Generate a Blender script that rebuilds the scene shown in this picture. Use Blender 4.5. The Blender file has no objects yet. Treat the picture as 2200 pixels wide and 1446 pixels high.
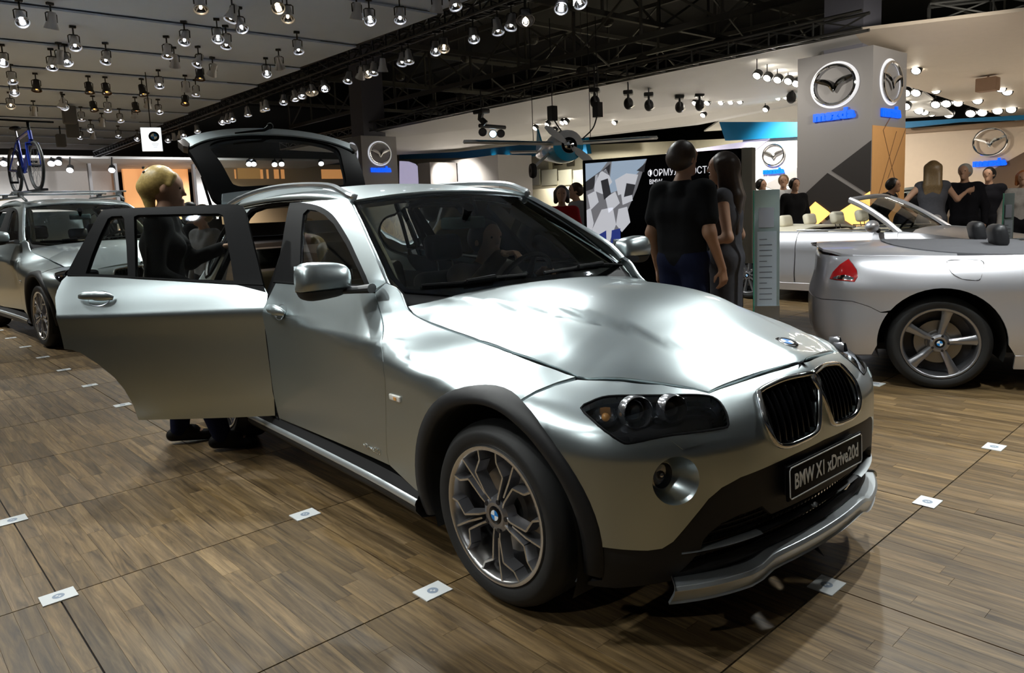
import bpy, bmesh, math, random
import numpy as np
from mathutils import Vector, Matrix
from mathutils.bvhtree import BVHTree
from mathutils.geometry import delaunay_2d_cdt

SC = bpy.context.scene
COL = SC.collection
PI = math.pi
# ------------------------------------------------------------------ camera
# world frame = frame of the silver crossover: x forward, y to its left, z up,
# origin on the floor under its front axle.  Solved from the floor grid.
CP = np.array([1.9576, -2.3786, 1.4057])
RC = np.array([[0.6458292566, 0.7624438142, -0.0397995160],
               [0.0661082224, -0.1077780831, -0.9919745903],
               [-0.7606144058, 0.6380151369, -0.1200100445]])
FPX, PPX, PPY = 1574.44, 1100.0, 638.76
cam_d = bpy.data.cameras.new('camera')
cam = bpy.data.objects.new('camera', cam_d)
COL.objects.link(cam)
cam_d.sensor_width = 36.0
cam_d.lens = FPX / 2200.0 * 36.0
cam_d.shift_y = (PPY - 723.0) / 2200.0
cam_d.clip_start = 0.05
cam_d.clip_end = 300
cm = Matrix.Identity(4)
for i in range(3):
    cm[i][0] = RC[0][i]; cm[i][1] = -RC[1][i]; cm[i][2] = -RC[2][i]; cm[i][3] = CP[i]
cam.matrix_world = cm
SC.camera = cam
# ------------------------------------------------------------------ world and exposure
w = bpy.data.worlds.new('hall_air'); SC.world = w; w.use_nodes = True
w.node_tree.nodes['Background'].inputs[0].default_value = (0.62, 0.66, 0.72, 1)
w.node_tree.nodes['Background'].inputs[1].default_value = 0.02
SC.view_settings.view_transform = 'Standard'
SC.view_settings.look = 'None'
SC.view_settings.gamma = 1.0
SC.view_settings.use_curve_mapping = False
SC.view_settings.exposure = 0.15
# working spotlights of the stand, some added unseen to brighten cars and ceiling: (x, y, aim point, watts, cone); their fixtures hang from the pale ceiling
SPOTS = [(-4.6, 3.4, (-1.0, 0.0, 0.6), 260, 1.1), (-4.4, -0.6, (-0.4, -0.4, 0.5), 240, 1.2), (-1.2, 4.3, (0.5, -0.4, 0.6), 220, 0.8), (1.4, 3.9, (0.7, -0.2, 0.4), 260, 0.9),
         (-6.4, 1.2, (-2.6, 0.0, 0.9), 360, 1.1), (-7.2, -2.2, (-2.8, -2.6, 0.0), 200, 1.3), (-3.2, 0.6, (0.2, -2.4, 0.0), 200, 1.2), (0.2, 2.6, (2.2, 0.2, 0.0), 420, 1.3),
         (-2.6, -2.5, (-1.7, -1.5, 0.6), 120, 1.4), (-0.4, -2.9, (0.3, -0.9, 0.5), 110, 1.3), (-4.8, -3.2, (-3.2, -2.2, 0.6), 130, 1.4),
         (-3.6, -3.0, (-2.4, -1.3, 1.0), 130, 0.8), (-2.3, -3.4, (-1.6, -0.9, 1.0), 130, 0.8), (-1.0, -3.3, (-0.8, -0.8, 1.0), 120, 0.8),
         (-4.8, -6.2, (-2.4, -1.3, 1.02), 90, 0.5), (-2.0, -6.6, (-1.2, -0.9, 1.0), 80, 0.45), (0.9, -5.6, (0.0, -0.85, 0.85), 120, 0.55),
         (1.0, 4.4, (0.6, 3.4, 0.8), 420, 1.3), (3.4, 4.3, (2.4, 4.4, 0.5), 320, 1.4), (-9.8, -2.8, (-8.5, -1.0, 0.6), 420, 1.4),
         (-8.6, 1.6, (-8.6, 0.0, 0.6), 360, 1.4), (-12.0, 2.2, (-11.0, 0.0, 0.0), 900, 1.8), (-5.2, 4.4, (-4.0, 7.0, 0.9), 600, 1.0), (-2.6, 4.4, (-2.8, 7.4, 0.9), 500, 0.8), (1.7, 1.5, (1.0, 3.5, 0.9), 260, 0.9), (0.3, 1.3, (0.0, 3.3, 0.9), 220, 0.8), (-10.5, -7.0, (-10.5, -7.0, 0.0), 900, 1.9), (-14.0, -4.0, (-14.0, -2.0, 0.0), 1300, 1.9), (-18.0, 1.0, (-18.0, 0.0, 0.0), 1300, 1.9), (-23.0, -2.0, (-23.0, -2.0, 0.0), 1300, 1.9)]
# beams over the neighbouring stands, some added unseen to brighten people and the far fascia: (x, y, aim x, aim y, aim z, watts)
STANDS = [(-20, 16, -20, 19, 0, 1000), (-14, 15, -13, 19, 0, 1000), (-9, 15, -8, 18, 0, 1000), (-6.5, 10.0, -5.2, 12.5, 1.5, 140), (-1.5, 10.5, -4.6, 12.8, 2.0, 260), (1.6, 7.2, -1.6, 9.4, 1.2, 260), (-2, 17, -1, 19.5, 0, 900), (3, 16, 3, 19, 0, 900), (-26, 17, -26, 20, 0, 1000), (-8, 21, -9, 26, 0, 900), (-16, 22, -16, 27, 0, 1000), (-24, 22, -24, 27, 0, 1000),
          (-40, 2, -43, 2, 0, 2200), (-40, -6, -45, -6, 0, 2200), (-40, 12, -43, 12, 0, 1800), (-33.5, -4, -38, -4, 2.6, 900), (-33.5, 3, -38, 3, 2.6, 900), (-33.5, 9, -38, 9, 2.6, 900)]

# ------------------------------------------------------------------ projection helpers
def ray(px):
    d = RC.T @ np.array([(px[0] - PPX) / FPX, (px[1] - PPY) / FPX, 1.0])
    return d
def on(px, x=None, y=None, z=None):
    d = ray(px)
    t = (x - CP[0]) / d[0] if x is not None else (y - CP[1]) / d[1] if y is not None else (z - CP[2]) / d[2]
    return CP + d * t
def at(px, depth):
    return CP + ray(px) * depth
def pxm(depth):
    return FPX / depth
def ground(px):
    return on(px, z=0.0)
# ------------------------------------------------------------------ splines
def akima(xk, yk, x):
    xk = np.asarray(xk, float); yk = np.asarray(yk, float); x = np.asarray(x, float)
    sh = x.shape; x = np.clip(x.ravel(), xk[0], xk[-1])
    dx = np.diff(xk); m = np.diff(yk, axis=0) / (dx if yk.ndim == 1 else dx[:, None])
    mm = np.concatenate([[3 * m[0] - 2 * m[1]] if len(m) > 1 else [m[0]], [2 * m[0] - m[1]] if len(m) > 1 else [m[0]], m,
                         [2 * m[-1] - m[-2]] if len(m) > 1 else [m[-1]], [3 * m[-1] - 2 * m[-2]] if len(m) > 1 else [m[-1]]])
    w1 = np.abs(mm[3:] - mm[2:-1]); w2 = np.abs(mm[1:-2] - mm[:-3])
    s = w1 + w2
    t = np.where(s > 1e-9, (w1 * mm[1:-2] + w2 * mm[2:-1]) / np.maximum(s, 1e-9), 0.5 * (mm[1:-2] + mm[2:-1]))
    i = np.clip(np.searchsorted(xk, x, side='right') - 1, 0, len(xk) - 2)
    h = dx[i]; u = (x - xk[i]) / h
    if yk.ndim > 1: h = h[:, None]; u = u[:, None]
    a = yk[i]; b = yk[i + 1]; ta = t[i] * h; tb = t[i + 1] * h
    r = a * (1 + 2 * u) * (1 - u) ** 2 + ta * u * (1 - u) ** 2 + b * u * u * (3 - 2 * u) + tb * u * u * (u - 1)
    return r.reshape(sh + yk.shape[1:])
def smooth(x, a, b):
    t = np.clip((np.asarray(x, float) - a) / (b - a), 0, 1)
    return t * t * (3 - 2 * t)
def crom(pts, n=6, closed=False):
    """centripetal-ish Catmull-Rom through pts"""
    P = np.asarray(pts, float)
    N = len(P); out = []
    rng = N if closed else N - 1
    for i in range(rng):
        p1, p2 = P[i], P[(i + 1) % N]
        p0 = P[(i - 1) % N] if (closed or i > 0) else 2 * p1 - p2
        p3 = P[(i + 2) % N] if (closed or i < N - 2) else 2 * p2 - p1
        for k in range(n):
            t = k / n
            out.append(0.5 * ((2 * p1) + (p2 - p0) * t + (2 * p0 - 5 * p1 + 4 * p2 - p3) * t * t + (3 * p1 - p0 - 3 * p2 + p3) * t ** 3))
    if not closed: out.append(P[-1])
    return np.array(out)
# ------------------------------------------------------------------ materials
MATS = {}
def mat(name, color, rough=0.5, metal=0.0, coat=0.0, emit=None, es=0.0, var=0.04, vscale=8.0, trans=0.0, ior=1.45, alpha=1.0, bump=0.0, bscale=200.0, spec=0.5, coat_rough=0.03):
    if name in MATS: return MATS[name]
    m = bpy.data.materials.new(name); m.use_nodes = True
    nt = m.node_tree; b = nt.nodes['Principled BSDF']
    c = (*color, 1.0)
    b.inputs['Base Color'].default_value = c
    b.inputs['Roughness'].default_value = rough
    b.inputs['Metallic'].default_value = metal
    b.inputs['Coat Weight'].default_value = coat
    b.inputs['Coat Roughness'].default_value = coat_rough
    b.inputs['Transmission Weight'].default_value = trans
    b.inputs['IOR'].default_value = ior
    b.inputs['Alpha'].default_value = alpha
    b.inputs['Specular IOR Level'].default_value = spec
    if emit is not None:
        b.inputs['Emission Color'].default_value = (*emit, 1.0)
        b.inputs['Emission Strength'].default_value = es
    if var > 0:
        tc = nt.nodes.new('ShaderNodeTexCoord'); nz = nt.nodes.new('ShaderNodeTexNoise')
        nz.inputs['Scale'].default_value = vscale; nz.inputs['Detail'].default_value = 4
        mx = nt.nodes.new('ShaderNodeMix'); mx.data_type = 'RGBA'
        nt.links.new(tc.outputs['Object'], nz.inputs['Vector'])
        nt.links.new(nz.outputs['Fac'], mx.inputs['Factor'])
        mx.inputs['A'].default_value = tuple(max(0, v * (1 - var)) for v in color) + (1,)
        mx.inputs['B'].default_value = tuple(min(1, v * (1 + var)) for v in color) + (1,)
        nt.links.new(mx.outputs['Result'], b.inputs['Base Color'])
        if bump > 0:
            n2 = nt.nodes.new('ShaderNodeTexNoise'); n2.inputs['Scale'].default_value = bscale
            nt.links.new(tc.outputs['Object'], n2.inputs['Vector'])
            bp = nt.nodes.new('ShaderNodeBump'); bp.inputs['Strength'].default_value = bump; bp.inputs['Distance'].default_value = 0.002
            nt.links.new(n2.outputs['Fac'], bp.inputs['Height']); nt.links.new(bp.outputs['Normal'], b.inputs['Normal'])
    MATS[name] = m
    return m
def glass_mat(name, tint, alpha, rough=0.02):
    """thin automotive glass: see-through film with a mirror-like coat"""
    if name in MATS: return MATS[name]
    m = bpy.data.materials.new(name); m.use_nodes = True
    nt = m.node_tree; nt.nodes.remove(nt.nodes['Principled BSDF'])
    out = nt.nodes['Material Output']
    tr = nt.nodes.new('ShaderNodeBsdfTransparent'); tr.inputs[0].default_value = (*tint, 1)
    gl = nt.nodes.new('ShaderNodeBsdfGlossy'); gl.inputs['Roughness'].default_value = rough; gl.inputs[0].default_value = (0.9, 0.95, 1, 1)
    fr = nt.nodes.new('ShaderNodeFresnel'); fr.inputs[0].default_value = 1.5
    mp = nt.nodes.new('ShaderNodeMath'); mp.operation = 'MULTIPLY'; mp.inputs[1].default_value = alpha
    mx = nt.nodes.new('ShaderNodeMixShader')
    nt.links.new(fr.outputs[0], mp.inputs[0]); nt.links.new(mp.outputs[0], mx.inputs[0])
    nt.links.new(tr.outputs[0], mx.inputs[1]); nt.links.new(gl.outputs[0], mx.inputs[2])
    nt.links.new(mx.outputs[0], out.inputs[0])
    MATS[name] = m
    return m
# ------------------------------------------------------------------ objects
def tag(o, label=None, cat=None, group=None, kind=None):
    if label: o['label'] = label
    if cat: o['category'] = cat
    if group: o['group'] = group
    if kind: o['kind'] = kind
    return o
def thing(name, label, cat, loc=(0, 0, 0), rotz=0.0, group=None, kind=None):
    o = bpy.data.objects.new(name, None); COL.objects.link(o)
    o.empty_display_size = 0.1
    o.location = loc; o.rotation_euler = (0, 0, rotz)
    tag(o, label, cat, group, kind)
    return o
def pmat(o):
    """world matrix from the stored location / rotation chain"""
    m = Matrix.LocRotScale(Vector(o.location), o.rotation_euler.copy(), Vector(o.scale))
    if o.parent: m = pmat(o.parent) @ o.matrix_parent_inverse @ m
    return m
def attach(o, parent, world=True):
    if parent is None: return o
    o.parent = parent
    if world: o.matrix_parent_inverse = pmat(parent).inverted()
    return o
def mkobj(name, verts, faces, material, parent=None, world=True, sm=True, normals=None, fmats=None):
    me = bpy.data.meshes.new(name)
    me.from_pydata([tuple(map(float, v)) for v in verts], [], [tuple(int(i) for i in f) for f in faces])
    ms = material if isinstance(material, (list, tuple)) else [material]
    for m in ms: me.materials.append(m)
    if fmats is not None: me.polygons.foreach_set('material_index', np.asarray(fmats, dtype=np.int32))
    me.polygons.foreach_set('use_smooth', np.full(len(me.polygons), bool(sm)))
    if normals is not None: me.normals_split_custom_set_from_vertices([tuple(map(float, n)) for n in normals])
    me.update()
    o = bpy.data.objects.new(name, me); COL.objects.link(o)
    attach(o, parent, world)
    return o
def link_mesh(name, me, parent=None, loc=(0, 0, 0), rot=(0, 0, 0), scale=(1, 1, 1), world=False):
    o = bpy.data.objects.new(name, me); COL.objects.link(o)
    o.location = loc; o.rotation_euler = rot; o.scale = scale
    attach(o, parent, world)
    return o
def copy_tree(o, parent=None, label=None, loc=None, rot=None):
    c = o.copy(); COL.objects.link(c); c.parent = parent
    if loc is not None: c.location = loc
    if rot is not None: c.rotation_euler = rot
    if label: c['label'] = label
    for ch in o.children: copy_tree(ch, c)
    return c
class MB:
    """collects simple shapes into one mesh"""
    def __init__(s): s.v = []; s.f = []; s.fm = []; s.cm = 0
    def add(s, V, Fc, M=None):
        b = len(s.v)
        for p in V:
            s.v.append(tuple(M @ Vector(p)) if M is not None else tuple(p))
        for f in Fc: s.f.append(tuple(i + b for i in f)); s.fm.append(s.cm)
        return s
    def box(s, c, d, M=None, bev=0.0):
        x, y, z = d[0] / 2, d[1] / 2, d[2] / 2
        if bev <= 0:
            V = [(c[0] + a * x, c[1] + b * y, c[2] + e * z) for a in (-1, 1) for b in (-1, 1) for e in (-1, 1)]
            return s.add(V, [(0, 1, 3, 2), (4, 6, 7, 5), (0, 4, 5, 1), (2, 3, 7, 6), (0, 2, 6, 4), (1, 5, 7, 3)], M)
        bm = bmesh.new(); bmesh.ops.create_cube(bm, size=1.0)
        bmesh.ops.scale(bm, vec=d, verts=bm.verts)
        bmesh.ops.bevel(bm, geom=bm.edges[:], offset=bev, segments=3, affect='EDGES', profile=0.5)
        bmesh.ops.translate(bm, vec=c, verts=bm.verts)
        bm.verts.index_update()
        V = [tuple(v.co) for v in bm.verts]; Fc = [tuple(v.index for v in f.verts) for f in bm.faces]; bm.free()
        return s.add(V, Fc, M)
    def lathe(s, prof, n=24, M=None, arc=2 * PI, cap=False):
        """profile [(r, h)] turned about z"""
        full = abs(arc - 2 * PI) < 1e-6
        cols = n if full else n + 1
        V = []; Fc = []
        for i in range(cols):
            a = arc * i / n
            for r, h in prof: V.append((r * math.cos(a), r * math.sin(a), h))
        k = len(prof)
        for i in range(n):
            j = (i + 1) % cols
            for q in range(k - 1): Fc.append((i * k + q, j * k + q, j * k + q + 1, i * k + q + 1))
        if cap:
            Fc.append(tuple(i * k for i in range(cols))[::-1]); Fc.append(tuple(i * k + k - 1 for i in range(cols)))
        return s.add(V, Fc, M)
    def tube(s, pts, r, n=8, closed=False, M=None, cap=True, flat=None):
        P = [Vector(p) for p in pts]; N = len(P)
        rs = r if hasattr(r, '__len__') else [r] * N
        V = []; Fc = []; up = None
        for i in range(N):
            if closed: t = P[(i + 1) % N] - P[i - 1]
            else: t = P[min(i + 1, N - 1)] - P[max(i - 1, 0)]
            if t.length < 1e-9: t = Vector((0, 0, 1))
            t.normalize()
            if up is None:
                a = Vector((0, 0, 1)) if abs(t.z) < 0.9 else Vector((1, 0, 0))
                up = (a - t * a.dot(t)).normalized()
            else:
                up = up - t * up.dot(t)
                if up.length < 1e-6: up = t.orthogonal()
                up.normalize()
            sd = t.cross(up)
            for k in range(n):
                a = 2 * PI * k / n + PI / n
                ca, sa = math.cos(a), math.sin(a)
                if flat: ca *= flat[0]; sa *= flat[1]
                V.append(P[i] + up * (ca * rs[i]) + sd * (sa * rs[i]))
        m = N if closed else N - 1
        for i in range(m):
            j = (i + 1) % N
            for k in range(n):
                k2 = (k + 1) % n
                Fc.append((i * n + k, j * n + k, j * n + k2, i * n + k2)[::-1])
        if cap and not closed:
            Fc.append(tuple(range(n))); Fc.append(tuple(range((N - 1) * n, N * n))[::-1])
        return s.add(V, Fc, M)
    def cyl(s, a, b, r, n=12, r2=None):
        return s.tube([a, b], [r, r if r2 is None else r2], n)
    def prism(s, poly, a, b, M=None):
        """poly [(x,y)] extruded from z=a to z=b"""
        n = len(poly)
        V = [(x, y, a) for x, y in poly] + [(x, y, b) for x, y in poly]
        Fc = [tuple(range(n))[::-1], tuple(range(n, 2 * n))] + [(i, (i + 1) % n, n + (i + 1) % n, n + i) for i in range(n)]
        return s.add(V, Fc, M)
    def ball(s, c, r, n=12, m=8, M=None):
        rr = r if hasattr(r, '__len__') else (r, r, r)
        V = [(c[0], c[1], c[2] - rr[2])]; Fc = []
        for i in range(1, m):
            t = -PI / 2 + PI * i / m
            for k in range(n):
                a = 2 * PI * k / n
                V.append((c[0] + rr[0] * math.cos(t) * math.cos(a), c[1] + rr[1] * math.cos(t) * math.sin(a), c[2] + rr[2] * math.sin(t)))
        V.append((c[0], c[1], c[2] + rr[2])); T = len(V) - 1
        for k in range(n):
            Fc.append((0, 1 + (k + 1) % n, 1 + k))
            Fc.append((T, T - n + k, T - n + (k + 1) % n))
        for i in range(m - 2):
            for k in range(n):
                a = 1 + i * n + k; b = 1 + i * n + (k + 1) % n
                Fc.append((a, b, b + n, a + n))
        return s.add(V, Fc, M)
    def quad(s, a, b, c, d): return s.add([a, b, c, d], [(0, 1, 2, 3)])
    def build(s, name, material, parent=None, world=True, sm=False, auto=35):
        o = mkobj(name, s.v, s.f, material, parent, world, sm, fmats=s.fm if isinstance(material, (list, tuple)) else None)
        if auto and sm:
            sharp_by_angle(o.data, auto)
        return o
def sharp_by_angle(me, deg):
    bm = bmesh.new(); bm.from_mesh(me)
    lim = math.radians(deg)
    for e in bm.edges:
        e.smooth = not (len(e.link_faces) != 2 or e.calc_face_angle(0) > lim)
    bm.to_mesh(me); bm.free()
def basis(zdir, xhint=(1, 0, 0), loc=(0, 0, 0)):
    z = Vector(zdir).normalized(); x = Vector(xhint); x = x - z * x.dot(z)
    if x.length < 1e-6: x = z.orthogonal()
    x.normalize(); y = z.cross(x)
    m = Matrix.Identity(4)
    for i in range(3): m[i][0] = x[i]; m[i][1] = y[i]; m[i][2] = z[i]; m[i][3] = loc[i]
    return m
# ------------------------------------------------------------------ trimmed surfaces
class Surf:
    """a parametric surface F(u, v) that pixels can be cast on and panels cut from"""
    def __init__(s, F, ur, vr, nu=160, nv=80):
        s.F = F; s.ur = ur; s.vr = vr
        U, V = np.meshgrid(np.linspace(*ur, nu), np.linspace(*vr, nv), indexing='ij')
        P = F(U.ravel(), V.ravel())
        fs = [(i * nv + j, (i + 1) * nv + j, (i + 1) * nv + j + 1, i * nv + j + 1) for i in range(nu - 1) for j in range(nv - 1)]
        s.bvh = BVHTree.FromPolygons([tuple(p) for p in P], fs)
        s.nu, s.nv = nu, nv
    def pt(s, u, v): return s.F(np.array([u], float), np.array([v], float))[0]
    def hit(s, px):
        d = ray(px)
        loc, nrm, idx, dist = s.bvh.ray_cast(Vector(CP), Vector(d / np.linalg.norm(d)))
        if idx is None: return None
        i, j = divmod(idx, s.nv - 1)
        u = s.ur[0] + (i + 0.5) * (s.ur[1] - s.ur[0]) / (s.nu - 1)
        v = s.vr[0] + (j + 0.5) * (s.vr[1] - s.vr[0]) / (s.nv - 1)
        t = dist / np.linalg.norm(d)
        for _ in range(4):
            e = 1e-4
            P = s.F(np.array([u, u + e, u]), np.array([v, v, v + e]))
            J = np.stack([(P[1] - P[0]) / e, (P[2] - P[0]) / e, -d], 1)
            try: dl = np.linalg.solve(J, CP + t * d - P[0])
            except Exception: break
            if abs(dl[0]) + abs(dl[1]) > 0.2: break
            u += dl[0]; v += dl[1]; t += dl[2]
        return (u, v)
    def uv(s, p):
        """outline entry: ('u',u,v) is a parameter pair, otherwise a pixel"""
        if p[0] == 'u': return (p[1], p[2])
        h = s.hit(p)
        if h is None: raise ValueError('pixel misses surface: %s' % (p,))
        return h
    def normals(s, u, v):
        e = 5e-4
        a = s.F(u + e, v) - s.F(u - e, v); b = s.F(u, v + e) - s.F(u, v - e)
        n = np.cross(a, b); n /= np.maximum(np.linalg.norm(n, axis=1, keepdims=True), 1e-12)
        return n
def inside(poly, P):
    x, y = P[:, 0], P[:, 1]; n = len(poly); r = np.zeros(len(P), bool)
    for i in range(n):
        x0, y0 = poly[i]; x1, y1 = poly[(i + 1) % n]
        c = ((y0 > y) != (y1 > y))
        with np.errstate(divide='ignore', invalid='ignore'):
            xi = (x1 - x0) * (y - y0) / (y1 - y0 if y1 != y0 else 1e-12) + x0
        r ^= c & (x < xi)
    return r
def inset(poly, d):
    """move each point of a closed ccw polygon inwards by d"""
    P = np.asarray(poly, float); n = len(P)
    ar = 0.5 * np.sum(P[:, 0] * np.roll(P[:, 1], -1) - np.roll(P[:, 0], -1) * P[:, 1])
    a = P - np.roll(P, 1, 0); b = np.roll(P, -1, 0) - P
    na = np.stack([-a[:, 1], a[:, 0]], 1); nb = np.stack([-b[:, 1], b[:, 0]], 1)
    na /= np.maximum(np.linalg.norm(na, axis=1, keepdims=True), 1e-9); nb /= np.maximum(np.linalg.norm(nb, axis=1, keepdims=True), 1e-9)
    m = (na + nb) / np.maximum(1 + np.sum(na * nb, 1, keepdims=True), 0.35)
    return P + m * d * (1 if ar > 0 else -1)
def dens(poly, step):
    out = []
    n = len(poly)
    for i in range(n):
        a = np.asarray(poly[i], float); b = np.asarray(poly[(i + 1) % n], float)
        k = max(1, int(np.ceil(np.linalg.norm(b - a) / step)))
        for q in range(k): out.append(a + (b - a) * q / k)
    return np.array(out)
def panel(name, sf, outline, material, parent=None, step=0.03, th=0.02, gap=0.0, holes=(), flip=False, mirror=False, off=0.0, world=True, xf=None, uvmap=None, flange=True):
    """cut a panel out of surface sf along a closed uv outline"""
    O = np.asarray(outline, float)
    if gap: O = inset(O, gap)
    O = dens(O, step)
    H = [dens(np.asarray(h, float), step * 0.6) for h in holes]
    mn, mx = O.min(0), O.max(0)
    gu = np.arange(mn[0] + step * 0.5, mx[0], step); gv = np.arange(mn[1] + step * 0.5, mx[1], step)
    G = np.stack(np.meshgrid(gu, gv, indexing='ij'), -1).reshape(-1, 2)
    if len(G):
        k = inside(O, G)
        for h in H: k &= ~inside(h, G)
        G = G[k]
        allb = np.concatenate([O] + H)
        keep = np.ones(len(G), bool)
        for c0 in range(0, len(G), 2000):
            dd = np.min(np.sum((G[c0:c0 + 2000, None] - allb[None]) ** 2, -1), 1)
            keep[c0:c0 + 2000] = dd > (0.45 * step) ** 2
        G = G[keep]
    loops = [O] + H
    V2 = []; E = []
    for L in loops:
        b = len(V2)
        V2 += [tuple(p) for p in L]
        E += [(b + i, b + (i + 1) % len(L)) for i in range(len(L))]
    V2 += [tuple(p) for p in G]
    vo, eo, fo, ov, oe, of = delaunay_2d_cdt([Vector(p) for p in V2], E, [], 0, 1e-6, True)
    W = np.array([tuple(p) for p in vo])
    T = np.array([tuple(f) for f in fo])
    cen = W[T].mean(1)
    k = inside(O, cen)
    for h in H: k &= ~inside(h, cen)
    T = T[k]
    P = sf.F(W[:, 0], W[:, 1]); Nn = sf.normals(W[:, 0], W[:, 1])
    if isinstance(flip, (tuple, list)):
        flip = float(np.sum(Nn.mean(0) * np.array(flip))) < 0
    if flip: Nn = -Nn
    P = P + Nn * off
    # orient faces with the normals
    fn = np.cross(P[T[:, 1]] - P[T[:, 0]], P[T[:, 2]] - P[T[:, 0]])
    sw = np.sum(fn * Nn[T].mean(1), 1) < 0
    T[sw] = T[sw][:, ::-1]
    verts = [p for p in P]; nor = [n for n in Nn]; faces = [tuple(t) for t in T]
    if th and flange:
        used = {}
        for t in T:
            for i in range(3):
                a, b = int(t[i]), int(t[(i + 1) % 3])
                used[(a, b)] = used.get((a, b), 0) + 1
        bd = [(a, b) for (a, b) in used if (b, a) not in used]
        for a, b in bd:
            e = P[b] - P[a]; fnm = np.cross(e, Nn[a]); L = np.linalg.norm(fnm)
            if L < 1e-9: continue
            fnm = fnm / L
            i0 = len(verts)
            verts += [P[a], P[b], P[b] - Nn[b] * th, P[a] - Nn[a] * th]
            n2 = fnm * 0.8 + (Nn[a]) * 0.6
            nor += [n2, n2, fnm, fnm]
            faces.append((i0, i0 + 3, i0 + 2, i0 + 1))
    verts = np.array(verts); nor = np.array(nor)
    if mirror:
        verts = verts * np.array([1, -1, 1]); nor = nor * np.array([1, -1, 1]); faces = [f[::-1] for f in faces]
    if xf is not None:
        R3 = np.array(xf.to_3x3()); verts = verts @ R3.T + np.array(xf.translation); nor = nor @ R3.T
    return mkobj(name, verts, faces, material, parent, world, True, nor)
def uvs(sf, pts): return [sf.uv(p) for p in pts]
def text_obj(name, body, size, material, M, parent=None, align='CENTER', extrude=0.0, sx=1.0, font=None, shear=0.0, bold=0.0, spacing=1.0):
    cu = bpy.data.curves.new(name, 'FONT'); cu.body = body; cu.size = size; cu.align_x = align; cu.align_y = 'CENTER'
    cu.extrude = extrude; cu.shear = shear; cu.offset = bold; cu.space_character = spacing; cu.resolution_u = 3
    o = bpy.data.objects.new(name, cu); COL.objects.link(o)
    dg = bpy.context.evaluated_depsgraph_get(); dg.update()
    me = bpy.data.meshes.new_from_object(o.evaluated_get(dg))
    bpy.data.objects.remove(o); bpy.data.curves.remove(cu)
    me.materials.clear(); me.materials.append(material)
    for v in me.vertices: v.co.x *= sx
    me.transform(M)
    ob = bpy.data.objects.new(name, me); COL.objects.link(ob)
    attach(ob, parent)
    return ob
# ================================================================== silver crossover (main car)
paint = mat('silver_paint', (0.50, 0.565, 0.58), 0.32, 0.96, 0.5, var=0.02, vscale=900, bump=0.0)
blackp = mat('black_plastic', (0.012, 0.012, 0.013), 0.55, 0, 0, var=0.15, vscale=60, bump=0.15, bscale=900)
satin = mat('satin_black', (0.0045, 0.0045, 0.005), 0.5, 0, 0.0, var=0.1, spec=0.08)
glossb = mat('gloss_black', (0.005, 0.005, 0.006), 0.22, 0, 0.0, var=0.1, spec=0.4)
rubber = mat('tyre_rubber', (0.016, 0.016, 0.016), 0.62, 0, 0, var=0.2, vscale=30, bump=0.2, bscale=500)
chrome = mat('chrome', (0.80, 0.81, 0.82), 0.08, 1.0, var=0.02)
alloy = mat('alloy_grey', (0.36, 0.36, 0.38), 0.30, 0.9, 0.3, var=0.04)
alloyb = mat('alloy_bright', (0.66, 0.65, 0.64), 0.25, 0.95, 0.2, var=0.03)
alloyd = mat('alloy_dark', (0.05, 0.05, 0.055), 0.4, 0.8, var=0.1)
skid = mat('silver_trim', (0.62, 0.66, 0.68), 0.34, 0.8, 0.3, var=0.02)
glass = glass_mat('car_glass', (0.80, 0.84, 0.80), 1.0)
glassd = glass_mat('privacy_glass', (0.50, 0.52, 0.50), 1.0)
lampglass = glass_mat('lamp_lens', (0.93, 0.95, 0.97), 1.0)
white_e = mat('white_enamel', (0.85, 0.87, 0.88), 0.3)
blue_e = mat('blue_enamel', (0.02, 0.22, 0.62), 0.3)
leather_b = mat('dark_leather', (0.022, 0.020, 0.017), 0.55, var=0.2, bump=0.2)
leather_t = mat('tan_leather', (0.20, 0.15, 0.085), 0.6, var=0.15, bump=0.2)
trim_d = mat('interior_trim', (0.012, 0.012, 0.011), 0.7, var=0.2)
dash_m = mat('dashboard_skin', (0.05, 0.065, 0.068), 0.5, var=0.1, bump=0.2)

car = thing('crossover_car', 'silver crossover car with raised tailgate and one rear door swung open', 'car', (-1.4, 0, 0))
plan_pts = [(0.765, 0), (0.756, -0.2), (0.726, -0.42), (0.665, -0.60), (0.56, -0.75), (0.42, -0.84), (0.22, -0.882), (-0.05, -0.895), (-0.4, -0.895),
            (-0.9, -0.888), (-1.6, -0.885), (-2.3, -0.888), (-2.85, -0.885), (-3.2, -0.85), (-3.45, -0.76), (-3.60, -0.58), (-3.67, -0.32), (-3.69, 0)]
_pp = crom([(0.756, 0.2)] + plan_pts + [(-3.67, 0.32)], 40)
_pp = _pp[40:-40]
_seg = np.concatenate([[0], np.cumsum(np.linalg.norm(np.diff(_pp, axis=0), axis=1))])
SL = _seg[-1]
_tan = np.gradient(_pp, _seg, axis=0)
_nor = np.stack([-_tan[:, 1], _tan[:, 0]], 1) * -1.0
def smooth_arr(a, k=25):
    pad = np.concatenate([np.repeat(a[:1], k, 0), a, np.repeat(a[-1:], k, 0)])
    ker = np.hanning(2 * k + 1); ker /= ker.sum()
    return np.stack([np.convolve(pad[:, i], ker, 'valid') for i in range(a.shape[1])], 1)
_nor = smooth_arr(_nor); _nor /= np.linalg.norm(_nor, axis=1, keepdims=True)
_nor *= np.sign(_nor[0, 0])
def s_of_y(y): return float(np.interp(-abs(y), -np.abs(_pp[:700, 1])[::-1] * 1.0, _seg[:700][::-1])) if False else float(np.interp(abs(y), np.abs(_pp[:320, 1]), _seg[:320]))
def s_of_x(x): return float(np.interp(-x, -_pp[:, 0], _seg))
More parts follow.
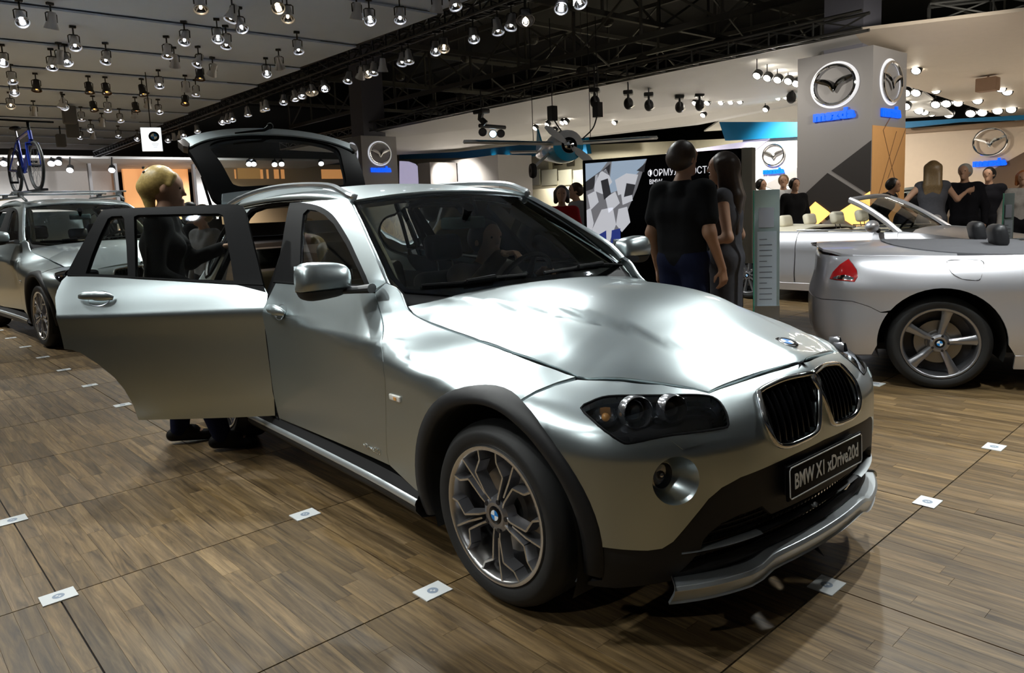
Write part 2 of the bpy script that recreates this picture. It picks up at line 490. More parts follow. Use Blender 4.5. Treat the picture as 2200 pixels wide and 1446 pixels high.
ZK = [0.12, 0.2, 0.28, 0.36, 0.46, 0.56, 0.64, 0.70, 0.76, 0.81, 0.85, 0.885, 0.91, 0.95, 1.0, 1.06, 1.15, 1.25, 1.35, 1.45, 1.55, 1.62]
ST = [  # (s, offsets at ZK)
 (0.0,          [-.12, -.07, -.01, .0, .0, .0, -.006, -.014, -.028, -.052, -.098, -.16, -.22, -.32, -.44, -.5, -.6, -.7, -.8, -.9, -1.0, -1.1]),
 (s_of_y(.42),  [-.12, -.07, -.01, .0, .0, .0, -.004, -.024, -.070, -.150, -.240, -.32, -.38, -.46, -.54, -.6, -.7, -.8, -.85, -.92, -1.0, -1.1]),
 (s_of_y(.65),  [-.10, -.06, -.015, .0, .004, .004, .002, -.020, -.082, -.190, -.290, -.37, -.42, -.50, -.58, -.64, -.70, -.76, -.82, -.9, -1.0, -1.1]),
 (s_of_x(.42),  [-.08, -.045, -.015, .0, .004, .006, .006, -.008, -.070, -.205, -.345, -.44, -.49, -.56, -.62, -.66, -.70, -.74, -.8, -.85, -.9, -1.0]),
 (s_of_x(.10),  [-.07, -.04, -.015, .0, .004, .006, .007, .006, -.014, -.100, -.232, -.325, -.37, -.43, -.48, -.52, -.56, -.6, -.66, -.72, -.8, -.9]),
 (s_of_x(-.25), [-.07, -.04, -.015, -.004, .0, .004, .006, .008, .007, -.006, -.050, -.125, -.192, -.27, -.33, -.37, -.42, -.48, -.54, -.6, -.66, -.7]),
 (s_of_x(-.55), [-.07, -.045, -.025, -.012, -.004, .002, .005, .008, .012, .012, .004, -.018, -.045, -.105, -.17, -.215, -.255, -.30, -.345, -.40, -.48, -.55]),
 (s_of_x(-.90), [-.08, -.06, -.035, -.018, -.006, .0, .002, .005, .009, .014, .018, .018, .008, -.012, -.038, -.068, -.108, -.155, -.202, -.258, -.34, -.42]),
 (s_of_x(-1.4), [-.08, -.06, -.035, -.018, -.006, .0, .002, .004, .008, .013, .018, .021, .010, -.010, -.034, -.064, -.105, -.153, -.202, -.256, -.33, -.41]),
 (s_of_x(-2.2), [-.08, -.06, -.035, -.018, -.006, .0, .003, .005, .008, .013, .018, .021, .011, -.008, -.032, -.062, -.104, -.152, -.202, -.256, -.33, -.41]),
 (s_of_x(-2.8), [-.08, -.06, -.03, -.01, .0, .006, .008, .009, .010, .013, .017, .020, .010, -.010, -.036, -.068, -.112, -.162, -.215, -.272, -.35, -.43]),
 (s_of_x(-3.4), [-.08, -.05, -.02, -.0, .004, .006, .006, .006, .006, .008, .010, .010, .0, -.02, -.05, -.085, -.132, -.185, -.24, -.30, -.38, -.46]),
 (SL,           [-.12, -.08, -.02, .0, .004, .0, -.01, -.02, -.03, -.035, -.04, -.05, -.06, -.08, -.11, -.15, -.22, -.30, -.38, -.46, -.54, -.6]),
]
_ss = np.array([a for a, b in ST]); _sd = np.array([b for a, b in ST])
_sg = np.linspace(0, SL, 400)
_D = akima(_ss, _sd, _sg)
_Dm = np.concatenate([_D[40:0:-1], _D])
_D = smooth_arr(_Dm, 9)[40:]                   # (400, knots)
def wallF(u, z):
    u = np.asarray(u, float); z = np.asarray(z, float)
    a = np.abs(u); sg = np.where(u < 0, -1.0, 1.0)
    x = np.interp(a, _seg, _pp[:, 0]); y = np.interp(a, _seg, _pp[:, 1])
    nx = np.interp(a, _seg, _nor[:, 0]); ny = np.interp(a, _seg, _nor[:, 1])
    # swage line drops towards the front wheel
    sh = np.interp(-x, [-0.6, 0.0, 0.4, 1.6, 2.6, 3.7], [-.07, -.07, -.055, 0.02, 0.03, 0.04])
    zz = z - sh * np.exp(-((z - 0.885) / 0.16) ** 2) * smooth(-x, -0.1, 0.5)
    # interpolate the profile (bicubic in z, linear in the dense s grid)
    g = a / SL * 399; i = np.clip(g.astype(int), 0, 398); fr = g - i
    out = np.zeros_like(a)
    zi = np.clip(zz, ZK[0], ZK[-1])
    zl = np.linspace(ZK[0], ZK[-1], 1200)
    gz = (zi - ZK[0]) / (ZK[-1] - ZK[0]) * 1199; j = np.clip(gz.astype(int), 0, 1198); fz = gz - j
    d = (WD[i, j] * (1 - fz) + WD[i, j + 1] * fz) * (1 - fr) + (WD[i + 1, j] * (1 - fz) + WD[i + 1, j + 1] * fz) * fr
    P = np.stack([x + nx * d, (y + ny * d) * sg, z], -1)
    return P
_zl = np.linspace(ZK[0], ZK[-1], 1200)
WD = akima(ZK, _D.T, _zl).T                    # (400, 1200)
WALL = Surf(wallF, (-0.2, SL), (ZK[0], ZK[-1]), 420, 120)
def wu(x, z): return ('u', s_of_x(x), z)
def wy(y, z): return ('u', s_of_y(y), z)

# ---- hood
def hoodF(x, y):
    x = np.asarray(x, float); y = np.asarray(y, float); a = np.abs(y)
    zc = akima([-1.0, -0.73, -0.5, -0.22, 0.0, 0.2, 0.35, 0.5, 0.62, 0.66, 0.69, 0.74, 0.82], [1.05, 1.047, 1.053, 1.050, 1.035, 1.001, 0.967, 0.928, 0.893, 0.868, 0.836, 0.76, 0.6], x)
    yc = np.interp(x, [-0.9, 0.7], [0.56, 0.27])
    k = akima([-1.0, -0.75, -0.6, -0.44, -0.25, -0.08, 0.087, 0.194, 0.353, 0.461, 0.546, 0.82], [0.0, 0.03, 0.072, 0.113, 0.139, 0.155, 0.166, 0.166, 0.140, 0.118, 0.108, 0.10], x)
    ww = akima([-1.0, -0.75, -0.44, 0.087, 0.194, 0.353, 0.461, 0.546, 0.82], [0.72, 0.72, 0.715, 0.65, 0.62, 0.56, 0.50, 0.45, 0.40], x)
    dr = k * np.minimum((a / ww) ** 2.6, 2.5)
    cr = 0.019 * (1 - smooth(a - yc, -0.03, 0.015)) * smooth(x, -0.85, -0.3) * (1 - smooth(x, -0.1, 0.6))
    return np.stack([x, y, zc - dr + cr - 0.012 * smooth(x, -0.85, -0.3)], -1)
# the bonnet's rim is made to meet the fenders and the nose
raw_hood = hoodF
fp = np.array([WALL.pt(*WALL.uv(p)) for p in [(1262, 812), (1340, 814), (1420, 821), (1490, 832), (1523, 841), (1545, 832), (1600, 814), (1660, 795)]] + [WALL.pt(0.0, WALL.uv((1720, 776))[1])])
sp_ = np.array([WALL.pt(*WALL.uv(p)) for p in [(890, 674), (915, 689), (960, 706), (1030, 731), (1100, 756), (1180, 785), (1240, 808)]])
fo = np.argsort(np.abs(fp[:, 1])); fy, fx, fz = np.abs(fp[fo, 1]), fp[fo, 0], fp[fo, 2]
sx_, sy_, sz_ = sp_[:, 0], np.abs(sp_[:, 1]), sp_[:, 2]
fe = fz - raw_hood(fx, fy)[:, 2]; se = sz_ - raw_hood(sx_, sy_)[:, 2]
_fyd = np.linspace(0, .75, 150); _fxd = smooth_arr(np.interp(_fyd, fy, fx)[:, None], 5)[:, 0]; _fed = smooth_arr(np.interp(_fyd, fy, fe)[:, None], 34)[:, 0]
def hoodF(x, y):
    P = raw_hood(x, y); x = P[..., 0]; a = np.abs(P[..., 1])
    xb = np.interp(a, _fyd, _fxd); ef = np.interp(a, _fyd, _fed); wf_ = np.exp(-np.maximum(xb - x, 0) ** 2 / .36 ** 2)
    yb = np.interp(x, sx_, sy_); es_ = np.interp(x, sx_, se); ws_ = np.exp(-np.maximum(yb - a, 0) ** 2 / .20 ** 2) * smooth(x, -0.74, -0.6)
    kx = smooth(x, sx_[-1] - .16, sx_[-1] + .05)
    P[..., 2] += ef * wf_ * kx + es_ * ws_ * (1 - kx)
    return P
HOOD = Surf(hoodF, (-1.0, 0.82), (-0.95, 0.95), 200, 180)
def mir_outline(pts, axis=1, skip_ends=True):
    """close a right-half outline (first and last on the centre line) with its mirror"""
    L = list(pts)
    M = [(p[0], -p[1]) if axis == 1 else (-p[0], p[1]) for p in L][::-1]
    if skip_ends: M = M[1:-1]
    return L + M
hr = [tuple(p) for p in crom([(-0.735, -0.715)] + [(p[0], p[1]) for p in sp_], 4)]
hf = [tuple(p) for p in crom([(p[0], p[1]) for p in fp[:5]], 3)] + [tuple(p) for p in crom([(p[0], p[1]) for p in fp[4:]], 3)][1:-1]
cowl = [(-0.74, 0.0), (-0.745, -0.3), (-0.75, -0.55), (-0.745, -0.68)]
hood_out = mir_outline(cowl + hr + hf + [(float(fp[-1][0]), 0.0)])
hood = panel('bonnet', HOOD, hood_out, paint, car, step=0.03, th=0.025, gap=0.003)
tag(hood, 'silver bonnet with two raised creases')
# ---- front bumper skin in body colour
ARCH_C, ARCH_Z = 0.012, 0.335
def arch_uv(r, a0, a1, n=22, cx=ARCH_C, rz=None):
    rz = rz or r
    return [(s_of_x(cx + r * math.cos(t)), ARCH_Z + rz * math.sin(t)) for t in np.linspace(a0, a1, n)]
RA_OUT, RA_IN = 0.462, 0.405
fog_c = WALL.uv((1453.6, 1034))
fog_r = 0.074
fog = [(fog_c[0] + fog_r * math.cos(t), fog_c[1] + fog_r * 1.02 * math.sin(t)) for t in np.linspace(0, 2 * PI, 40, endpoint=False)]
kid_px = [(1627, 848), (1632, 838), (1645, 830), (1684, 813.5), (1725, 805), (1742, 804), (1751, 812), (1755, 832), (1757, 870), (1756, 905), (1753, 922), (1742, 934), (1715, 948), (1691, 957), (1672, 957), (1660, 948), (1650, 928), (1638, 895)]
kid = [tuple(p) for p in crom(uvs(WALL, kid_px), 3, True)]
head_px = [(1248, 876), (1267, 863.6), (1294, 853), (1327, 849.5), (1400, 849), (1480, 847.5), (1515, 849), (1532, 853), (1547, 864), (1560, 885), (1565, 905), (1563, 917), (1540, 922), (1509, 927), (1436, 936), (1382, 947), (1349, 953), (1334, 949), (1300, 926), (1272, 902)]
head = [tuple(p) for p in crom(uvs(WALL, head_px), 2, True)]
zc_top = WALL.uv((1720, 779))[1]
b_top = uvs(WALL, [(1113, 868), (1150, 845), (1195, 827), (1243, 814), (1262, 815), (1340, 818), (1420, 825), (1490, 836), (1522, 844), (1545, 835), (1600, 817), (1660, 798)])
b_bot = uvs(WALL, [(1260, 1169), (1310, 1179), (1391, 1184.5), (1423, 1180), (1447, 1165), (1491, 1113), (1523, 1073), (1551, 1049), (1591, 1027), (1651, 1003), (1711, 975)])
zb = WALL.uv((1757, 952))[1]
ai = [p for p in arch_uv(RA_OUT, 0.02, 1.12, 14) if p[1] > b_bot[0][1] + 0.01]
half = [(0.0, zc_top)] + b_top[::-1] + ai[::-1] + b_bot + [(0.0, zb)]
bump_out = half + [(-p[0], p[1]) for p in half[1:-1][::-1]]
mirs = lambda L: [(-p[0], p[1]) for p in L]
bumper = panel('front_bumper', WALL, bump_out, paint, car, step=0.026, th=0.03, gap=0.002, holes=[fog, mirs(fog), kid, mirs(kid), head, mirs(head)], flip=True)
tag(bumper, 'silver front bumper skin around the lamps and kidney grilles')
# ---- black lower apron with intake
ap_top = b_bot
int_half = uvs(WALL, [(1507, 1180), (1512, 1163), (1526, 1146), (1551, 1126), (1595, 1105), (1640, 1088)])
zi_top = 0.395
lower = [(s_of_x(0.36), 0.20), (s_of_x(0.5), 0.205), (s_of_y(0.75), 0.215), (s_of_y(0.64), 0.23)]
int_bot = [(s_of_y(0.64), 0.265), (s_of_y(0.4), 0.275), (0.0, 0.28)]
intake = [(0.0, zi_top), (s_of_y(0.3), zi_top - 0.004)] + [p for p in int_half][::-1] + int_bot[:-1]
intake = intake + [(0.0, int_bot[-1][1])]
intake = intake + [(-p[0], p[1]) for p in intake[1:-1][::-1]]
ac = arch_uv(RA_OUT, -0.22, 0.06, 5)[::-1]
half = [(0.0, zb)] + b_bot[::-1] + ac + lower + [(0.0, 0.235)]
apron = panel('lower_apron', WALL, half + [(-p[0], p[1]) for p in half[1:-1][::-1]], blackp, car, step=0.026, th=0.03, gap=0.0005, holes=[intake], flip=True, off=-0.004)
# back of the intake: mesh screen and one bright blade
m = MB()
for z in np.arange(0.27, 0.41, 0.016):
    P = [wallF(np.array([s]), np.array([z]))[0] + np.array([-0.055, 0, 0]) for s in np.linspace(-s_of_y(.72), s_of_y(.72), 40)]
    m.tube(P, 0.0035, 4)
for s in np.linspace(-s_of_y(.70), s_of_y(.70), 60):
    m.tube([wallF(np.array([s]), np.array([z]))[0] + np.array([-0.055, 0, 0]) for z in (.26, .41)], 0.003, 4)
m.build('intake_mesh', blackp, car)
m = MB()
P = [wallF(np.array([s]), np.array([0.335 + 0.006 * math.cos(s * 3)]))[0] + np.array([-0.03, 0, 0]) for s in np.linspace(-s_of_y(.62), s_of_y(.62), 40)]
m.tube(P, 0.012, 6, flat=(0.45, 1.6))
m.build('intake_blade', blackp, car, sm=True)
for sg in (-1, 1):
    m = MB()
    P = [wallF(np.array([sg * s]), np.array([0.338]))[0] + np.array([-0.022, 0, 0]) for s in np.linspace(s_of_y(.34), s_of_y(.63), 14)]
    m.tube(P, 0.013, 6, flat=(0.5, 1.6))
    m.build('intake_blade_trim', skid, car, sm=True)
shell_d = panel('intake_back', WALL, [(-s_of_x(.45), .2), (s_of_x(.45), .2), (s_of_x(.45), .44), (-s_of_x(.45), .44)], trim_d, car, step=0.06, th=0, flip=True, off=-0.09)
# silver skid lip
def lipF(u, v):
    # u along s, v 0..1 from the rear top edge over the nose to the bottom
    u = np.asarray(u, float); v = np.asarray(v, float)
    a = np.abs(u)
    zt = 0.272 - 0.028 * smooth(a, s_of_y(.30), s_of_y(.40)) + 0.0 * a
    zz = zt + np.interp(v, [0, .45, .6, 1.0], [0.004, 0.0, -0.012, -0.052])
    off = np.interp(v, [0, .45, .6, 1.0], [-0.055, 0.022, 0.030, 0.012])
    b = wallF(u, np.full_like(u, 0.30)); n = np.stack([np.interp(a, _seg, _nor[:, 0]), np.interp(a, _seg, _nor[:, 1]) * np.where(u < 0, -1, 1), np.zeros_like(a)], -1)
    P = b + n * off[..., None]; P[..., 2] = zz
    return P
LIP = Surf(lipF, (-1, 1), (0, 1), 60, 20)
sl = s_of_y(0.655)
panel('skid_lip', LIP, [(-sl, 0), (sl, 0), (sl + 0.03, 1), (-sl - 0.03, 1)], skid, car, step=0.05, th=0.01, flip=True)
# ---- number plate
pn = Vector((1, 0, 0.02)).normalized()
PL = basis(Vector((math.cos(0.0), 0, 0.03)), (0, 1, 0), (0.772, 0.0, 0.487))
pl = MB(); pl.box((0, 0, 0), (0.52, 0.118, 0.012), PL, 0.005)
plate = pl.build('number_plate', satin, car, sm=True)
m = MB(); w2, h2, t2 = 0.252, 0.052, 0.0022
m.tube([PL @ Vector(p) for p in [(-w2 + .008, -h2, .007), (w2 - .008, -h2, .007), (w2, -h2 + .008, .007), (w2, h2 - .008, .007), (w2 - .008, h2, .007), (-w2 + .008, h2, .007), (-w2, h2 - .008, .007), (-w2, -h2 + .008, .007)]], t2, 4, True)
m.build('plate_border', white_e, plate)
text_obj('plate_lettering', 'BMW X1 xDrive20d', 0.072, white_e, PL @ Matrix.Translation((0, -0.002, 0.0075)), plate, extrude=0.0006, sx=0.74, bold=0.0014)
m = MB(); m.box((0, 0, -0.02), (0.46, 0.10, 0.035), PL); m.build('plate_mount', blackp, plate)
# ---- kidney grilles
for sg in (1, -1):
    K = [(p[0] * sg, p[1]) for p in kid]
    P3 = wallF(np.array([p[0] for p in K]), np.array([p[1] for p in K]))
    fr = MB(); fr.tube([tuple(p + np.array([0.006, 0, 0.001])) for p in P3], 0.0105, 8, True, flat=(1.0, 1.0))
    fo = fr.build('kidney_frame', chrome, car, sm=True, auto=60)
    in2 = inset(np.array(K), 0.004)
    panel('kidney_backing', WALL, in2, trim_d, fo, step=0.03, th=0, flip=True, off=-0.05)
    kk = np.array(K); lo, hi = kk[:, 0].min(), kk[:, 0].max()
    nb = 10
    for q in range(1, nb):
        s0 = lo + (hi - lo) * q / nb
        zs = np.linspace(kk[:, 1].min(), kk[:, 1].max(), 60); ins = inside(in2, np.stack([np.full(60, s0), zs], 1))
        zz = zs[ins]
        if len(zz) < 3: continue
        b = MB()
        A = wallF(np.full(8, s0), np.linspace(zz[0], zz[-1], 8))
        b.tube([tuple(p + np.array([-0.012, 0, 0])) for p in A], 0.012, 4, flat=(1.1, 0.35))
        b.build('kidney_slat', glossb, fo, sm=True)
# ---- roundel on the bonnet
def roundel(name, r, M, parent, rings=True):
    m = MB(); m.lathe([(0, r * .10), (r * .62, r * .085), (r * .94, r * .05), (r, 0.0), (r, -r * .1)], 32, M)
    o = m.build(name, glossb, parent, sm=True, auto=50)
    if rings:
        m = MB(); m.lathe([(r * .90, r * .052), (r * .95, r * .085), (r * 1.02, r * .04), (r * 1.02, -r * .06)], 32, M); m.lathe([(r * .56, r * .09), (r * .60, r * .115), (r * .64, r * .088)], 32, M)
        m.build('roundel_ring', chrome, o, sm=True)
    for k in range(4):
        V = [(0, 0, r * .12)] + [(r * .58 * math.cos(PI / 2 * k + t), r * .58 * math.sin(PI / 2 * k + t), r * .105) for t in np.linspace(0, PI / 2, 9)]
        q = MB(); q.add(V, [(0, i, i + 1) for i in range(1, 9)], M)
        q.build('roundel_quarter', blue_e if k % 2 == 0 else white_e, o)
    return o
hp = HOOD.uv((1690, 737)); HP = HOOD.pt(*hp); HN = HOOD.normals(np.array([hp[0]]), np.array([hp[1]]))[0]
if HN[2] < 0: HN = -HN
HN = np.array([.28, 0, .96]); HN /= np.linalg.norm(HN)
ro = roundel('roundel', 0.041, basis(HN, (0, -1, 0), HP + HN * .003), car)
tag(ro, 'round blue and white badge on the bonnet')
txt = [('B', 140), ('M', 90), ('W', 40)]
for ch, a in txt:
    a = math.radians(a)
    text_obj('roundel_letter', ch, 0.017, white_e, basis(HN, (0, -1, 0), HP) @ Matrix.Translation((0.032 * math.cos(a), 0.032 * math.sin(a), 0.0042)) @ Matrix.Rotation(a - PI / 2, 4, 'Z'), ro)
# ---- headlamps
led = mat('lamp_reflector', (0.75, 0.76, 0.78), 0.1, 1.0, var=0.05)
amber = mat('amber_lens', (0.65, 0.30, 0.08), 0.2, 0, 0.5)
lamp_in = mat('lamp_housing', (0.02, 0.02, 0.022), 0.22, 0.3, 0.3, var=0.2)
bez = mat('lamp_bezel', (0.42, 0.42, 0.44), 0.16, 0.9, var=0.1)
def wall_frame(u, z, sg=1):
    P = wallF(np.array([u * sg]), np.array([z]))[0]
    e = 1e-3
    a = wallF(np.array([u * sg + e]), np.array([z]))[0] - wallF(np.array([u * sg - e]), np.array([z]))[0]
    b = wallF(np.array([u * sg]), np.array([z + e]))[0] - wallF(np.array([u * sg]), np.array([z - e]))[0]
    n = np.cross(a, b); n /= np.linalg.norm(n)
    if n @ (P - np.array([-1.4, 0, P[2]])) < 0: n = -n
    return P, n
c1 = WALL.uv((1377, 888)); c2 = WALL.uv((1458, 880)); c3 = WALL.uv((1418, 878)); c4 = WALL.uv((1300, 880))
for sg in (1, -1):
    Hd = [(p[0] * sg, p[1]) for p in head]
    bk = panel('headlamp', WALL, inset(np.array(Hd), 0.001), lamp_in, car, step=0.03, th=0.0, flip=True, off=-0.050)
    if sg == 1: tag(bk, 'clear headlamp with two round projectors in a dark housing')
    # rim walls
    P3 = wallF(np.array([p[0] for p in Hd]), np.array([p[1] for p in Hd]))
    N3 = np.array([wall_frame(abs(p[0]), p[1], sg)[1] for p in Hd]); n = len(P3)
    V = [tuple(p) for p in P3] + [tuple(p - q * 0.055) for p, q in zip(P3, N3)]
    mkobj('lamp_rim', V, [(i, (i + 1) % n, n + (i + 1) % n, n + i) for i in range(n)], lamp_in, bk)
    m = MB(); m.tube([tuple(p - q * 0.002) for p, q in zip(P3, N3)], 0.0045, 6, True); m.build('lamp_seal', satin, bk, sm=True)
    for c, r in ((c1, 0.046), (c2, 0.040)):
        P, N = wall_frame(c[0], c[1], sg)
        N = np.array([N[0], N[1] * 0.5, 0.06]); N /= np.linalg.norm(N)
        M = basis(N, (0, 1, 0), P - N * 0.045)
        m = MB(); m.lathe([(r * 1.16, -.01), (r * 1.16, .022), (r * 1.08, .03), (r * 1.0, .024), (r * .92, -.005), (r * .8, -.02)], 28, M)
        m.build('projector_ring', bez if c is c1 else bez, bk, sm=True)
        m = MB(); m.lathe([(r * 1.02, .026), (r * 1.05, .032), (r * 1.1, .030)], 28, M); m.build('halo_ring', led, bk, sm=True)
        m = MB(); m.lathe([(r * .8, -.015), (r * .6, .010), (r * .3, .022), (0.0, .026)], 24, M)
        m.build('projector_lens', lampglass if False else mat('lens_dark', (0.03, 0.035, 0.04), 0.03, 0, 1.0), bk, sm=True)
    P, N = wall_frame(c3[0], c3[1], sg); M = basis(N, (0, 1, 0), P - N * 0.04)
    m = MB(); m.lathe([(0.026, .012), (0.022, -.005), (0.006, -.02), (0, -.02)], 16, M); m.build('side_reflector', led, bk, sm=True)
    P, N = wall_frame(c4[0], c4[1], sg); M = basis(N, (0, 1, 0), P - N * 0.035)
    m = MB(); m.lathe([(0.040, .014), (0.036, -.004), (0.012, -.03), (0, -.03)], 16, M); m.build('turn_signal_bowl', led, bk, sm=True)
    m = MB(); m.ball(tuple(P - N * 0.03), 0.014, 10, 6); m.build('turn_signal_bulb', amber, bk, sm=True)
    ln = panel('lamp_lens', WALL, inset(np.array(Hd), 0.001), lampglass, bk, step=0.04, th=0, flip=True, off=-0.001)
    # washer flap
    wf = uvs(WALL, [(1440, 946), (1484, 936), (1508, 954), (1467, 966)])
    W2 = [(p[0] * sg, p[1]) for p in wf]
    panel('washer_flap', WALL, W2, paint, car, step=0.03, th=0.006, flip=True, off=0.003)
    # fog lamp bowl
    P, N = wall_frame(fog_c[0], fog_c[1], sg)
    N2 = N.copy(); N2 = np.array([0.97, N[1] * 0.25, 0.02]); N2 /= np.linalg.norm(N2)
    ring = wallF(np.array([p[0] * sg for p in fog]), np.array([p[1] for p in fog]))
    cB = P - N * 0.02 - np.array([0.055, 0, 0])
    V = []; nf = len(ring)
    for k, f in enumerate((0, .35, .7, 1.0)):
        for i, p in enumerate(ring):
            t = 2 * PI * i / nf
            tgt = cB + (p - P) * 0.56
            V.append(tuple(p * (1 - f) + tgt * f - N * 0.006 * math.sin(f * PI)))
    Fc = [(k * nf + i, k * nf + (i + 1) % nf, (k + 1) * nf + (i + 1) % nf, (k + 1) * nf + i) for k in range(3) for i in range(nf)]
    fb = mkobj('fog_lamp_surround', V, Fc, paint, car)
    M = basis(N2, (0, 1, 0), cB)
    m = MB(); m.lathe([(0.046, .0), (0.044, .012), (0.040, .014), (0.038, -.012), (0.012, -.024), (0, -.024)], 24, M); m.build('fog_lamp_reflector', led if False else bez, fb, sm=True)
    m = MB(); m.lathe([(0.040, .012), (0.02, .018), (0, .02)], 24, M); m.build('fog_lamp_lens', lampglass, fb, sm=True)
    m = MB(); m.ball(tuple(Vector(cB) + Vector(N2) * 0.004), 0.014, 10, 6); m.build('fog_lamp_bulb', led, fb, sm=True)
# ---- fenders, doors, arches
shut = uvs(WALL, [(829, 607), (846, 614), (860, 628), (866, 642), (874, 660), (890, 676), (915, 690), (960, 708), (1030, 733), (1100, 758), (1180, 787), (1238, 809)])
seam_b = uvs(WALL, [(1195, 823), (1150, 841), (1111, 865)])
door_f = uvs(WALL, [(838, 1001), (831, 971), (827, 814), (820, 749), (814, 662), (805, 629)])
arch_f = [p for p in arch_uv(RA_OUT, 1.10, PI - 0.02, 20)]
fen = [tuple(p) for p in crom(shut, 3)] + seam_b + arch_f + [(s_of_x(-0.46), 0.288)] + [tuple(p) for p in crom(door_f, 2)]
belt = uvs(WALL, [(799, 627), (720, 619), (650, 612), (588, 607)])
xB = -1.88
fdoor = [(p[0] + 0.0, p[1]) for p in crom(door_f, 2)[::-1]]
sB = s_of_x(xB)
fd_out = fdoor[::-1] + belt[1:] + [(sB - 0.02, belt[-1][1] + 0.0), (sB, 0.93), (sB, 0.6), (sB, 0.315)]
# door aperture and window outlines
wf_out = uvs(WALL, [(800, 625), (786, 592), (765, 547), (752, 519), (738, 495), (726, 476), (714, 461), (698, 449), (680, 441), (655, 436), (632, 434)])
glass_f = uvs(WALL, [(643, 606), (645, 560), (647, 500), (651, 460), (661, 450), (678, 452), (697, 462), (717, 481), (744, 526), (772, 584), (784, 612)])
bp = uvs(WALL, [(623, 436), (607, 520), (590, 606)])
fr_out = [tuple(p) for p in crom(wf_out, 2)] + bp
zr_top = lambda x: float(np.interp(-x, [1.5, 1.9, 2.4, 2.9, 3.2, 3.5], [1.44, 1.455, 1.452, 1.43, 1.40, 1.34]))
cant_up = uvs(WALL, [(829, 607), (814, 572), (799, 540), (783, 505), (768, 470), (757, 448), (750, 431), (735, 417), (697, 407), (645, 403), (600, 407)])
ap_top_line = [(s_of_x(x), zr_top(x)) for x in (-2.15, -2.5, -2.8, -3.0)]
cant_up2 = [(s_of_x(x), zr_top(x) + 0.085) for x in (-2.5, -2.9, -3.2, -3.5)]
# quarter window opening and rear door aperture
rd_front = s_of_x(-1.90)
rq_win = [(s_of_x(-2.95), 1.06), (s_of_x(-2.88), 1.40), (s_of_x(-3.02), 1.395), (s_of_x(-3.2), 1.36), (s_of_x(-3.33), 1.26), (s_of_x(-3.30), 1.14), (s_of_x(-3.15), 1.08)]
rq_win = [tuple(p) for p in crom(rq_win, 3, True)]
RW = -2.76
rear_arch = [(s_of_x(RW + RA_OUT * math.cos(t)), ARCH_Z + RA_OUT * math.sin(t)) for t in np.linspace(PI - 0.03, 0.9, 22)]
aper = [(s_of_x(-1.90), 0.30), (s_of_x(-2.33), 0.30)] + [(s_of_x(RW + (RA_OUT + 0.01) * math.cos(t)), ARCH_Z + (RA_OUT + 0.01) * math.sin(t)) for t in np.linspace(0.1, 1.15, 10)] + \
       [(s_of_x(-2.70), 0.85), (s_of_x(-2.80), 1.03), (s_of_x(-2.79), 1.25), (s_of_x(-2.76), 1.42), (s_of_x(-2.70), 1.462), (s_of_x(-2.5), 1.487), (s_of_x(-2.1), 1.495), (s_of_x(-1.95), 1.493)]
quarter = [(s_of_x(-2.33), 0.285)] + [(s_of_x(RW + RA_OUT * math.cos(t)), ARCH_Z + RA_OUT * math.sin(t)) for t in np.linspace(0.05, PI - 0.05, 26)] + \
          [(s_of_x(-3.30), 0.40), (s_of_x(-3.45), 0.55), (s_of_x(-3.55), 0.70), (s_of_x(-3.56), 0.95), (s_of_x(-3.55), 1.10), (s_of_x(-3.50), 1.3), (s_of_x(-3.45), 1.48), (s_of_x(-3.2), 1.53), (s_of_x(-2.9), 1.555), (s_of_x(-2.72), 1.565)] + \
          aper[::-1][3:-1]
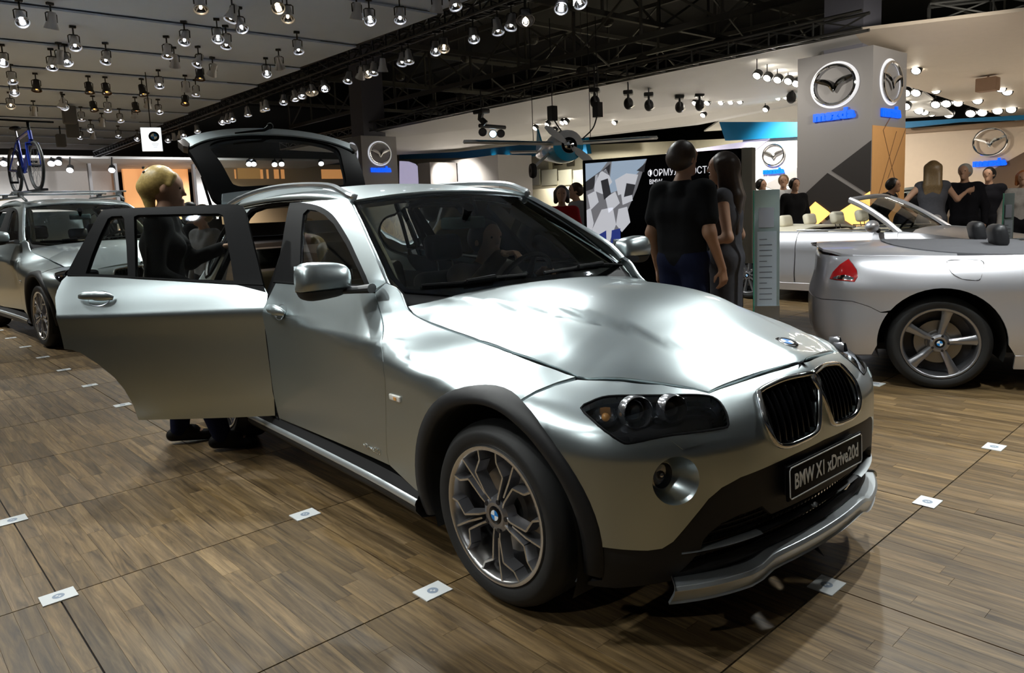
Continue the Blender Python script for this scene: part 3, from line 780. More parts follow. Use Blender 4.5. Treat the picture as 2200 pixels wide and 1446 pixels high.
for sg, mir in ((1, False), (-1, True)):
    f = panel('front_fender', WALL, fen, paint, car, step=0.028, th=0.02, gap=0.0025, flip=True, mirror=mir)
    d = panel('front_door', WALL, fd_out, paint, car, step=0.035, th=0.03, gap=0.0025, flip=True, mirror=mir)
    FD = d
    fr = panel('window_frame', WALL, fr_out, satin, d, step=0.03, th=0.02, holes=[glass_f], flip=True, mirror=mir, off=0.001)
    panel('side_window', WALL, [tuple(p) for p in inset(np.array(glass_f), -0.004)], glass, d, step=0.06, th=0, flip=True, mirror=mir, off=-0.006)
    cant = fr_out[:len(fr_out) - 3]
    A_out = cant + [(s_of_x(-1.90), 1.447), (s_of_x(-2.1), 1.452), (s_of_x(-2.5), 1.447), (s_of_x(-2.6), 1.53)] + cant_up[::-1][1:] if False else None
    co = cant + [(s_of_x(-2.35), 1.494), (s_of_x(-2.6), 1.480), (s_of_x(-2.72), 1.462), (s_of_x(-2.72), 1.565)] + [tuple(p) for p in crom(cant_up, 2)][::-1]
    panel('roof_side_rail', WALL, co, paint, car, step=0.025, th=0.03, gap=0.0, flip=True, mirror=mir)
    q = panel('rear_quarter_panel', WALL, quarter, paint, car, step=0.035, th=0.03, gap=0.001, holes=[rq_win], flip=True, mirror=mir)
    panel('quarter_window', WALL, rq_win, glassd, q, step=0.06, th=0, flip=True, mirror=mir, off=-0.01)
    m = MB(); P3 = wallF(np.array([p[0] for p in rq_win]), np.array([p[1] for p in rq_win])) * np.array([1, -1 if mir else 1, 1])
    m.tube([tuple(p) for p in P3], 0.012, 6, True); m.build('quarter_window_seal', satin, q, sm=True)
    # black wheel arch cladding (front and rear)
    for cx in (ARCH_C, RW):
        n = 40; V = []; rings = [(RA_OUT + 0.004, 0.0), (RA_OUT, 0.010), (RA_OUT - 0.03, 0.013), (RA_IN + 0.006, 0.008), (RA_IN, -0.004), (RA_IN, -0.05)]
        ts = np.linspace(-0.36, PI + 0.36, n) if cx == RW else np.linspace(-0.18, PI + 0.28, n)
        for r, o in rings:
            uu = np.array([s_of_x(cx + r * math.cos(t)) for t in ts]); zz = ARCH_Z + r * np.sin(ts)
            P = wallF(uu, np.maximum(zz, 0.13)); P[:, 1] -= o; P[:, 2] = zz
            V += [tuple(p * np.array([1, -1 if mir else 1, 1])) for p in P]
        Fc = [(k * n + i, (k + 1) * n + i, (k + 1) * n + i + 1, k * n + i + 1) for k in range(len(rings) - 1) for i in range(n - 1)]
        if mir: Fc = [f_[::-1] for f_ in Fc]
        mkobj('wheel_arch_cladding', V, Fc, blackp, car)
        # wheel well liner
        m = MB(); M = Matrix.Translation((cx, 0.0, ARCH_Z)) @ Matrix.Rotation(PI / 2, 4, 'X')
        V = []
        for y in (0.86, 0.55):
            for t in np.linspace(-0.4, PI + 0.4, 24): V.append((cx + RA_IN * math.cos(t), -y * sg, ARCH_Z + RA_IN * math.sin(t)))
        V.append((cx, -0.55 * sg, ARCH_Z))
        Fc = [(i, i + 1, 24 + i + 1, 24 + i) for i in range(23)] + [(48, 24 + i, 24 + i + 1) for i in range(23)]
        mkobj('wheel_well', V, Fc, trim_d, car)
    # sill: black under-door moulding with a silver strip
    n = 30; xs = np.linspace(-0.455, -2.30, n); V = []
    prof = [(0.315, -0.012), (0.285, 0.0), (0.262, 0.012), (0.225, 0.018), (0.19, -0.01), (0.175, -0.08)]
    for z, o in prof:
        P = wallF(np.array([s_of_x(x) for x in xs]), np.full(n, 0.33)); P[:, 1] -= o; P[:, 2] = z
        V += [tuple(p * np.array([1, sg, 1])) for p in P]
    sl_ = mkobj('side_sill', V, [(k * n + i, k * n + i + 1, (k + 1) * n + i + 1, (k + 1) * n + i) for k in range(len(prof) - 1) for i in range(n - 1)], blackp, car)
    V = []
    for z, o in [(0.272, 0.006), (0.268, 0.014), (0.250, 0.0215), (0.244, 0.019)]:
        P = wallF(np.array([s_of_x(x) for x in xs]), np.full(n, 0.33)); P[:, 1] -= o; P[:, 2] = z
        V += [tuple(p * np.array([1, sg, 1])) for p in P]
    mkobj('sill_strip', V, [(k * n + i, k * n + i + 1, (k + 1) * n + i + 1, (k + 1) * n + i) for k in range(3) for i in range(n - 1)], skid, sl_)
    # door handle on the front door
    def handle(parent, u0, z0, mirror, sf, px=None):
        L = 0.20
        def W_(u, z, o):
            p = sf.F(np.array([u]), np.array([z]))[0]; n_ = sf.normals(np.array([u]), np.array([z]))[0]
            n_ = -n_
            p = p + n_ * o
            return p * np.array([1, -1, 1]) if mirror else p
        m = MB(); ts = np.linspace(-1, 1, 15)
        m.tube([tuple(W_(u0 + t * L / 2, z0 + 0.004 * t, 0.014 + 0.026 * (1 - t * t) ** 0.5)) for t in ts], [0.006 + 0.012 * (1 - t ** 4) + 0.004 * (t < 0) for t in ts], 10, flat=(1.25, 0.8))
        h = m.build('door_handle', paint, parent, sm=True, auto=70)
        V = []; Fc = []
        nr = 24
        for f_, o in ((1.0, 0.0015), (0.75, -0.002), (0.4, -0.016), (0.0, -0.02)):
            for k in range(nr):
                a = 2 * PI * k / nr; V.append(tuple(W_(u0 - 0.012 + 0.066 * f_ * math.cos(a), z0 + 0.040 * f_ * math.sin(a), o)))
        Fc = [(k * nr + i, k * nr + (i + 1) % nr, (k + 1) * nr + (i + 1) % nr, (k + 1) * nr + i) for k in range(3) for i in range(nr)]
        mkobj('handle_recess', V, Fc, mat('recess_shade', (0.3, 0.31, 0.32), 0.3, 0.8, 0.5), h)  # body paint darkened here to put shade into the handle recess
        return h
    hu = WALL.uv((597, 668))
    handle(d, hu[0] - 0.02, hu[1] - 0.005, mir, WALL)
    # side indicator and badge
    iu = WALL.uv((850, 855)); P, N = wall_frame(iu[0], iu[1])
    Mi = basis(N, (1, 0, 0), P)
    mi = MB(); mi.box((0, 0, 0.002), (0.085, 0.026, 0.012), Mi, 0.005)
    if mir: mi.v = [(x, -y, z) for x, y, z in mi.v]; mi.f = [f_[::-1] for f_ in mi.f]
    ind = mi.build('side_indicator', mat('indicator_lens', (0.75, 0.72, 0.66), 0.12, 0.2, 0.8), f, sm=True)
    mi = MB(); mi.box((0.008, 0, 0.009), (0.02, 0.012, 0.003), Mi)
    if mir: mi.v = [(x, -y, z) for x, y, z in mi.v]
    mi.build('indicator_bulb', amber, ind)
    # mirror
    base = on((790, 618), y=-0.86); cen = on((694, 603), y=-1.0)
    if sg == -1:
        base = base * np.array([1, -1, 1]); cen = cen * np.array([1, -1, 1])
    def blob(name, c, rx, ry, rz, mt, parent, zcut=None, lower=False, e1=0.55, e2=0.65, tap=0.0):
        V = []; n, k = 28, 18
        for i in range(k + 1):
            ph = -PI / 2 + PI * i / k
            for j in range(n):
                th = 2 * PI * j / n
                f_ = lambda w, e: math.copysign(abs(w) ** e, w)
                x = f_(math.cos(ph), e1) * f_(math.cos(th), e2); y = f_(math.cos(ph), e1) * f_(math.sin(th), e2); z = f_(math.sin(ph), e1)
                ty = 1 + tap * (-y if sg == 1 else y)
                V.append((c[0] + rx * x * (1 - 0.25 * (x > 0) * abs(z)), c[1] + ry * y, c[2] + rz * z * (1 + tap * (y if sg == 1 else -y))))
        if zcut is not None:
            V = [(x, y, max(z, zcut) if not lower else min(z, zcut)) for x, y, z in V]
        Fc = [(i * n + j, i * n + (j + 1) % n, (i + 1) * n + (j + 1) % n, (i + 1) * n + j) for i in range(k) for j in range(n)]
        return mkobj(name, V, Fc, mt, parent)
    mo = blob('door_mirror', cen + np.array([0, 0, 0.0]), 0.075, 0.118, 0.078, paint, car, zcut=cen[2] - 0.038, tap=-0.12)
    blob('mirror_underside', cen + np.array([0.0, 0.0, -0.004]), 0.072, 0.114, 0.074, blackp, mo, zcut=cen[2] - 0.038, lower=True, tap=-0.12)
    m = MB(); a = Vector(cen) + Vector((0, 0.07 * sg, -0.045)); b = Vector(base) + Vector((0.0, 0.02 * sg, -0.005))
    m.tube([a, a.lerp(b, 0.5) + Vector((0, 0, -0.004)), b], [0.034, 0.026, 0.034], 12, flat=(0.6, 1.3)); m.build('mirror_foot', blackp, mo, sm=True)
    m = MB(); c = Vector(cen) + Vector((-0.071, 0, 0.01)); m.box(tuple(c), (0.004, 0.19, 0.11)); m.build('mirror_glass', chrome, mo)
text_obj('drive_badge', 'xDrive20d', 0.036, chrome, basis(*[wall_frame(*WALL.uv((800, 964)))[1], (1, 0, 0.0), wall_frame(*WALL.uv((800, 964)))[0] + np.array([0, -0.003, 0])]), FD if False else car, extrude=0.001)
# ---- roof
def roofF(x, y):
    x = np.asarray(x, float); y = np.asarray(y, float)
    zc = akima([-3.65, -3.4, -3.0, -2.5, -2.0, -1.65, -1.4, -1.25, -1.1], [1.485, 1.515, 1.555, 1.582, 1.585, 1.566, 1.530, 1.492, 1.43], x)
    return np.stack([x, y, zc - 0.055 * (np.abs(y) / 0.6) ** 2.2], -1)
ROOF = Surf(roofF, (-3.65, -1.1), (-0.75, 0.75), 120, 60)
rf = [(-3.44, 0.0), (-3.43, -0.3), (-3.38, -0.56), (-3.0, -0.612), (-2.4, -0.622), (-1.9, -0.618), (-1.55, -0.605), (-1.405, -0.592)]
wt = uvs(ROOF, [(770, 434), (840, 424), (930, 418)])
rt = rf + [(-1.375, -0.45), (-1.355, -0.25), (-1.35, 0.0)]
roof = panel('roof', ROOF, mir_outline(rt), paint, car, step=0.05, th=0.02, flip=(0, 0, 1))
# headliner
panel('headliner', ROOF, mir_outline(rt), mat('headliner_cloth', (0.30, 0.28, 0.23), 0.9), roof, step=0.12, th=0, flip=(0, 0, -1), off=0.03)
# roof rails
for sg in (1, -1):
    px = [(503, 434), (528, 421), (560, 410), (600, 402), (645, 398), (690, 398), (716, 402), (735, 412), (750, 421), (766, 427)]
    P = np.array([on(p, y=-0.60 + 0.03 * (p[0] > 760)) for p in px]); P[:, 1] *= sg
    P = crom(P, 4)
    P = np.concatenate([[P[0] + np.array([-0.35, 0, -0.075])], P]) if True else P
    m = MB(); n = len(P)
    m.tube([tuple(p) for p in P], [0.017 if 3 < i < n - 3 else 0.021 for i in range(n)], 8, flat=(1.0, 0.8))
    r_ = m.build('roof_rail', mat('rail_silver', (0.66, 0.69, 0.71), 0.22, 0.9, 0.3), car, sm=True)
    for xa, xb in ((-1.36, -1.50), (-3.1, -3.3)):
        pass
# ---- windscreen
def wsF(u, v):
    u = np.asarray(u, float); v = np.asarray(v, float)
    b = np.stack([-0.655 - 0.10 * np.abs(u) ** 2.4, 0.735 * u, 1.022 + 0.030 * np.abs(u) ** 2], -1)
    t = np.stack([-1.352 - 0.045 * np.abs(u) ** 2.2, 0.60 * u, 1.507 - 0.045 * np.abs(u) ** 2], -1)
    n = np.array([0.56, 0, 0.83])
    return b * (1 - v[..., None]) + t * v[..., None] + n * (0.035 * np.sin(PI * np.clip(v, 0, 1)) * (1 - 0.4 * u * u))[..., None]
WS = Surf(wsF, (-1.1, 1.1), (-0.15, 1.1), 80, 60)
wsr = uvs(WS, [(868, 627), (838, 596), (815, 552), (790, 500), (768, 455), (757, 437), (764, 433)])
ws_out = [(0.0, -0.03), (wsr[0][0] * 0.6, -0.02)] + wsr + [(-0.5, 0.992), (0.0, 1.0)]
wso = mir_outline([(p[1], p[0]) for p in ws_out]); wso = [(b, a) for a, b in wso]
ws = panel('windscreen', WS, wso, glass, car, step=0.05, th=0, flip=(1, 0, 1))
ins = inset(np.array([p for p in dens(wso, 0.04)]), 0.035)
panel('windscreen_frit', WS, wso, glossb, ws, step=0.03, th=0, flip=(1, 0, 1), off=-0.004, holes=[ins])
# cowl
m = MB(); n = 25
V = []
for v_, dz, dx in ((0.10, -0.012, -0.0), (-0.02, -0.02, 0.01), (-0.02, -0.05, 0.03), (-0.02, -0.12, 0.04)):
    for u in np.linspace(-0.985, 0.985, n):
        p = wsF(np.array([u]), np.array([v_]))[0]; V.append((p[0] + dx, p[1], p[2] + dz))
mkobj('cowl', V, [(k * n + i, k * n + i + 1, (k + 1) * n + i + 1, (k + 1) * n + i) for k in range(3) for i in range(n - 1)], blackp, car)
for pts in ([(905, 618), (1000, 611), (1060, 601), (1130, 594)], [(1168, 590), (1240, 578), (1290, 571), (1335, 572)]):
    U = uvs(WS, pts); m = MB()
    P = [wsF(np.array([a]), np.array([b]))[0] + np.array([0.003, 0, 0.008]) for a, b in U]
    m.tube([tuple(p) for p in crom(P, 3)], 0.009, 6)
    a, b = P[1], P[2]
    m.tube([tuple(a + np.array([0.01, 0, 0.008])), tuple(b + np.array([0.012, 0, 0.008]))], [0.008, 0.012], 6)
    m.build('wiper', satin, car, sm=True)
# ---- open rear door (turned about its front hinge) and closed one on the far side
rd = [(s_of_x(-1.895), 0.315), (s_of_x(-2.335), 0.315)] + [(s_of_x(RW + (RA_OUT + 0.012) * math.cos(t)), ARCH_Z + (RA_OUT + 0.012) * math.sin(t)) for t in np.linspace(0.1, 1.18, 10)]
H0 = np.array([-1.90, -0.868, 0.0]); DA = 0.84
def rotF(u, z):
    P = wallF(u, z) - H0
    c, s_ = math.cos(DA), math.sin(DA)
    x = P[..., 0] * c - P[..., 1] * s_; y = P[..., 0] * s_ + P[..., 1] * c
    return np.stack([x, y, P[..., 2]], -1) + H0 + np.array([-0.045, -0.012, 0])
RDOOR = Surf(rotF, (s_of_x(-1.80), s_of_x(-3.1)), (0.2, 1.55), 150, 120)
rd_body = uvs(RDOOR, [(591, 893), (588, 833), (577, 753), (572, 716), (571, 669), (575, 632), (564, 611), (490, 607.5), (400, 602), (300, 596), (200, 592), (146, 590), (132, 604), (122, 625), (118.5, 640), (121, 670), (126, 700), (138, 750), (155, 752), (173, 758), (209, 781), (246, 811), (268, 838), (286, 869), (298, 902.5), (409, 900), (500, 897)])
rd_fr = uvs(RDOOR, [(571, 628), (565, 611), (553, 560), (538, 500), (527, 455), (522, 443), (512, 440), (489, 439), (420, 442), (340, 445), (280, 447), (240, 449), (222, 451), (212, 462), (190, 502), (165, 547), (143, 589), (200, 592), (300, 596), (400, 602), (490, 607)])
rd_g1 = uvs(RDOOR, [(291, 595), (290, 530), (288, 466), (296, 462), (400, 460), (470, 459), (479, 463), (487, 510), (496, 560), (502, 603), (400, 600)])
rd_g2 = uvs(RDOOR, [(184, 588), (197, 549), (214, 507), (232, 470), (240, 465), (262, 464), (267, 470), (272, 530), (275, 592)])
for mir in (False, True):
    if not mir:
        sf = RDOOR
        d2 = panel('rear_door', RDOOR, rd_body, paint, car, step=0.03, th=0.035, flip=True)
        tag(d2, 'silver rear door swung wide open')
        kw = dict()
    else:
        sf = WALL
        d2 = panel('rear_door', WALL, rd_body, paint, car, step=0.04, th=0.03, flip=True, mirror=True)
    f2 = panel('window_frame', sf, rd_fr, satin, d2, step=0.03, th=0.03, flip=True, mirror=mir, holes=[rd_g1, rd_g2], off=0.0015)
    panel('side_window', sf, [tuple(p) for p in inset(np.array(rd_g1), -0.004)], glass if mir else glass, d2, step=0.06, th=0, flip=True, mirror=mir, off=-0.008)
    panel('quarter_light', sf, [tuple(p) for p in inset(np.array(rd_g2), -0.004)], glass, d2, step=0.06, th=0, flip=True, mirror=mir, off=-0.008)
    # inner trim of the door
    ins = inset(np.array(rd_body), 0.03)
    panel('door_trim', sf, ins, leather_t if False else trim_d, d2, step=0.06, th=0.02, flip=False, mirror=mir, off=0.07)
    sl2 = [p for p in uvs(RDOOR, [(146, 591.5), (300, 597.5), (490, 609), (566, 612)])]
    P = sf.F(np.array([p[0] for p in sl2]), np.array([p[1] for p in sl2]))
    if mir: P = P * np.array([1, -1, 1])
    m = MB(); m.tube([tuple(p) for p in P], 0.007, 6); m.build('belt_moulding', satin, d2, sm=True)
    hu = RDOOR.uv((209, 642))
    handle(d2, hu[0], hu[1], mir, sf)
    # swing arm between pillar and door
m = MB(); m.tube([(-1.93, -0.80, 0.62), (-1.99, -0.86, 0.62)], 0.012, 8); m.build('door_check_strap', satin, car)
for sg in (1, -1):
    sl2 = belt; P = wallF(np.array([p[0] for p in sl2]), np.array([p[1] + 0.003 for p in sl2]))
    P[:, 1] *= sg
    m = MB(); m.tube([tuple(p) for p in P], 0.007, 6); m.build('belt_moulding', satin, car, sm=True)
# ---- inner shell behind the panels, added so that light doesn't pass
m = MB()
n = 26; xs = np.linspace(-0.78, -3.4, n)
for sg in (1, -1):
    V = []
    for z in (0.30, 0.6, 0.85, 0.95):
        P = wallF(np.array([s_of_x(x) for x in xs]), np.full(n, z))
        V += [(p[0], (p[1] + 0.12) * sg, p[2]) for p in P]
    if sg == -1:
        m.add(V, [(k * n + i, k * n + i + 1, (k + 1) * n + i + 1, (k + 1) * n + i) for k in range(3) for i in range(n - 1)])
    else:
        m.add(V, [(k * n + i, k * n + i + 1, (k + 1) * n + i + 1, (k + 1) * n + i) for k in range(3) for i in range(n - 1) if not (-2.7 < xs[i] < -1.85)])
m.box((-1.9, 0, 0.27), (3.1, 1.56, 0.06))
m.box((-0.62, 0, 0.62), (0.04, 1.5, 0.66))
m.box((0.0, 0, 0.24), (1.1, 1.0, 0.04))
m.build('inner_body_shell', trim_d, car)
# B pillar inner and aperture lining on the open side
for sg in (1, -1):
    m = MB()
    P = wallF(np.array([s_of_x(x) for x in np.linspace(-1.87, -2.0, 8)]), np.linspace(0.3, 1.48, 8))
    m.tube([(p[0], (p[1] + 0.05) * sg, p[2]) for p in P], [0.085] * 4 + [0.06] * 4, 8, flat=(1, 0.5)); m.build('centre_pillar', satin, car, sm=True)
    m = MB()
    P = [wallF(np.array([a]), np.array([b]))[0] for a, b in aper]
    m.tube([(p[0], (p[1] + 0.02) * sg, p[2]) for p in P], 0.022, 8, True); m.build('door_seal', satin, car, sm=True)
    # inner lining of the front pillar
    m = MB(); q = [(1.0 - 0.0, 0.02), (0.97, 0.3), (0.965, 0.6), (0.96, 0.97)]
    m.tube([tuple((wsF(np.array([a * -sg]), np.array([b]))[0] + np.array([-0.085, 0.05 * sg, -0.045]))) for a, b in q], [0.055, 0.042, 0.04, 0.045], 8, flat=(1.2, 0.6)); m.build('pillar_lining', mat('pillar_beige', (0.33, 0.31, 0.24), 0.8), car, sm=True)
# ---- tailgate, raised
def tgF(u, v):
    u = np.asarray(u, float); v = np.asarray(v, float); a = np.abs(u)
    h = np.stack([-3.36 + 0.0 * u, 0.60 * u, 1.555 - 0.035 * a ** 2], -1)
    e = np.stack([-3.80 + 0.05 * a ** 2, 0.70 * u, 2.105 - 0.105 * a ** 2.2], -1)
    n = np.array([0.75, 0, 0.62])
    return h * (1 - v[..., None]) + e * v[..., None] + n * (0.05 * np.sin(PI * np.clip(v, 0, 1)))[..., None]
TG = Surf(tgF, (-1.25, 1.25), (-0.1, 1.15), 60, 60)
tg_r = [(0.0, 0.0), (-0.8, 0.0), (-0.98, 0.04), (-1.0, 0.2), (-0.99, 0.5), (-0.985, 0.8), (-0.97, 0.93), (-0.85, 0.985), (-0.5, 1.0), (0.0, 1.0)]
tg_r = [tuple(p) for p in crom(tg_r, 3)]
tgo = tg_r + [(-a, b) for a, b in tg_r[1:-1][::-1]]
tgl_h = [(0.0, 0.16), (-0.55, 0.16), (-0.70, 0.19), (-0.735, 0.26), (-0.75, 0.5), (-0.77, 0.74), (-0.70, 0.82), (-0.5, 0.85), (0.0, 0.86)]
tgl_h = [tuple(p) for p in crom(tgl_h, 3)]
tgl = tgl_h + [(-a, b) for a, b in tgl_h[1:-1][::-1]]
tg = panel('tailgate', TG, tgo, satin, car, step=0.05, th=0.05, holes=[tgl], flip=(1, 0, 1))
tag(tg, 'raised tailgate with black surround, glass and silver edge')
panel('tailgate_glass', TG, tgl, glass, tg, step=0.08, th=0, flip=(1, 0, 1), off=-0.01)
rim = [(a, 0.885 - 0.10 * abs(a) ** 6) for a in np.linspace(-0.955, 0.955, 40)]
rim2 = [(a, 1.0 - 0.03 * abs(a) ** 6) for a in np.linspace(0.985, -0.985, 40)]
panel('tailgate_skin', TG, rim + rim2, paint, tg, step=0.04, th=0.06, flip=(1, 0, 1), off=0.012)
panel('tailgate_lining', TG, tgo, trim_d, tg, step=0.08, th=0, holes=[tgl], flip=(-1, 0, -1), off=0.05)
sp = [(a, -0.02) for a in np.linspace(-0.95, 0.95, 20)] + [(a, 0.10) for a in np.linspace(0.9, -0.9, 20)]
panel('roof_spoiler', TG, sp, paint, tg, step=0.05, th=0.03, flip=(1, 0, 1), off=0.015)
red = mat('tail_lamp_red', (0.45, 0.01, 0.012), 0.15, 0, 0.8)
for sg in (-1, 1):
    tl = [(0.985 * sg, 0.80), (1.02 * sg, 0.84), (1.03 * sg, 0.95), (0.96 * sg, 0.955), (0.945 * sg, 0.85)]
    panel('tail_lamp', TG, tl, mat('lamp_smoke', (0.30, 0.27, 0.25), 0.12, 0.3, 0.6), tg, step=0.04, th=0.06, flip=(1, 0, 1), off=0.02)
m = MB(); a = tgF(np.array([-0.45, -0.1, 0.0]), np.array([0.86, 0.90, 0.985])) + np.array([0.03, 0, 0.03])
m.tube([tuple(p) for p in a], [0.006, 0.012, 0.02], 8); m.ball(tuple(a[2]), 0.026, 10, 6); m.build('rear_wiper', satin, tg, sm=True)
for sg in (1, -1):
    m = MB(); m.tube([(-3.42, 0.60 * sg, 1.42), (-3.56, 0.62 * sg, 1.72)], [0.012, 0.008], 8); m.build('gas_strut', satin, car)
# rear end of the body: bumper and load sill
rbump = [(s_of_x(-3.28), 0.32), (SL, 0.26), (SL, 0.72), (s_of_x(-3.56), 0.70)]
for mir in (False, True):
    panel('rear_bumper', WALL, rbump, paint, car, step=0.05, th=0.03, flip=True, mirror=mir, off=0.004)
m = MB(); m.box((-3.40, 0, 0.70), (0.25, 1.2, 0.05)); m.build('load_sill', blackp, car)
# ---- wheels
def y_spoke_wheel(name, M, parent, R=0.333, rim=0.247, n=5, wid=0.215, front=True, faceoff=0.0, kind='y'):
    """wheel with its axis along local z (outboard = +z), hub face at z=0"""
    t = MB(); rr = R - rim
    prof = [(rim - .012, -wid + .005), (rim + .02, -wid), (R - .03, -wid + .0), (R - .006, -wid + .025), (R, -wid + .05), (R, -.045), (R - .006, -.022), (R - .03, .004), (rim + .045, .010), (rim + .012, .002), (rim - .004, -.012)]
    t.lathe(prof, 64, M); ty = t.build(name, rubber, parent, sm=True, auto=50)
    tr = MB()
    for k in range(4):
        z = -0.07 - k * 0.035
        tr.lathe([(R + .0005, z - .004), (R - .006, z - .003), (R - .006, z + .003), (R + .0005, z + .004)], 64, M)
    tr.build('tread_groove', trim_d, ty, sm=False)
    b = MB()
    b.lathe([(rim + .004, -.004), (rim + .002, .004), (rim - .010, .004), (rim - .016, -.006), (rim - .022, -.03), (rim - .03, -.17)], 64, M)
    rm = b.build('rim', alloyb if kind == 'y' else alloy, ty, sm=True, auto=60)
    b = MB(); b.lathe([(rim - .02, -.12), (rim - .05, -.13), (0.06, -.13), (0, -.13)], 32, M); b.build('wheel_barrel', alloyd, ty, sm=True)
    d = MB(); d.lathe([(0.155, -.112), (0.155, -.088), (0.085, -.088), (0.08, -.07), (0, -.07)], 40, M); d.build('brake_disc', mat('brake_steel', (0.30, 0.29, 0.28), 0.35, 0.95), ty, sm=True)
    def bar(p0, p1, w0, w1, z0, z1, h, mtl, nm):
        a = Vector((p0[0], p0[1], 0)); c = Vector((p1[0], p1[1], 0)); dr = (c - a).normalized(); nn = Vector((-dr.y, dr.x, 0))
        V = []
        for p, w_, z_ in ((a, w0, z0), (c, w1, z1)):
            V += [p + nn * w_ + Vector((0, 0, z_)), p - nn * w_ + Vector((0, 0, z_)), p - nn * (w_ + .006) + Vector((0, 0, z_ - h)), p + nn * (w_ + .006) + Vector((0, 0, z_ - h))]
        q = MB(); q.add(V, [(0, 1, 5, 4), (1, 2, 6, 5), (3, 0, 4, 7), (0, 3, 2, 1), (4, 5, 6, 7), (2, 3, 7, 6)], M); return q
    for k in range(n):
        a0 = 2 * PI * k / n + 0.12
        if kind == 'y':
            q = MB(); a0 = 2 * PI * k / n - PI / 2 + 0.10
            pol = lambda r, a: (r * math.cos(a), r * math.sin(a))
            for s_ in (-1, 0, 1):
                if s_: pts = [pol(0.042, a0 + s_ * 0.35), pol(0.085, a0 + s_ * 0.20), pol(0.165, a0 + s_ * 0.17), pol(0.200, a0 + s_ * 0.40), pol(rim - .008, a0 + s_ * 0.43)]
                else: pts = [pol(0.085, a0), pol(0.16, a0), pol(rim - .008, a0 + 0.03)]
                hs = [-.012, -.002, .002, .0, .0] if s_ else [-.012, -.004, 0]
                for (p0, p1), (h0, h1) in zip(zip(pts, pts[1:]), zip(hs, hs[1:])):
                    e = bar(p0, p1, .0036, .0036, h0, h1, .045, alloy, 'x'); b0 = len(q.v); q.v += e.v; q.f += [tuple(i + b0 for i in f) for f in e.f]; q.fm += [0] + [1] * (len(e.f) - 1)
            q.build('spoke', [alloyb, alloy], ty)
        elif kind == 'five':
            q = MB(); prof = [(0.03, .020), (0.08, .021), (0.14, .024), (0.20, .030), (rim - .006, .040)]
            V = []; 
            for r, w_ in prof:
                c, s_ = math.cos(a0), math.sin(a0)
                zt = -.020 + 0.016 * (r / rim) 
                for wx, zz in ((-w_, zt - .05), (-w_, zt - .012), (-w_ * .45, zt), (w_ * .45, zt), (w_, zt - .012), (w_, zt - .05)):
                    V.append((r * c - wx * s_, r * s_ + wx * c, zz))
            Fc = [(i * 6 + j, i * 6 + j + 1, (i + 1) * 6 + j + 1, (i + 1) * 6 + j) for i in range(len(prof) - 1) for j in range(5)]
            q.add(V, [f[::-1] for f in Fc], M); q.build('spoke', alloy, ty, sm=True, auto=40)
        else:
            p0 = (0.04 * math.cos(a0), 0.04 * math.sin(a0)); p1 = ((rim - .008) * math.cos(a0), (rim - .008) * math.sin(a0))
            q = bar(p0, p1, .010, .014, -.012, .0, .04, alloy, 'spoke'); q.build('spoke', alloy, ty)
    h = MB(); h.lathe([(0.070, -.05), (0.062, -.014), (0.045, -.006), (0.036, -.008), (0, -.008)], 32, M); h.build('wheel_hub', alloy, ty, sm=True)
    for k in range(5):
        a0 = 2 * PI * k / 5; q = MB(); q.lathe([(0.009, -.03), (0.009, -.006), (0, -.006)], 8, M @ Matrix.Translation((.054 * math.cos(a0), .054 * math.sin(a0), 0))); q.build('wheel_bolt', alloyd, ty)
    roundel('hub_badge', 0.033, M @ Matrix.Translation((0, 0, -.008)), ty, rings=False)
    return ty
for x, sg in ((0, -1), (0, 1), (RW, -1), (RW, 1)):
    st = 0.05 if x == 0 else 0.0
    M = Matrix.Translation((x, 0.862 * sg, 0.333)) @ Matrix.Rotation(st, 4, 'Z') @ Matrix.Rotation(-sg * PI / 2, 4, 'X')
    y_spoke_wheel('wheel', M, car)
# ---- cabin
def seat(M, parent, mt, back_h=0.62, headrest=True, w=0.50, name='front_seat'):
    m = MB(); m.box((0.02, 0, 0.16), (0.52, w, 0.16), M, 0.06); m.box((-0.26, w * .38, 0.42), (0.13, 0.10, 0.46), M @ Matrix.Rotation(-0.0, 4, 'Y'), 0.045)
    o = m.build(name, mt, parent, sm=True, auto=60)
    B = M @ Matrix.Translation((-0.22, 0, 0.12)) @ Matrix.Rotation(-0.22, 4, 'Y')
    m = MB(); m.box((0, 0, back_h / 2), (0.14, w, back_h), B, 0.06); m.build('seat_back', mt, o, sm=True, auto=60)
    if headrest:
        m = MB(); m.box((0.01, 0, back_h + 0.15), (0.10, 0.27, 0.17), B, 0.045); m.build('head_restraint', mt, o, sm=True, auto=60)
        m = MB()
        for y in (-.06, .06): m.cyl(tuple(B @ Vector((0, y, back_h - .02))), tuple(B @ Vector((0, y, back_h + .1))), 0.006, 8)
        m.build('restraint_post', chrome, o)
    return o
seat(Matrix.Translation((-1.62, -0.37, 0.30)), car, leather_b)
seat(Matrix.Translation((-1.62, 0.37, 0.30)), car, leather_b)
m = MB(); m.box((-2.55, 0, 0.48), (0.5, 1.25, 0.18), None, 0.06); o = m.build('rear_bench', leather_b, car, sm=True)
B = Matrix.Translation((-2.80, 0, 0.5)) @ Matrix.Rotation(-0.3, 4, 'Y')
m = MB(); m.box((0, 0, 0.28), (0.14, 1.25, 0.58), B, 0.06); m.build('seat_back', leather_t, o, sm=True)
for y in (-.38, .38):
    m = MB(); m.box((0, y, 0.66), (0.09, 0.26, 0.14), B, 0.04); m.build('head_restraint', leather_b, o, sm=True)
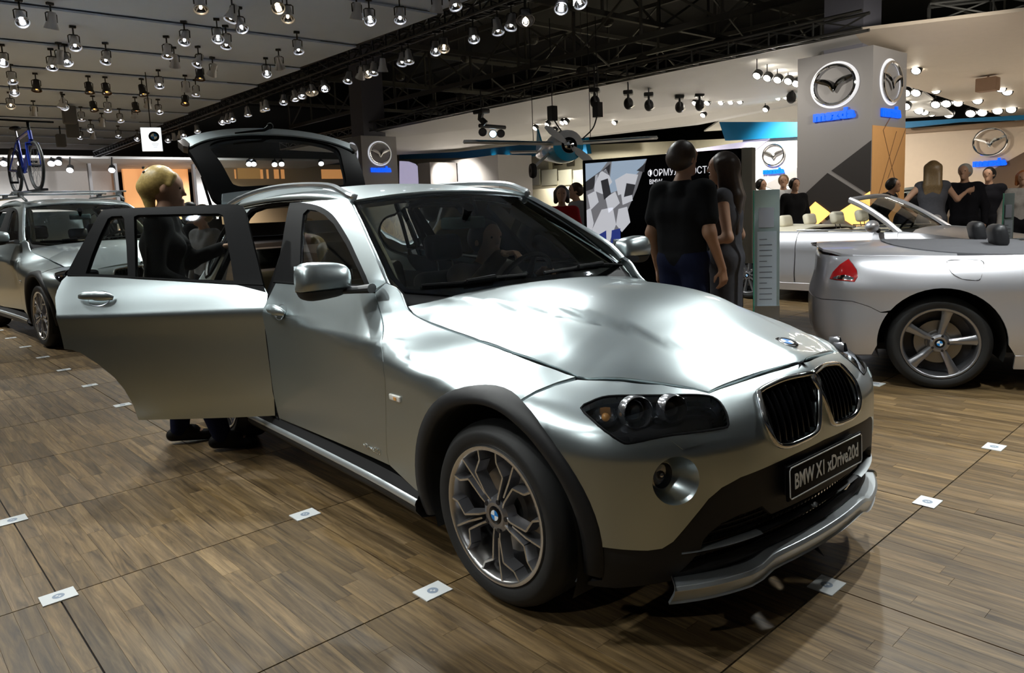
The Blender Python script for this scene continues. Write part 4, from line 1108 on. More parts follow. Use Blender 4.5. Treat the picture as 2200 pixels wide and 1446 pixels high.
# dashboard, binnacle, wheel
def dashF(u, v):
    u = np.asarray(u, float); v = np.asarray(v, float)
    x = -0.72 - 0.42 * v - 0.05 * u * u; z = 1.005 - 0.05 * v ** 3 - 0.10 * smooth(v, 0.8, 1.0) + 0.0 * u
    z = z + 0.045 * np.exp(-((u - 0.50) / 0.20) ** 2) * smooth(v, 0.25, 0.7)
    return np.stack([x, 0.76 * u, z], -1)
DASH = Surf(dashF, (-1, 1), (0, 1), 10, 10)
panel('dashboard', DASH, [(-.97, 0), (.97, 0), (.97, 1), (-.97, 1)], dash_m, car, step=0.05, th=0.25, flip=(0, 0, 1))
SW = basis(Vector((-0.86, 0, 0.50)), (0, 1, 0), (-1.20, 0.37, 0.985))
m = MB(); m.tube([tuple(SW @ Vector((0.185 * math.cos(t), 0.185 * math.sin(t), 0))) for t in np.linspace(0, 2 * PI, 40, endpoint=False)], 0.016, 10, True)
sw = m.build('steering_wheel', satin, car, sm=True)
m = MB()
for a in (0.15, PI - 0.15, -PI / 2): m.tube([tuple(SW @ Vector((0, 0, -.02))), tuple(SW @ Vector((0.18 * math.cos(a), 0.18 * math.sin(a), 0)))], [0.03, 0.016], 8, flat=(1, .5))
m.build('steering_spoke', satin, sw, sm=True)
m = MB(); m.lathe([(0.075, -.02), (0.07, .01), (0.04, .02), (0, .022)], 24, SW); m.build('airbag_cover', satin, sw, sm=True)
m = MB(); m.tube([(-1.15, .37, .96), (-0.95, .37, .86)], 0.035, 10); m.build('steering_column', satin, sw)
# rear-view mirror
P = WS.pt(*WS.uv((1010, 466))); 
m = MB(); Mv = basis(Vector((0.6, -0.25, 0.0)), (0.2, 1, 0), Vector(P) + Vector((-0.09, 0.02, -0.03)))
m.box((0, 0, 0), (0.24, 0.065, 0.03), Mv, 0.014); rv = m.build('rear_view_mirror', mat('mirror_back', (0.16, 0.24, 0.25), 0.15, 0.4, 0.5), car, sm=True)
m = MB(); m.tube([tuple(Vector(P) + Vector((-0.01, 0.0, 0.05))), tuple(Vector(P) + Vector((-0.08, 0.02, -0.02)))], [0.03, 0.012], 8); m.build('mirror_stalk', satin, rv)
# ================================================================== floor of printed wood planks on square panels
GO = np.array([-0.24136147, -0.97747296, 0.0]); GV = np.array([1.0195092, 0.03910211, 0.0]); GU = np.array([-0.03910211, 1.0195092, 0.0])
GP = float(np.linalg.norm(GV)); GA = math.atan2(GV[1], GV[0])
def grid(m, k): return GO + GU * m + GV * (k - 10)
def wood_mat():
    m = bpy.data.materials.new('wood_planks'); m.use_nodes = True; nt = m.node_tree; b = nt.nodes['Principled BSDF']; L = nt.links.new; N = nt.nodes.new
    geo = N('ShaderNodeNewGeometry'); oi = N('ShaderNodeObjectInfo')
    rot = N('ShaderNodeVectorRotate'); rot.rotation_type = 'Z_AXIS'; rot.inputs['Angle'].default_value = -GA; L(geo.outputs['Position'], rot.inputs['Vector'])
    add = N('ShaderNodeMath'); add.operation = 'ADD'; L(geo.outputs['Random Per Island'], add.inputs[0]); L(oi.outputs['Random'], add.inputs[1])
    fr = N('ShaderNodeMath'); fr.operation = 'FRACT'; L(add.outputs[0], fr.inputs[0])
    off = N('ShaderNodeVectorMath'); off.operation = 'MULTIPLY_ADD'; L(rot.outputs[0], off.inputs[0]); off.inputs[1].default_value = (1.2, 16.0, 1.0)
    cmb = N('ShaderNodeCombineXYZ'); mu = N('ShaderNodeMath'); mu.operation = 'MULTIPLY'; mu.inputs[1].default_value = 37.0; L(fr.outputs[0], mu.inputs[0]); L(mu.outputs[0], cmb.inputs[0]); L(mu.outputs[0], cmb.inputs[2]); L(cmb.outputs[0], off.inputs[2])
    n1 = N('ShaderNodeTexNoise'); n1.inputs['Scale'].default_value = 2.2; n1.inputs['Detail'].default_value = 8; n1.inputs['Roughness'].default_value = 0.65; n1.inputs['Distortion'].default_value = 0.8; L(off.outputs[0], n1.inputs['Vector'])
    n2 = N('ShaderNodeTexNoise'); n2.inputs['Scale'].default_value = 0.7; n2.inputs['Detail'].default_value = 3; L(off.outputs[0], n2.inputs['Vector'])
    cr = N('ShaderNodeValToRGB'); L(n1.outputs['Fac'], cr.inputs[0]); e = cr.color_ramp.elements
    e[0].position = 0.30; e[0].color = (0.052, 0.036, 0.021, 1); e[1].position = 0.72; e[1].color = (0.29, 0.205, 0.115, 1)
    c = cr.color_ramp.elements.new(0.5); c.color = (0.155, 0.107, 0.060, 1)
    hsv = N('ShaderNodeHueSaturation'); L(cr.outputs[0], hsv.inputs['Color'])
    mr = N('ShaderNodeMapRange'); mr.inputs['To Min'].default_value = 0.70; mr.inputs['To Max'].default_value = 1.22; L(fr.outputs[0], mr.inputs['Value']); L(mr.outputs[0], hsv.inputs['Value'])
    ms = N('ShaderNodeMapRange'); ms.inputs['To Min'].default_value = 0.95; ms.inputs['To Max'].default_value = 1.35; L(n2.outputs['Fac'], ms.inputs['Value']); L(ms.outputs[0], hsv.inputs['Saturation'])
    L(hsv.outputs[0], b.inputs['Base Color'])
    b.inputs['Roughness'].default_value = 0.36
    mr2 = N('ShaderNodeMapRange'); mr2.inputs['To Min'].default_value = 0.36; mr2.inputs['To Max'].default_value = 0.52; b.inputs['Specular IOR Level'].default_value = 0.35; L(n1.outputs['Fac'], mr2.inputs['Value']); L(mr2.outputs[0], b.inputs['Roughness'])
    bp = N('ShaderNodeBump'); bp.inputs['Strength'].default_value = 0.12; bp.inputs['Distance'].default_value = 0.001; L(n1.outputs['Fac'], bp.inputs['Height']); L(bp.outputs[0], b.inputs['Normal'])
    return m
wood = wood_mat()
seam_m = mat('panel_seam', (0.012, 0.010, 0.009), 0.8)
fl = MB(); fl.box((-12, 6, -0.06), (90, 90, 0.108)); FLOOR = tag(fl.build('floor', seam_m), kind='structure')
FLOOR['label'] = 'brown wood plank show floor laid on square panels'
rnd = random.Random(4)
seam = 0.005; NS = 14; pw = (GP - seam) / NS
pm_cache = {}
def plank_mesh(L):
    key = round(L, 4)
    if key not in pm_cache:
        a, b2, ch = L / 2 - 0.00015, pw / 2 - 0.00015, 0.0005
        V = [(-a, -b2, -0.006), (a, -b2, -0.006), (a, b2, -0.006), (-a, b2, -0.006), (-a, -b2, -ch), (a, -b2, -ch), (a, b2, -ch), (-a, b2, -ch),
             (-a + ch, -b2 + ch, 0), (a - ch, -b2 + ch, 0), (a - ch, b2 - ch, 0), (-a + ch, b2 - ch, 0)]
        F = [(8, 9, 10, 11)] + [(i, (i + 1) % 4, 4 + (i + 1) % 4, 4 + i) for i in range(4)] + [(4 + i, 4 + (i + 1) % 4, 8 + (i + 1) % 4, 8 + i) for i in range(4)]
        me = bpy.data.meshes.new('plank'); me.from_pydata(V, [], F); me.materials.append(wood)
        pm_cache[key] = (me, V, F)
    return pm_cache[key]
planks = []; big = MB(); Mr = Matrix.Rotation(GA, 4, 'Z'); GL = GP - seam
CUTS = [(0, .30, 1), (0, .45, 1), (0, .60, 1), (0, .72, 1), (0, .18, .80, 1), (0, .25, .66, 1), (0, 1)]
def scr_pos(p):
    q = RC @ (p - CP); return q[2], (PPX + FPX * q[0] / q[2], PPY + FPX * q[1] / q[2]) if q[2] > .2 else (9e9, 9e9)
for mm in range(-16, 30):
    for k in range(-30, 16):
        c = grid(mm + 0.5, k + 0.5)
        if c[1] > 10.2 + 4 * (c[0] > 2): continue
        dd, sp_ = scr_pos(c)
        near = np.linalg.norm(c - CP) < 15.5 and ((dd > .2 and -500 < sp_[0] < 2700 and sp_[1] < 2300) or np.linalg.norm(c - CP) < 2.6)
        if not near:
            big.add([tuple(c + GV / GP * sx_ * GL / 2 + GU / GP * sy_ * GL / 2) for sx_, sy_ in ((-1, -1), (1, -1), (1, 1), (-1, 1))], [(0, 1, 2, 3)]); continue
        for s in range(NS):
            lat = -GP / 2 + seam / 2 + pw * (s + 0.5)
            cu = CUTS[rnd.randrange(len(CUTS))]
            for a, b2 in zip(cu, cu[1:]):
                lon = -GP / 2 + seam / 2 + (a + b2) / 2 * GL
                p = c + GV / GP * lon + GU / GP * lat
                d2, s2 = scr_pos(p)
                vis = d2 > 0.2 and -20 < s2[0] < 2220 and s2[1] < 1460
                planks.append((d2 if vis else 1e9, p, (b2 - a) * GL, vis))
planks.sort(key=lambda t: t[0])
# planks hidden under the crossover do not count as the ones that show largest
def under_car(p): return -3.3 < p[0] < 0.75 and -0.75 < p[1] < 0.85
shown = [t for t in planks if t[3] and not under_car(t[1])][:300]
ids = set(id(t) for t in shown)
for t in shown:
    link_mesh('plank', plank_mesh(t[2])[0], FLOOR, tuple(t[1]), (0, 0, GA))
st = MB()
for t in planks:
    if id(t) in ids: continue
    me, V, F = plank_mesh(t[2])
    st.add(V, F[:5], Matrix.Translation(tuple(t[1])) @ Mr)
so = st.build('far_planks', wood, FLOOR); so['kind'] = 'stuff'
so = big.build('far_floor_panels', wood, FLOOR); so['kind'] = 'stuff'
# ---- marker cards at the panel corners
card_m = mat('marker_card', (0.78, 0.80, 0.80), 0.35, var=0.03)
ringg = mat('marker_print', (0.30, 0.36, 0.45), 0.4)
marks = [((0, 10), 'white floor card with round emblem beside the front wheel of the nearest silver car'), ((0, 9), 'white floor card with blue ring emblem under the open car door shadow'),
         ((-1, 9), 'white floor card with round emblem at the thick dark seam, lower left of photo'), ((-1, 8), 'pale floor card at the left edge of the photo beside the dark seam'),
         ((1, 11), 'white floor card with round emblem in front of the number plate'), ((2, 11), 'white floor card midway along the seam right of the silver front bumper'),
         ((3, 11), 'white floor card nearest to the right edge of the photo'), ((4, 10), 'small white floor card beside the rear tyre of the silver convertible'),
         ((0, 6), 'pale floor card just left of the open door lower edge'), ((0, 5), 'pale floor card, second of the row running back from the open door'), ((0, 4), 'pale floor card, third of the row running back from the open door'),
         ((0, 3), 'pale floor card, fourth of the row running back from the open door'), ((0, 2), 'pale floor card, fifth of the row, near the tyre of the car with the bicycle'), ((0, 1), 'pale floor card, sixth of the row, beside the car with the bicycle'), ((0, 0), 'farthest pale floor card of the row at the left edge')]
for (a, b2), lab in marks:
    p = grid(a, b2)
    q = MB(); M = Matrix.Translation(tuple(p)) @ Mr
    q.box((0, 0, 0.002), (0.092, 0.118, 0.004), M); c = tag(q.build('floor_marker', card_m), lab, 'marker', 'emblem cards at the floor panel corners')
    q = MB(); q.lathe([(0.010, 0.0046), (0.021, 0.0046)], 24, M); q.build('emblem_ring', ringg, c)
    for kq in range(4):
        q = MB(); V = [(0, 0, 0.0045)] + [(0.0105 * math.cos(PI / 2 * kq + t), 0.0105 * math.sin(PI / 2 * kq + t), 0.0045) for t in np.linspace(0, PI / 2, 5)]
        q.add(V, [(0, i, i + 1) for i in range(1, 5)], M); q.build('emblem_quarter', blue_e2 if kq % 2 else card_m, c) if False else q.build('emblem_quarter', ringg if kq % 2 else card_m, c)
# ================================================================== exhibitor ceiling with spotlights
ceil_m = mat('ceiling_cloth', (0.66, 0.76, 0.94), 0.85, var=0.03, vscale=2)
CZ = 4.5; CY1 = 4.62; CY0 = -16.0
q = MB(); q.box((-10, (CY0 + CY1) / 2, CZ + 0.42), (52, CY1 - CY0, 0.05)); CEIL = tag(q.build('ceiling', ceil_m), kind='structure')
CEIL['label'] = 'pale grey louvred ceiling over the silver cars'
xl = [-33.3, -30.8, -28.3, -25.8, -23.3, -20.75, -18.0, -15.45, -13.1, -10.65, -8.0, -5.3, -2.7, -0.1, 2.5, 5.1, 7.7, 10.3]
for a, b2 in zip(xl, xl[1:]):
    q = MB(); V = []
    for x, z in ((a, CZ + 0.055), (b2 + 0.05, CZ)):
        for y in (CY0, CY1): V += [(x, y, z), (x, y, z + 0.03)]
    q.add(V, [(0, 4, 6, 2), (1, 3, 7, 5), (0, 1, 5, 4), (2, 6, 7, 3), (0, 2, 3, 1), (4, 5, 7, 6)])
    q.build('ceiling_panel', ceil_m, CEIL)
steel_d = mat('truss_black', (0.02, 0.02, 0.021), 0.45, 0.5, var=0.15)
steel_g = mat('truss_grey', (0.16, 0.16, 0.15), 0.4, 0.7, var=0.1)
def truss(name, label, a, b2, w, mt, step, r=0.025, cat='truss', group=None, up=(0, 0, 1), nb=True, tri=False):
    a = Vector(a); b2 = Vector(b2); d = (b2 - a).normalized(); u = Vector(up); sd = d.cross(u).normalized(); L = (b2 - a).length
    t = thing(name, label, cat, tuple(a), 0, group)
    offs = [(-w / 2, 0), (w / 2, 0), (0, -w)] if tri else [(-w / 2, w / 2), (w / 2, w / 2), (w / 2, -w / 2), (-w / 2, -w / 2)]
    ch = [lambda s_, o=o: a + d * s_ + sd * o[0] + u * o[1] for o in offs]
    for c in ch:
        q = MB(); q.cyl(c(0), c(L), r, 6); q.build('chord', mt, t)
    q = MB(); n = max(2, int(L / step))
    for i in range(n):
        s0, s1 = L * i / n, L * (i + 1) / n
        for k in range(len(ch)):
            c0, c1 = ch[k], ch[(k + 1) % len(ch)]
            q.cyl(c0(s0), c1(s1), r * 0.6, 4); 
            if nb: q.cyl(c0(s0), c1(s0), r * 0.6, 4)
    o = q.build('lattice_brace', mt, t); o['kind'] = 'stuff'
    return t
truss('lighting_truss', 'long slim lighting truss along the edge of the pale ceiling', (-34, CY1 + 0.15, CZ - 0.06), (8, CY1 + 0.15, CZ - 0.06), 0.22, steel_d, 0.45, 0.022)
# ---- one spotlight and its copies
lamp_body = mat('spot_housing', (0.62, 0.62, 0.64), 0.28, 0.55, var=0.1)
lamp_dark = mat('spot_housing_black', (0.03, 0.03, 0.03), 0.4, 0.3)
lamp_on = mat('spot_glow', (1, 1, 1), 0.3, emit=(0.88, 0.92, 1.0), es=14.0, var=0)
lamp_warm = mat('spot_glow_warm', (1, 0.8, 0.6), 0.3, emit=(1.0, 0.78, 0.50), es=9.0, var=0)
lamp_org = mat('spot_glow_orange', (1, 0.5, 0.2), 0.3, emit=(1.0, 0.30, 0.06), es=4.0, var=0)
lamp_off = mat('spot_lens_off', (0.16, 0.16, 0.17), 0.15, 0.6)
def spot_meshes(glow, body, nm):
    out = []
    q = MB(); q.box((0, 0, -0.02), (0.09, 0.05, 0.04)); q.cyl((0, 0, -0.04), (0, 0, -0.14), 0.012, 6); q.box((0, 0, -0.145), (0.12, 0.02, 0.012))
    out.append(('mounting_stem', q, lamp_dark))
    q = MB(); q.tube([(-0.075, 0, -0.27), (-0.078, 0, -0.16), (-0.05, 0, -0.145), (0.05, 0, -0.145), (0.078, 0, -0.16), (0.075, 0, -0.27)], 0.009, 5)
    out.append(('yoke', q, lamp_dark))
    return out
TIP = Matrix.Translation((0, 0, -0.25))
def make_spot(kind):
    glow = {'w': lamp_on, 'y': lamp_warm, 'o': lamp_org, 'd': lamp_off}[kind]
    body = lamp_dark if kind == 'o' else lamp_body
    root = bpy.data.objects.new('spotlight', None); COL.objects.link(root); root.empty_display_size = 0.1
    for nm, q, mt in spot_meshes(glow, body, kind): q.build(nm, mt, root, world=False, sm=True)
    q = MB(); q.lathe([(0, 0.12), (0.05, 0.115), (0.060, 0.03), (0.068, -0.02), (0.080, -0.06), (0.096, -0.105), (0.098, -0.118), (0.090, -0.118), (0.075, -0.07)], 16)
    h = q.build('lamp_can', body, root, world=False, sm=True); h.location = (0, 0, -0.25)
    q = MB(); q.lathe([(0.080, -0.095), (0.06, -0.060), (0.03, -0.035), (0, -0.03)], 16); q.build('lamp_reflector', chrome, h, world=False, sm=True)
    q = MB(); q.lathe([(0.0, -0.03), (0.018, -0.045), (0.023, -0.070), (0.016, -0.090), (0, -0.095)], 12); g = q.build('lamp_bulb', glow, h, world=False, sm=True)
    return root
PROTO = {k: make_spot(k) for k in 'wyod'}
proto_used = {k: False for k in PROTO}
def put_spot(pos, kind, aim, tilt, label, group):
    r = PROTO[kind] if not proto_used[kind] else copy_tree(PROTO[kind])
    proto_used[kind] = True
    r.location = pos; r.rotation_euler = (0, 0, aim)
    for c in r.children:
        if c.name.startswith('lamp_can'): c.rotation_euler = (tilt, 0, 0)
    tag(r, label, 'spotlight', group)
    return r
Z1 = [(140,130,'w'),(350,150,'d'),(500,280,'w'),(350,415,'w'),(405,395,'d'),(445,405,'w'),(720,390,'w'),(20,390,'w'),(80,530,'w'),(95,605,'w'),(70,690,'y'),(245,570,'o'),(600,585,'o'),(715,590,'o'),(960,600,'o'),(430,700,'w'),(630,710,'o'),(725,715,'w'),(915,715,'o'),(1000,700,'d'),(1070,730,'w'),(1075,555,'w'),(1250,675,'o'),(1255,590,'d'),(1325,620,'w'),(1350,490,'o'),(1440,480,'d'),(1800,480,'w'),(1885,420,'d'),(1130,340,'w'),(1180,415,'d'),(1250,260,'w'),(1470,240,'w'),(1530,285,'w'),(1620,160,'w'),(2010,320,'w'),(1350,10,'y'),(1870,40,'y'),(1940,75,'y'),(230,750,'d'),(550,790,'w'),(690,820,'d'),(810,800,'w'),(910,770,'d'),(615,870,'w'),(545,915,'w'),(630,915,'d'),(800,900,'w'),(930,930,'w')]
Z2 = [(610,120,'w'),(815,105,'w'),(525,85,'d'),(1065,25,'d'),(1180,2,'w')]
E1 = [(1130,855,'w'),(1230,825,'w'),(1325,795,'w'),(1175,890,'d'),(1215,890,'d'),(1500,750,'w'),(1532,738,'w'),(1560,690,'w'),(1665,655,'w'),(1770,648,'y'),(1790,612,'w'),(1910,580,'w'),(1990,592,'w'),(2040,540,'w'),(2110,550,'y'),(2180,490,'w')]
E2 = [(25,580,'w'),(100,590,'w'),(155,540,'w'),(215,550,'y'),(300,490,'w'),(465,440,'w'),(590,430,'y'),(635,385,'w'),(555,480,'d'),(700,410,'d'),(830,320,'w'),(875,370,'w'),(1055,245,'w'),(1115,285,'y'),(1310,180,'w'),(1475,180,'w'),(1570,90,'w'),(1660,60,'w'),(1668,112,'y'),(1910,40,'w'),(2020,40,'w')]
KN = {'w': 'bright white', 'y': 'warm white', 'o': 'glowing orange', 'd': 'unlit black'}
def ceil_z(x):
    for a, b2 in zip(xl, xl[1:]):
        if a <= x <= b2: return CZ + 0.055 * (1 - (x - a) / (b2 + 0.05 - a))
    return CZ
def spot_at(px, kind, edge, i):
    if edge:
        p = on(px, y=CY1 + 0.16); top = CZ - 0.28
        pos = (p[0], CY1 + 0.15, CZ - 0.165)
        g = 'spotlights along the edge truss'; lab = {'w': 'bright white spotlight hanging from the long edge truss', 'y': 'warm white spotlight hanging from the long edge truss', 'd': 'unlit spotlight hanging from the long edge truss', 'o': ''}[kind]
    else:
        p = on(px, z=CZ - 0.22); 
        if p[1] > CY1 - 0.1: p = on(px, y=CY1 - 0.15)
        pos = (p[0], p[1], ceil_z(p[0]) + 0.004)
        g = 'spotlights under the pale ceiling'; lab = {'w': 'bright white spotlight under the pale louvred ceiling', 'y': 'warm white spotlight under the pale louvred ceiling', 'o': 'glowing orange spotlight under the pale louvred ceiling', 'd': 'unlit black spotlight under the pale louvred ceiling'}[kind]
    toward = math.atan2(CP[1] - pos[1], CP[0] - pos[0])
    # the can tips about local x; local -y is its aiming side
    r_ = rnd.uniform(-0.6, 0.6)
    tl = rnd.uniform(0.25, 0.8) if kind in 'wy' else rnd.uniform(0.15, 0.4) if kind == 'o' else rnd.uniform(-0.7, -0.2)
    put_spot(pos, kind, toward + PI / 2 + r_, -tl * -1 if False else -tl, lab, g + ', ' + KN[kind])
i = 0
for L_, ox, edge in ((Z1, 0, False), (Z2, 600, False), (E1, 0, True), (E2, 600, True)):
    for X, Y, kd in L_:
        spot_at((ox + X / 3.143, Y / 3.143), kd, edge, i); i += 1
# lamps above the cars that light the place
def lit_spot(x, y, target, power, cone=1.5, blend=0.6, color=(0.95, 0.99, 0.97), rad=0.05, lab='white spotlight over the silver cars, out of frame', zc=None):
    z = ceil_z(x) - 0.03 if zc is None else zc
    t = Vector(target) - Vector((x, y, z - 0.25))
    aim = math.atan2(t.y, t.x); tilt = math.atan2(math.hypot(t.x, t.y), -t.z)
    r = put_spot((x, y, z + 0.034), 'w', aim + PI / 2, -tilt, lab, 'working spotlights above the cars')
    l = bpy.data.lights.new('spot_beam', 'SPOT'); l.energy = power; l.spot_size = cone; l.spot_blend = blend; l.color = color; l.shadow_soft_size = rad
    o = bpy.data.objects.new('spot_beam', l); COL.objects.link(o)
    d = t.normalized()
    o.location = Vector((x, y, z - 0.22)) + d * 0.16
    o.rotation_euler = d.to_track_quat('-Z', 'Y').to_euler()
    return o
for x, y, tgt, pw_, cn in SPOTS: lit_spot(x, y, tgt, pw_, cn)
# ================================================================== generic body walls for the other cars
class Body:
    """side wall swept along a plan curve (right half, rear or front centre first), offsets per station and height"""
    def __init__(s, plan, ZK, stations, xf):
        P = crom([(plan[1][0], -plan[1][1])] + plan + [(plan[-2][0], -plan[-2][1])], 40)[40:-40]
        s.pp = P; s.seg = np.concatenate([[0], np.cumsum(np.linalg.norm(np.diff(P, axis=0), axis=1))]); s.L = s.seg[-1]
        t = np.gradient(P, s.seg, axis=0); n = smooth_arr(np.stack([t[:, 1], -t[:, 0]], 1)); n /= np.linalg.norm(n, axis=1, keepdims=True)
        mid = len(P) // 2
        if n[mid, 1] > 0: n = -n
        s.nor = n; s.ZK = ZK; s.xf = xf
        ss = np.array([s.sx(x) if not isinstance(x, tuple) else x[0] * s.L for x, d in stations]); sd = np.array([d for x, d in stations])
        D = akima(ss, sd, np.linspace(0, s.L, 300)); s.WD = akima(ZK, D.T, np.linspace(ZK[0], ZK[-1], 800)).T
        s.R3 = np.array(xf.to_3x3()); s.T3 = np.array(xf.translation)
        s.surf = Surf(s.F, (0, s.L), (ZK[0], ZK[-1]), 300, 90)
    def sx(s, x):
        o = np.argsort(s.pp[:, 0]); return float(np.interp(x, s.pp[o, 0], s.seg[o]))
    def local(s, u, z):
        u = np.asarray(u, float); z = np.asarray(z, float); a = np.abs(u); sg = np.where(u < 0, -1.0, 1.0)
        x = np.interp(a, s.seg, s.pp[:, 0]); y = np.interp(a, s.seg, s.pp[:, 1]); nx = np.interp(a, s.seg, s.nor[:, 0]); ny = np.interp(a, s.seg, s.nor[:, 1])
        g = np.clip(a / s.L * 299, 0, 298.999); i = g.astype(int); f = g - i
        h = np.clip((z - s.ZK[0]) / (s.ZK[-1] - s.ZK[0]) * 799, 0, 798.999); j = h.astype(int); e = h - j; W = s.WD
        d = (W[i, j] * (1 - e) + W[i, j + 1] * e) * (1 - f) + (W[i + 1, j] * (1 - e) + W[i + 1, j + 1] * e) * f
        return np.stack([x + nx * d, (y + ny * d) * sg, z], -1)
    def F(s, u, z): return s.local(u, z) @ s.R3.T + s.T3
cpaint = mat('silver_paint_b', (0.66, 0.66, 0.70), 0.36, 0.70, 0.5, var=0.02, vscale=900)
cloth_g = mat('soft_top_cloth', (0.10, 0.10, 0.11), 0.8, var=0.1, bump=0.3)
cream = mat('cream_leather', (0.62, 0.57, 0.45), 0.5, var=0.05, bump=0.2)
black_l = mat('black_leather', (0.02, 0.02, 0.022), 0.45, var=0.15, bump=0.2)
def convertible(name, label, xf, wheel, seat_m, cover_m, seats, detail=False, wb=2.78, tag_cards=None):
    root = thing(name, label, 'car', tuple(xf.translation), xf.to_euler().z)
    inv = xf
    plan = [(-0.85, 0), (-0.84, -.3), (-.81, -.55), (-.74, -.74), (-.61, -.855), (-.41, -.905), (-.1, -.922), (.4, -.915), (1.2, -.90), (2.0, -.90), (2.7, -.905), (3.1, -.87), (3.4, -.74), (3.58, -.5), (3.64, -.25), (3.66, 0)]
    ZK = [.12, .2, .3, .4, .5, .6, .66, .72, .78, .84, .89, .93, .97, 1.01, 1.06]
    side = [-.08, -.05, -.02, 0, .004, .004, .006, .012, .006, -.012, -.035, -.062, -.11, -.20, -.34]
    flare = [-.08, -.05, -.01, .006, .012, .012, .014, .016, .006, -.014, -.04, -.07, -.12, -.21, -.35]
    rear = [-.14, -.09, -.03, .0, .006, .004, -.004, -.022, -.036, -.044, -.048, -.052, -.07, -.15, -.3]
    front = [-.12, -.06, -.0, .0, .0, -.005, -.02, -.05, -.10, -.2, -.35, -.45, -.55, -.65, -.75]
    B = Body(plan, ZK, [((0.0,), rear), ((0.07,), rear), (-.6, side), (0.0, flare), (.6, side), (2.2, side), (2.78, [d - (0.0 if k < 8 else .05 * (k - 7)) for k, d in enumerate(flare)]), ((1.0,), front)], xf)
    S = B.surf
    u = B.sx
    def arch(cx, r, a0, a1, n=20): return [(u(cx + r * math.cos(t)), 0.335 + r * math.sin(t)) for t in np.linspace(a0, a1, n)]
    zt = 0.955
    # rear body: bumper + quarter with seam
    seam = [(0.0, .62), (u(-.77), .625), (u(-.68), .635), (u(-.57), .635), (u(-.46), .60), (u(-.385), .56)]
    bump = seam + arch(0, .405, 2.55, PI + 0.05, 8) + [(u(-.44), .24), (u(-.72), .22), (0.0, .22)]
    for mir in (False, True):
        if mir:
            loc = lambda P: P
        kw = dict(flip=True)
        sgn = -1 if mir else 1
        mm = lambda L: [(a * sgn, b) for a, b in L]
        panel('rear_bumper', S, mm(bump), cpaint, root, step=0.04, th=0.02, gap=0.002, flip=not_out(S, bump, sgn, xf))
        tl = TAIL_UV if TAIL_UV else [(u(-.82), .72), (u(-.7), .73), (u(-.62), .80), (u(-.72), .9), (u(-.85), .85)]
        q = [(0.0, .625)] + [(a, b + .004) for a, b in seam[1:]] + arch(0, .405, 2.50, 0.02, 20) + [(u(.45), .27), (u(.72), .27), (u(.74), .6), (u(.76), zt)] + [(u(x), zt) for x in (.4, 0, -.4, -.6, -.75)] + [(u(-.82), zt), (0.0, .965)]
        qp = panel('rear_quarter_panel', S, mm(q), cpaint, root, step=0.035, th=0.02, flip=not_out(S, bump, sgn, xf), holes=[mm(tl)])
        la = panel('tail_lamp', S, mm(tl), red, root, step=0.03, th=0.02, gap=0.003, flip=not_out(S, bump, sgn, xf), off=0.004)
        tlc = np.array(mm(tl)); c = tlc.mean(0)
        low = [p for p in ((tlc - c) * np.array([0.75, 0.22]) + c + np.array([0.0, -0.040]))]
        panel('lamp_reverse_strip', S, low, chrome, la, step=0.03, th=0, flip=not_out(S, bump, sgn, xf), off=0.006)
        d_ = [(u(.74), .27), (u(2.05), .27), (u(2.08), .6), (u(2.02), zt - .01), (u(1.4), zt - .003), (u(.77), zt)]
        dr = panel('door', S, mm(d_), cpaint, root, step=0.05, th=0.02, gap=0.003, flip=not_out(S, bump, sgn, xf))
        hP = B.F(np.array([u(.98) * sgn, u(1.09) * sgn, u(1.2) * sgn]), np.array([.80, .80, .80])); nrm = S.normals(np.array([u(1.09) * sgn]), np.array([.8]))[0]
        if not_out(S, bump, sgn, xf): nrm = -nrm
        h = MB(); h.tube([tuple(hP[0] + nrm * .012), tuple(hP[1] + nrm * .035), tuple(hP[2] + nrm * .012)], [.009, .016, .010], 8); h.build('door_handle', chrome, dr, sm=True)
        fpx = [(u(2.05), .27)] + arch(wb, .405, PI + .05, 0.05, 20) + [(u(wb + .55), .3), (u(3.4), .5), (u(3.4), .70), (u(2.9), .84), (u(2.3), .93), (u(2.02), zt), (u(2.08), .6)]
        panel('front_fender', S, mm(fpx), cpaint, root, step=0.05, th=0.02, gap=0.002, flip=not_out(S, bump, sgn, xf))
        fb = [(B.L, .72), (u(3.4), .70), (u(3.4), .5), (u(wb + .5), .30), (u(3.3), .20), (B.L, .20)]
        panel('front_bumper', S, mm(fb), cpaint, root, step=0.05, th=0.02, flip=not_out(S, bump, sgn, xf))
        sl_ = [(u(.45), .27), (u(.45), .17), (u(wb - .42), .17), (u(wb - .42), .27)]
        panel('side_sill', S, mm(sl_), cpaint, root, step=0.06, th=0.02, flip=not_out(S, bump, sgn, xf), off=0.004)
        if sgn == 1:
            fl_ = FLAP_UV if FLAP_UV else None
            if fl_: 
                panel('fuel_flap', S, fl_, cpaint, root, step=0.03, th=0.004, flip=not_out(S, bump, 1, xf), off=0.0022)
                P3 = B.F(np.array([p[0] for p in fl_]), np.array([p[1] for p in fl_])); m = MB(); m.tube([tuple(p) for p in crom(P3, 3, True)], 0.0022, 4, True); m.build('flap_gap', trim_d, root)
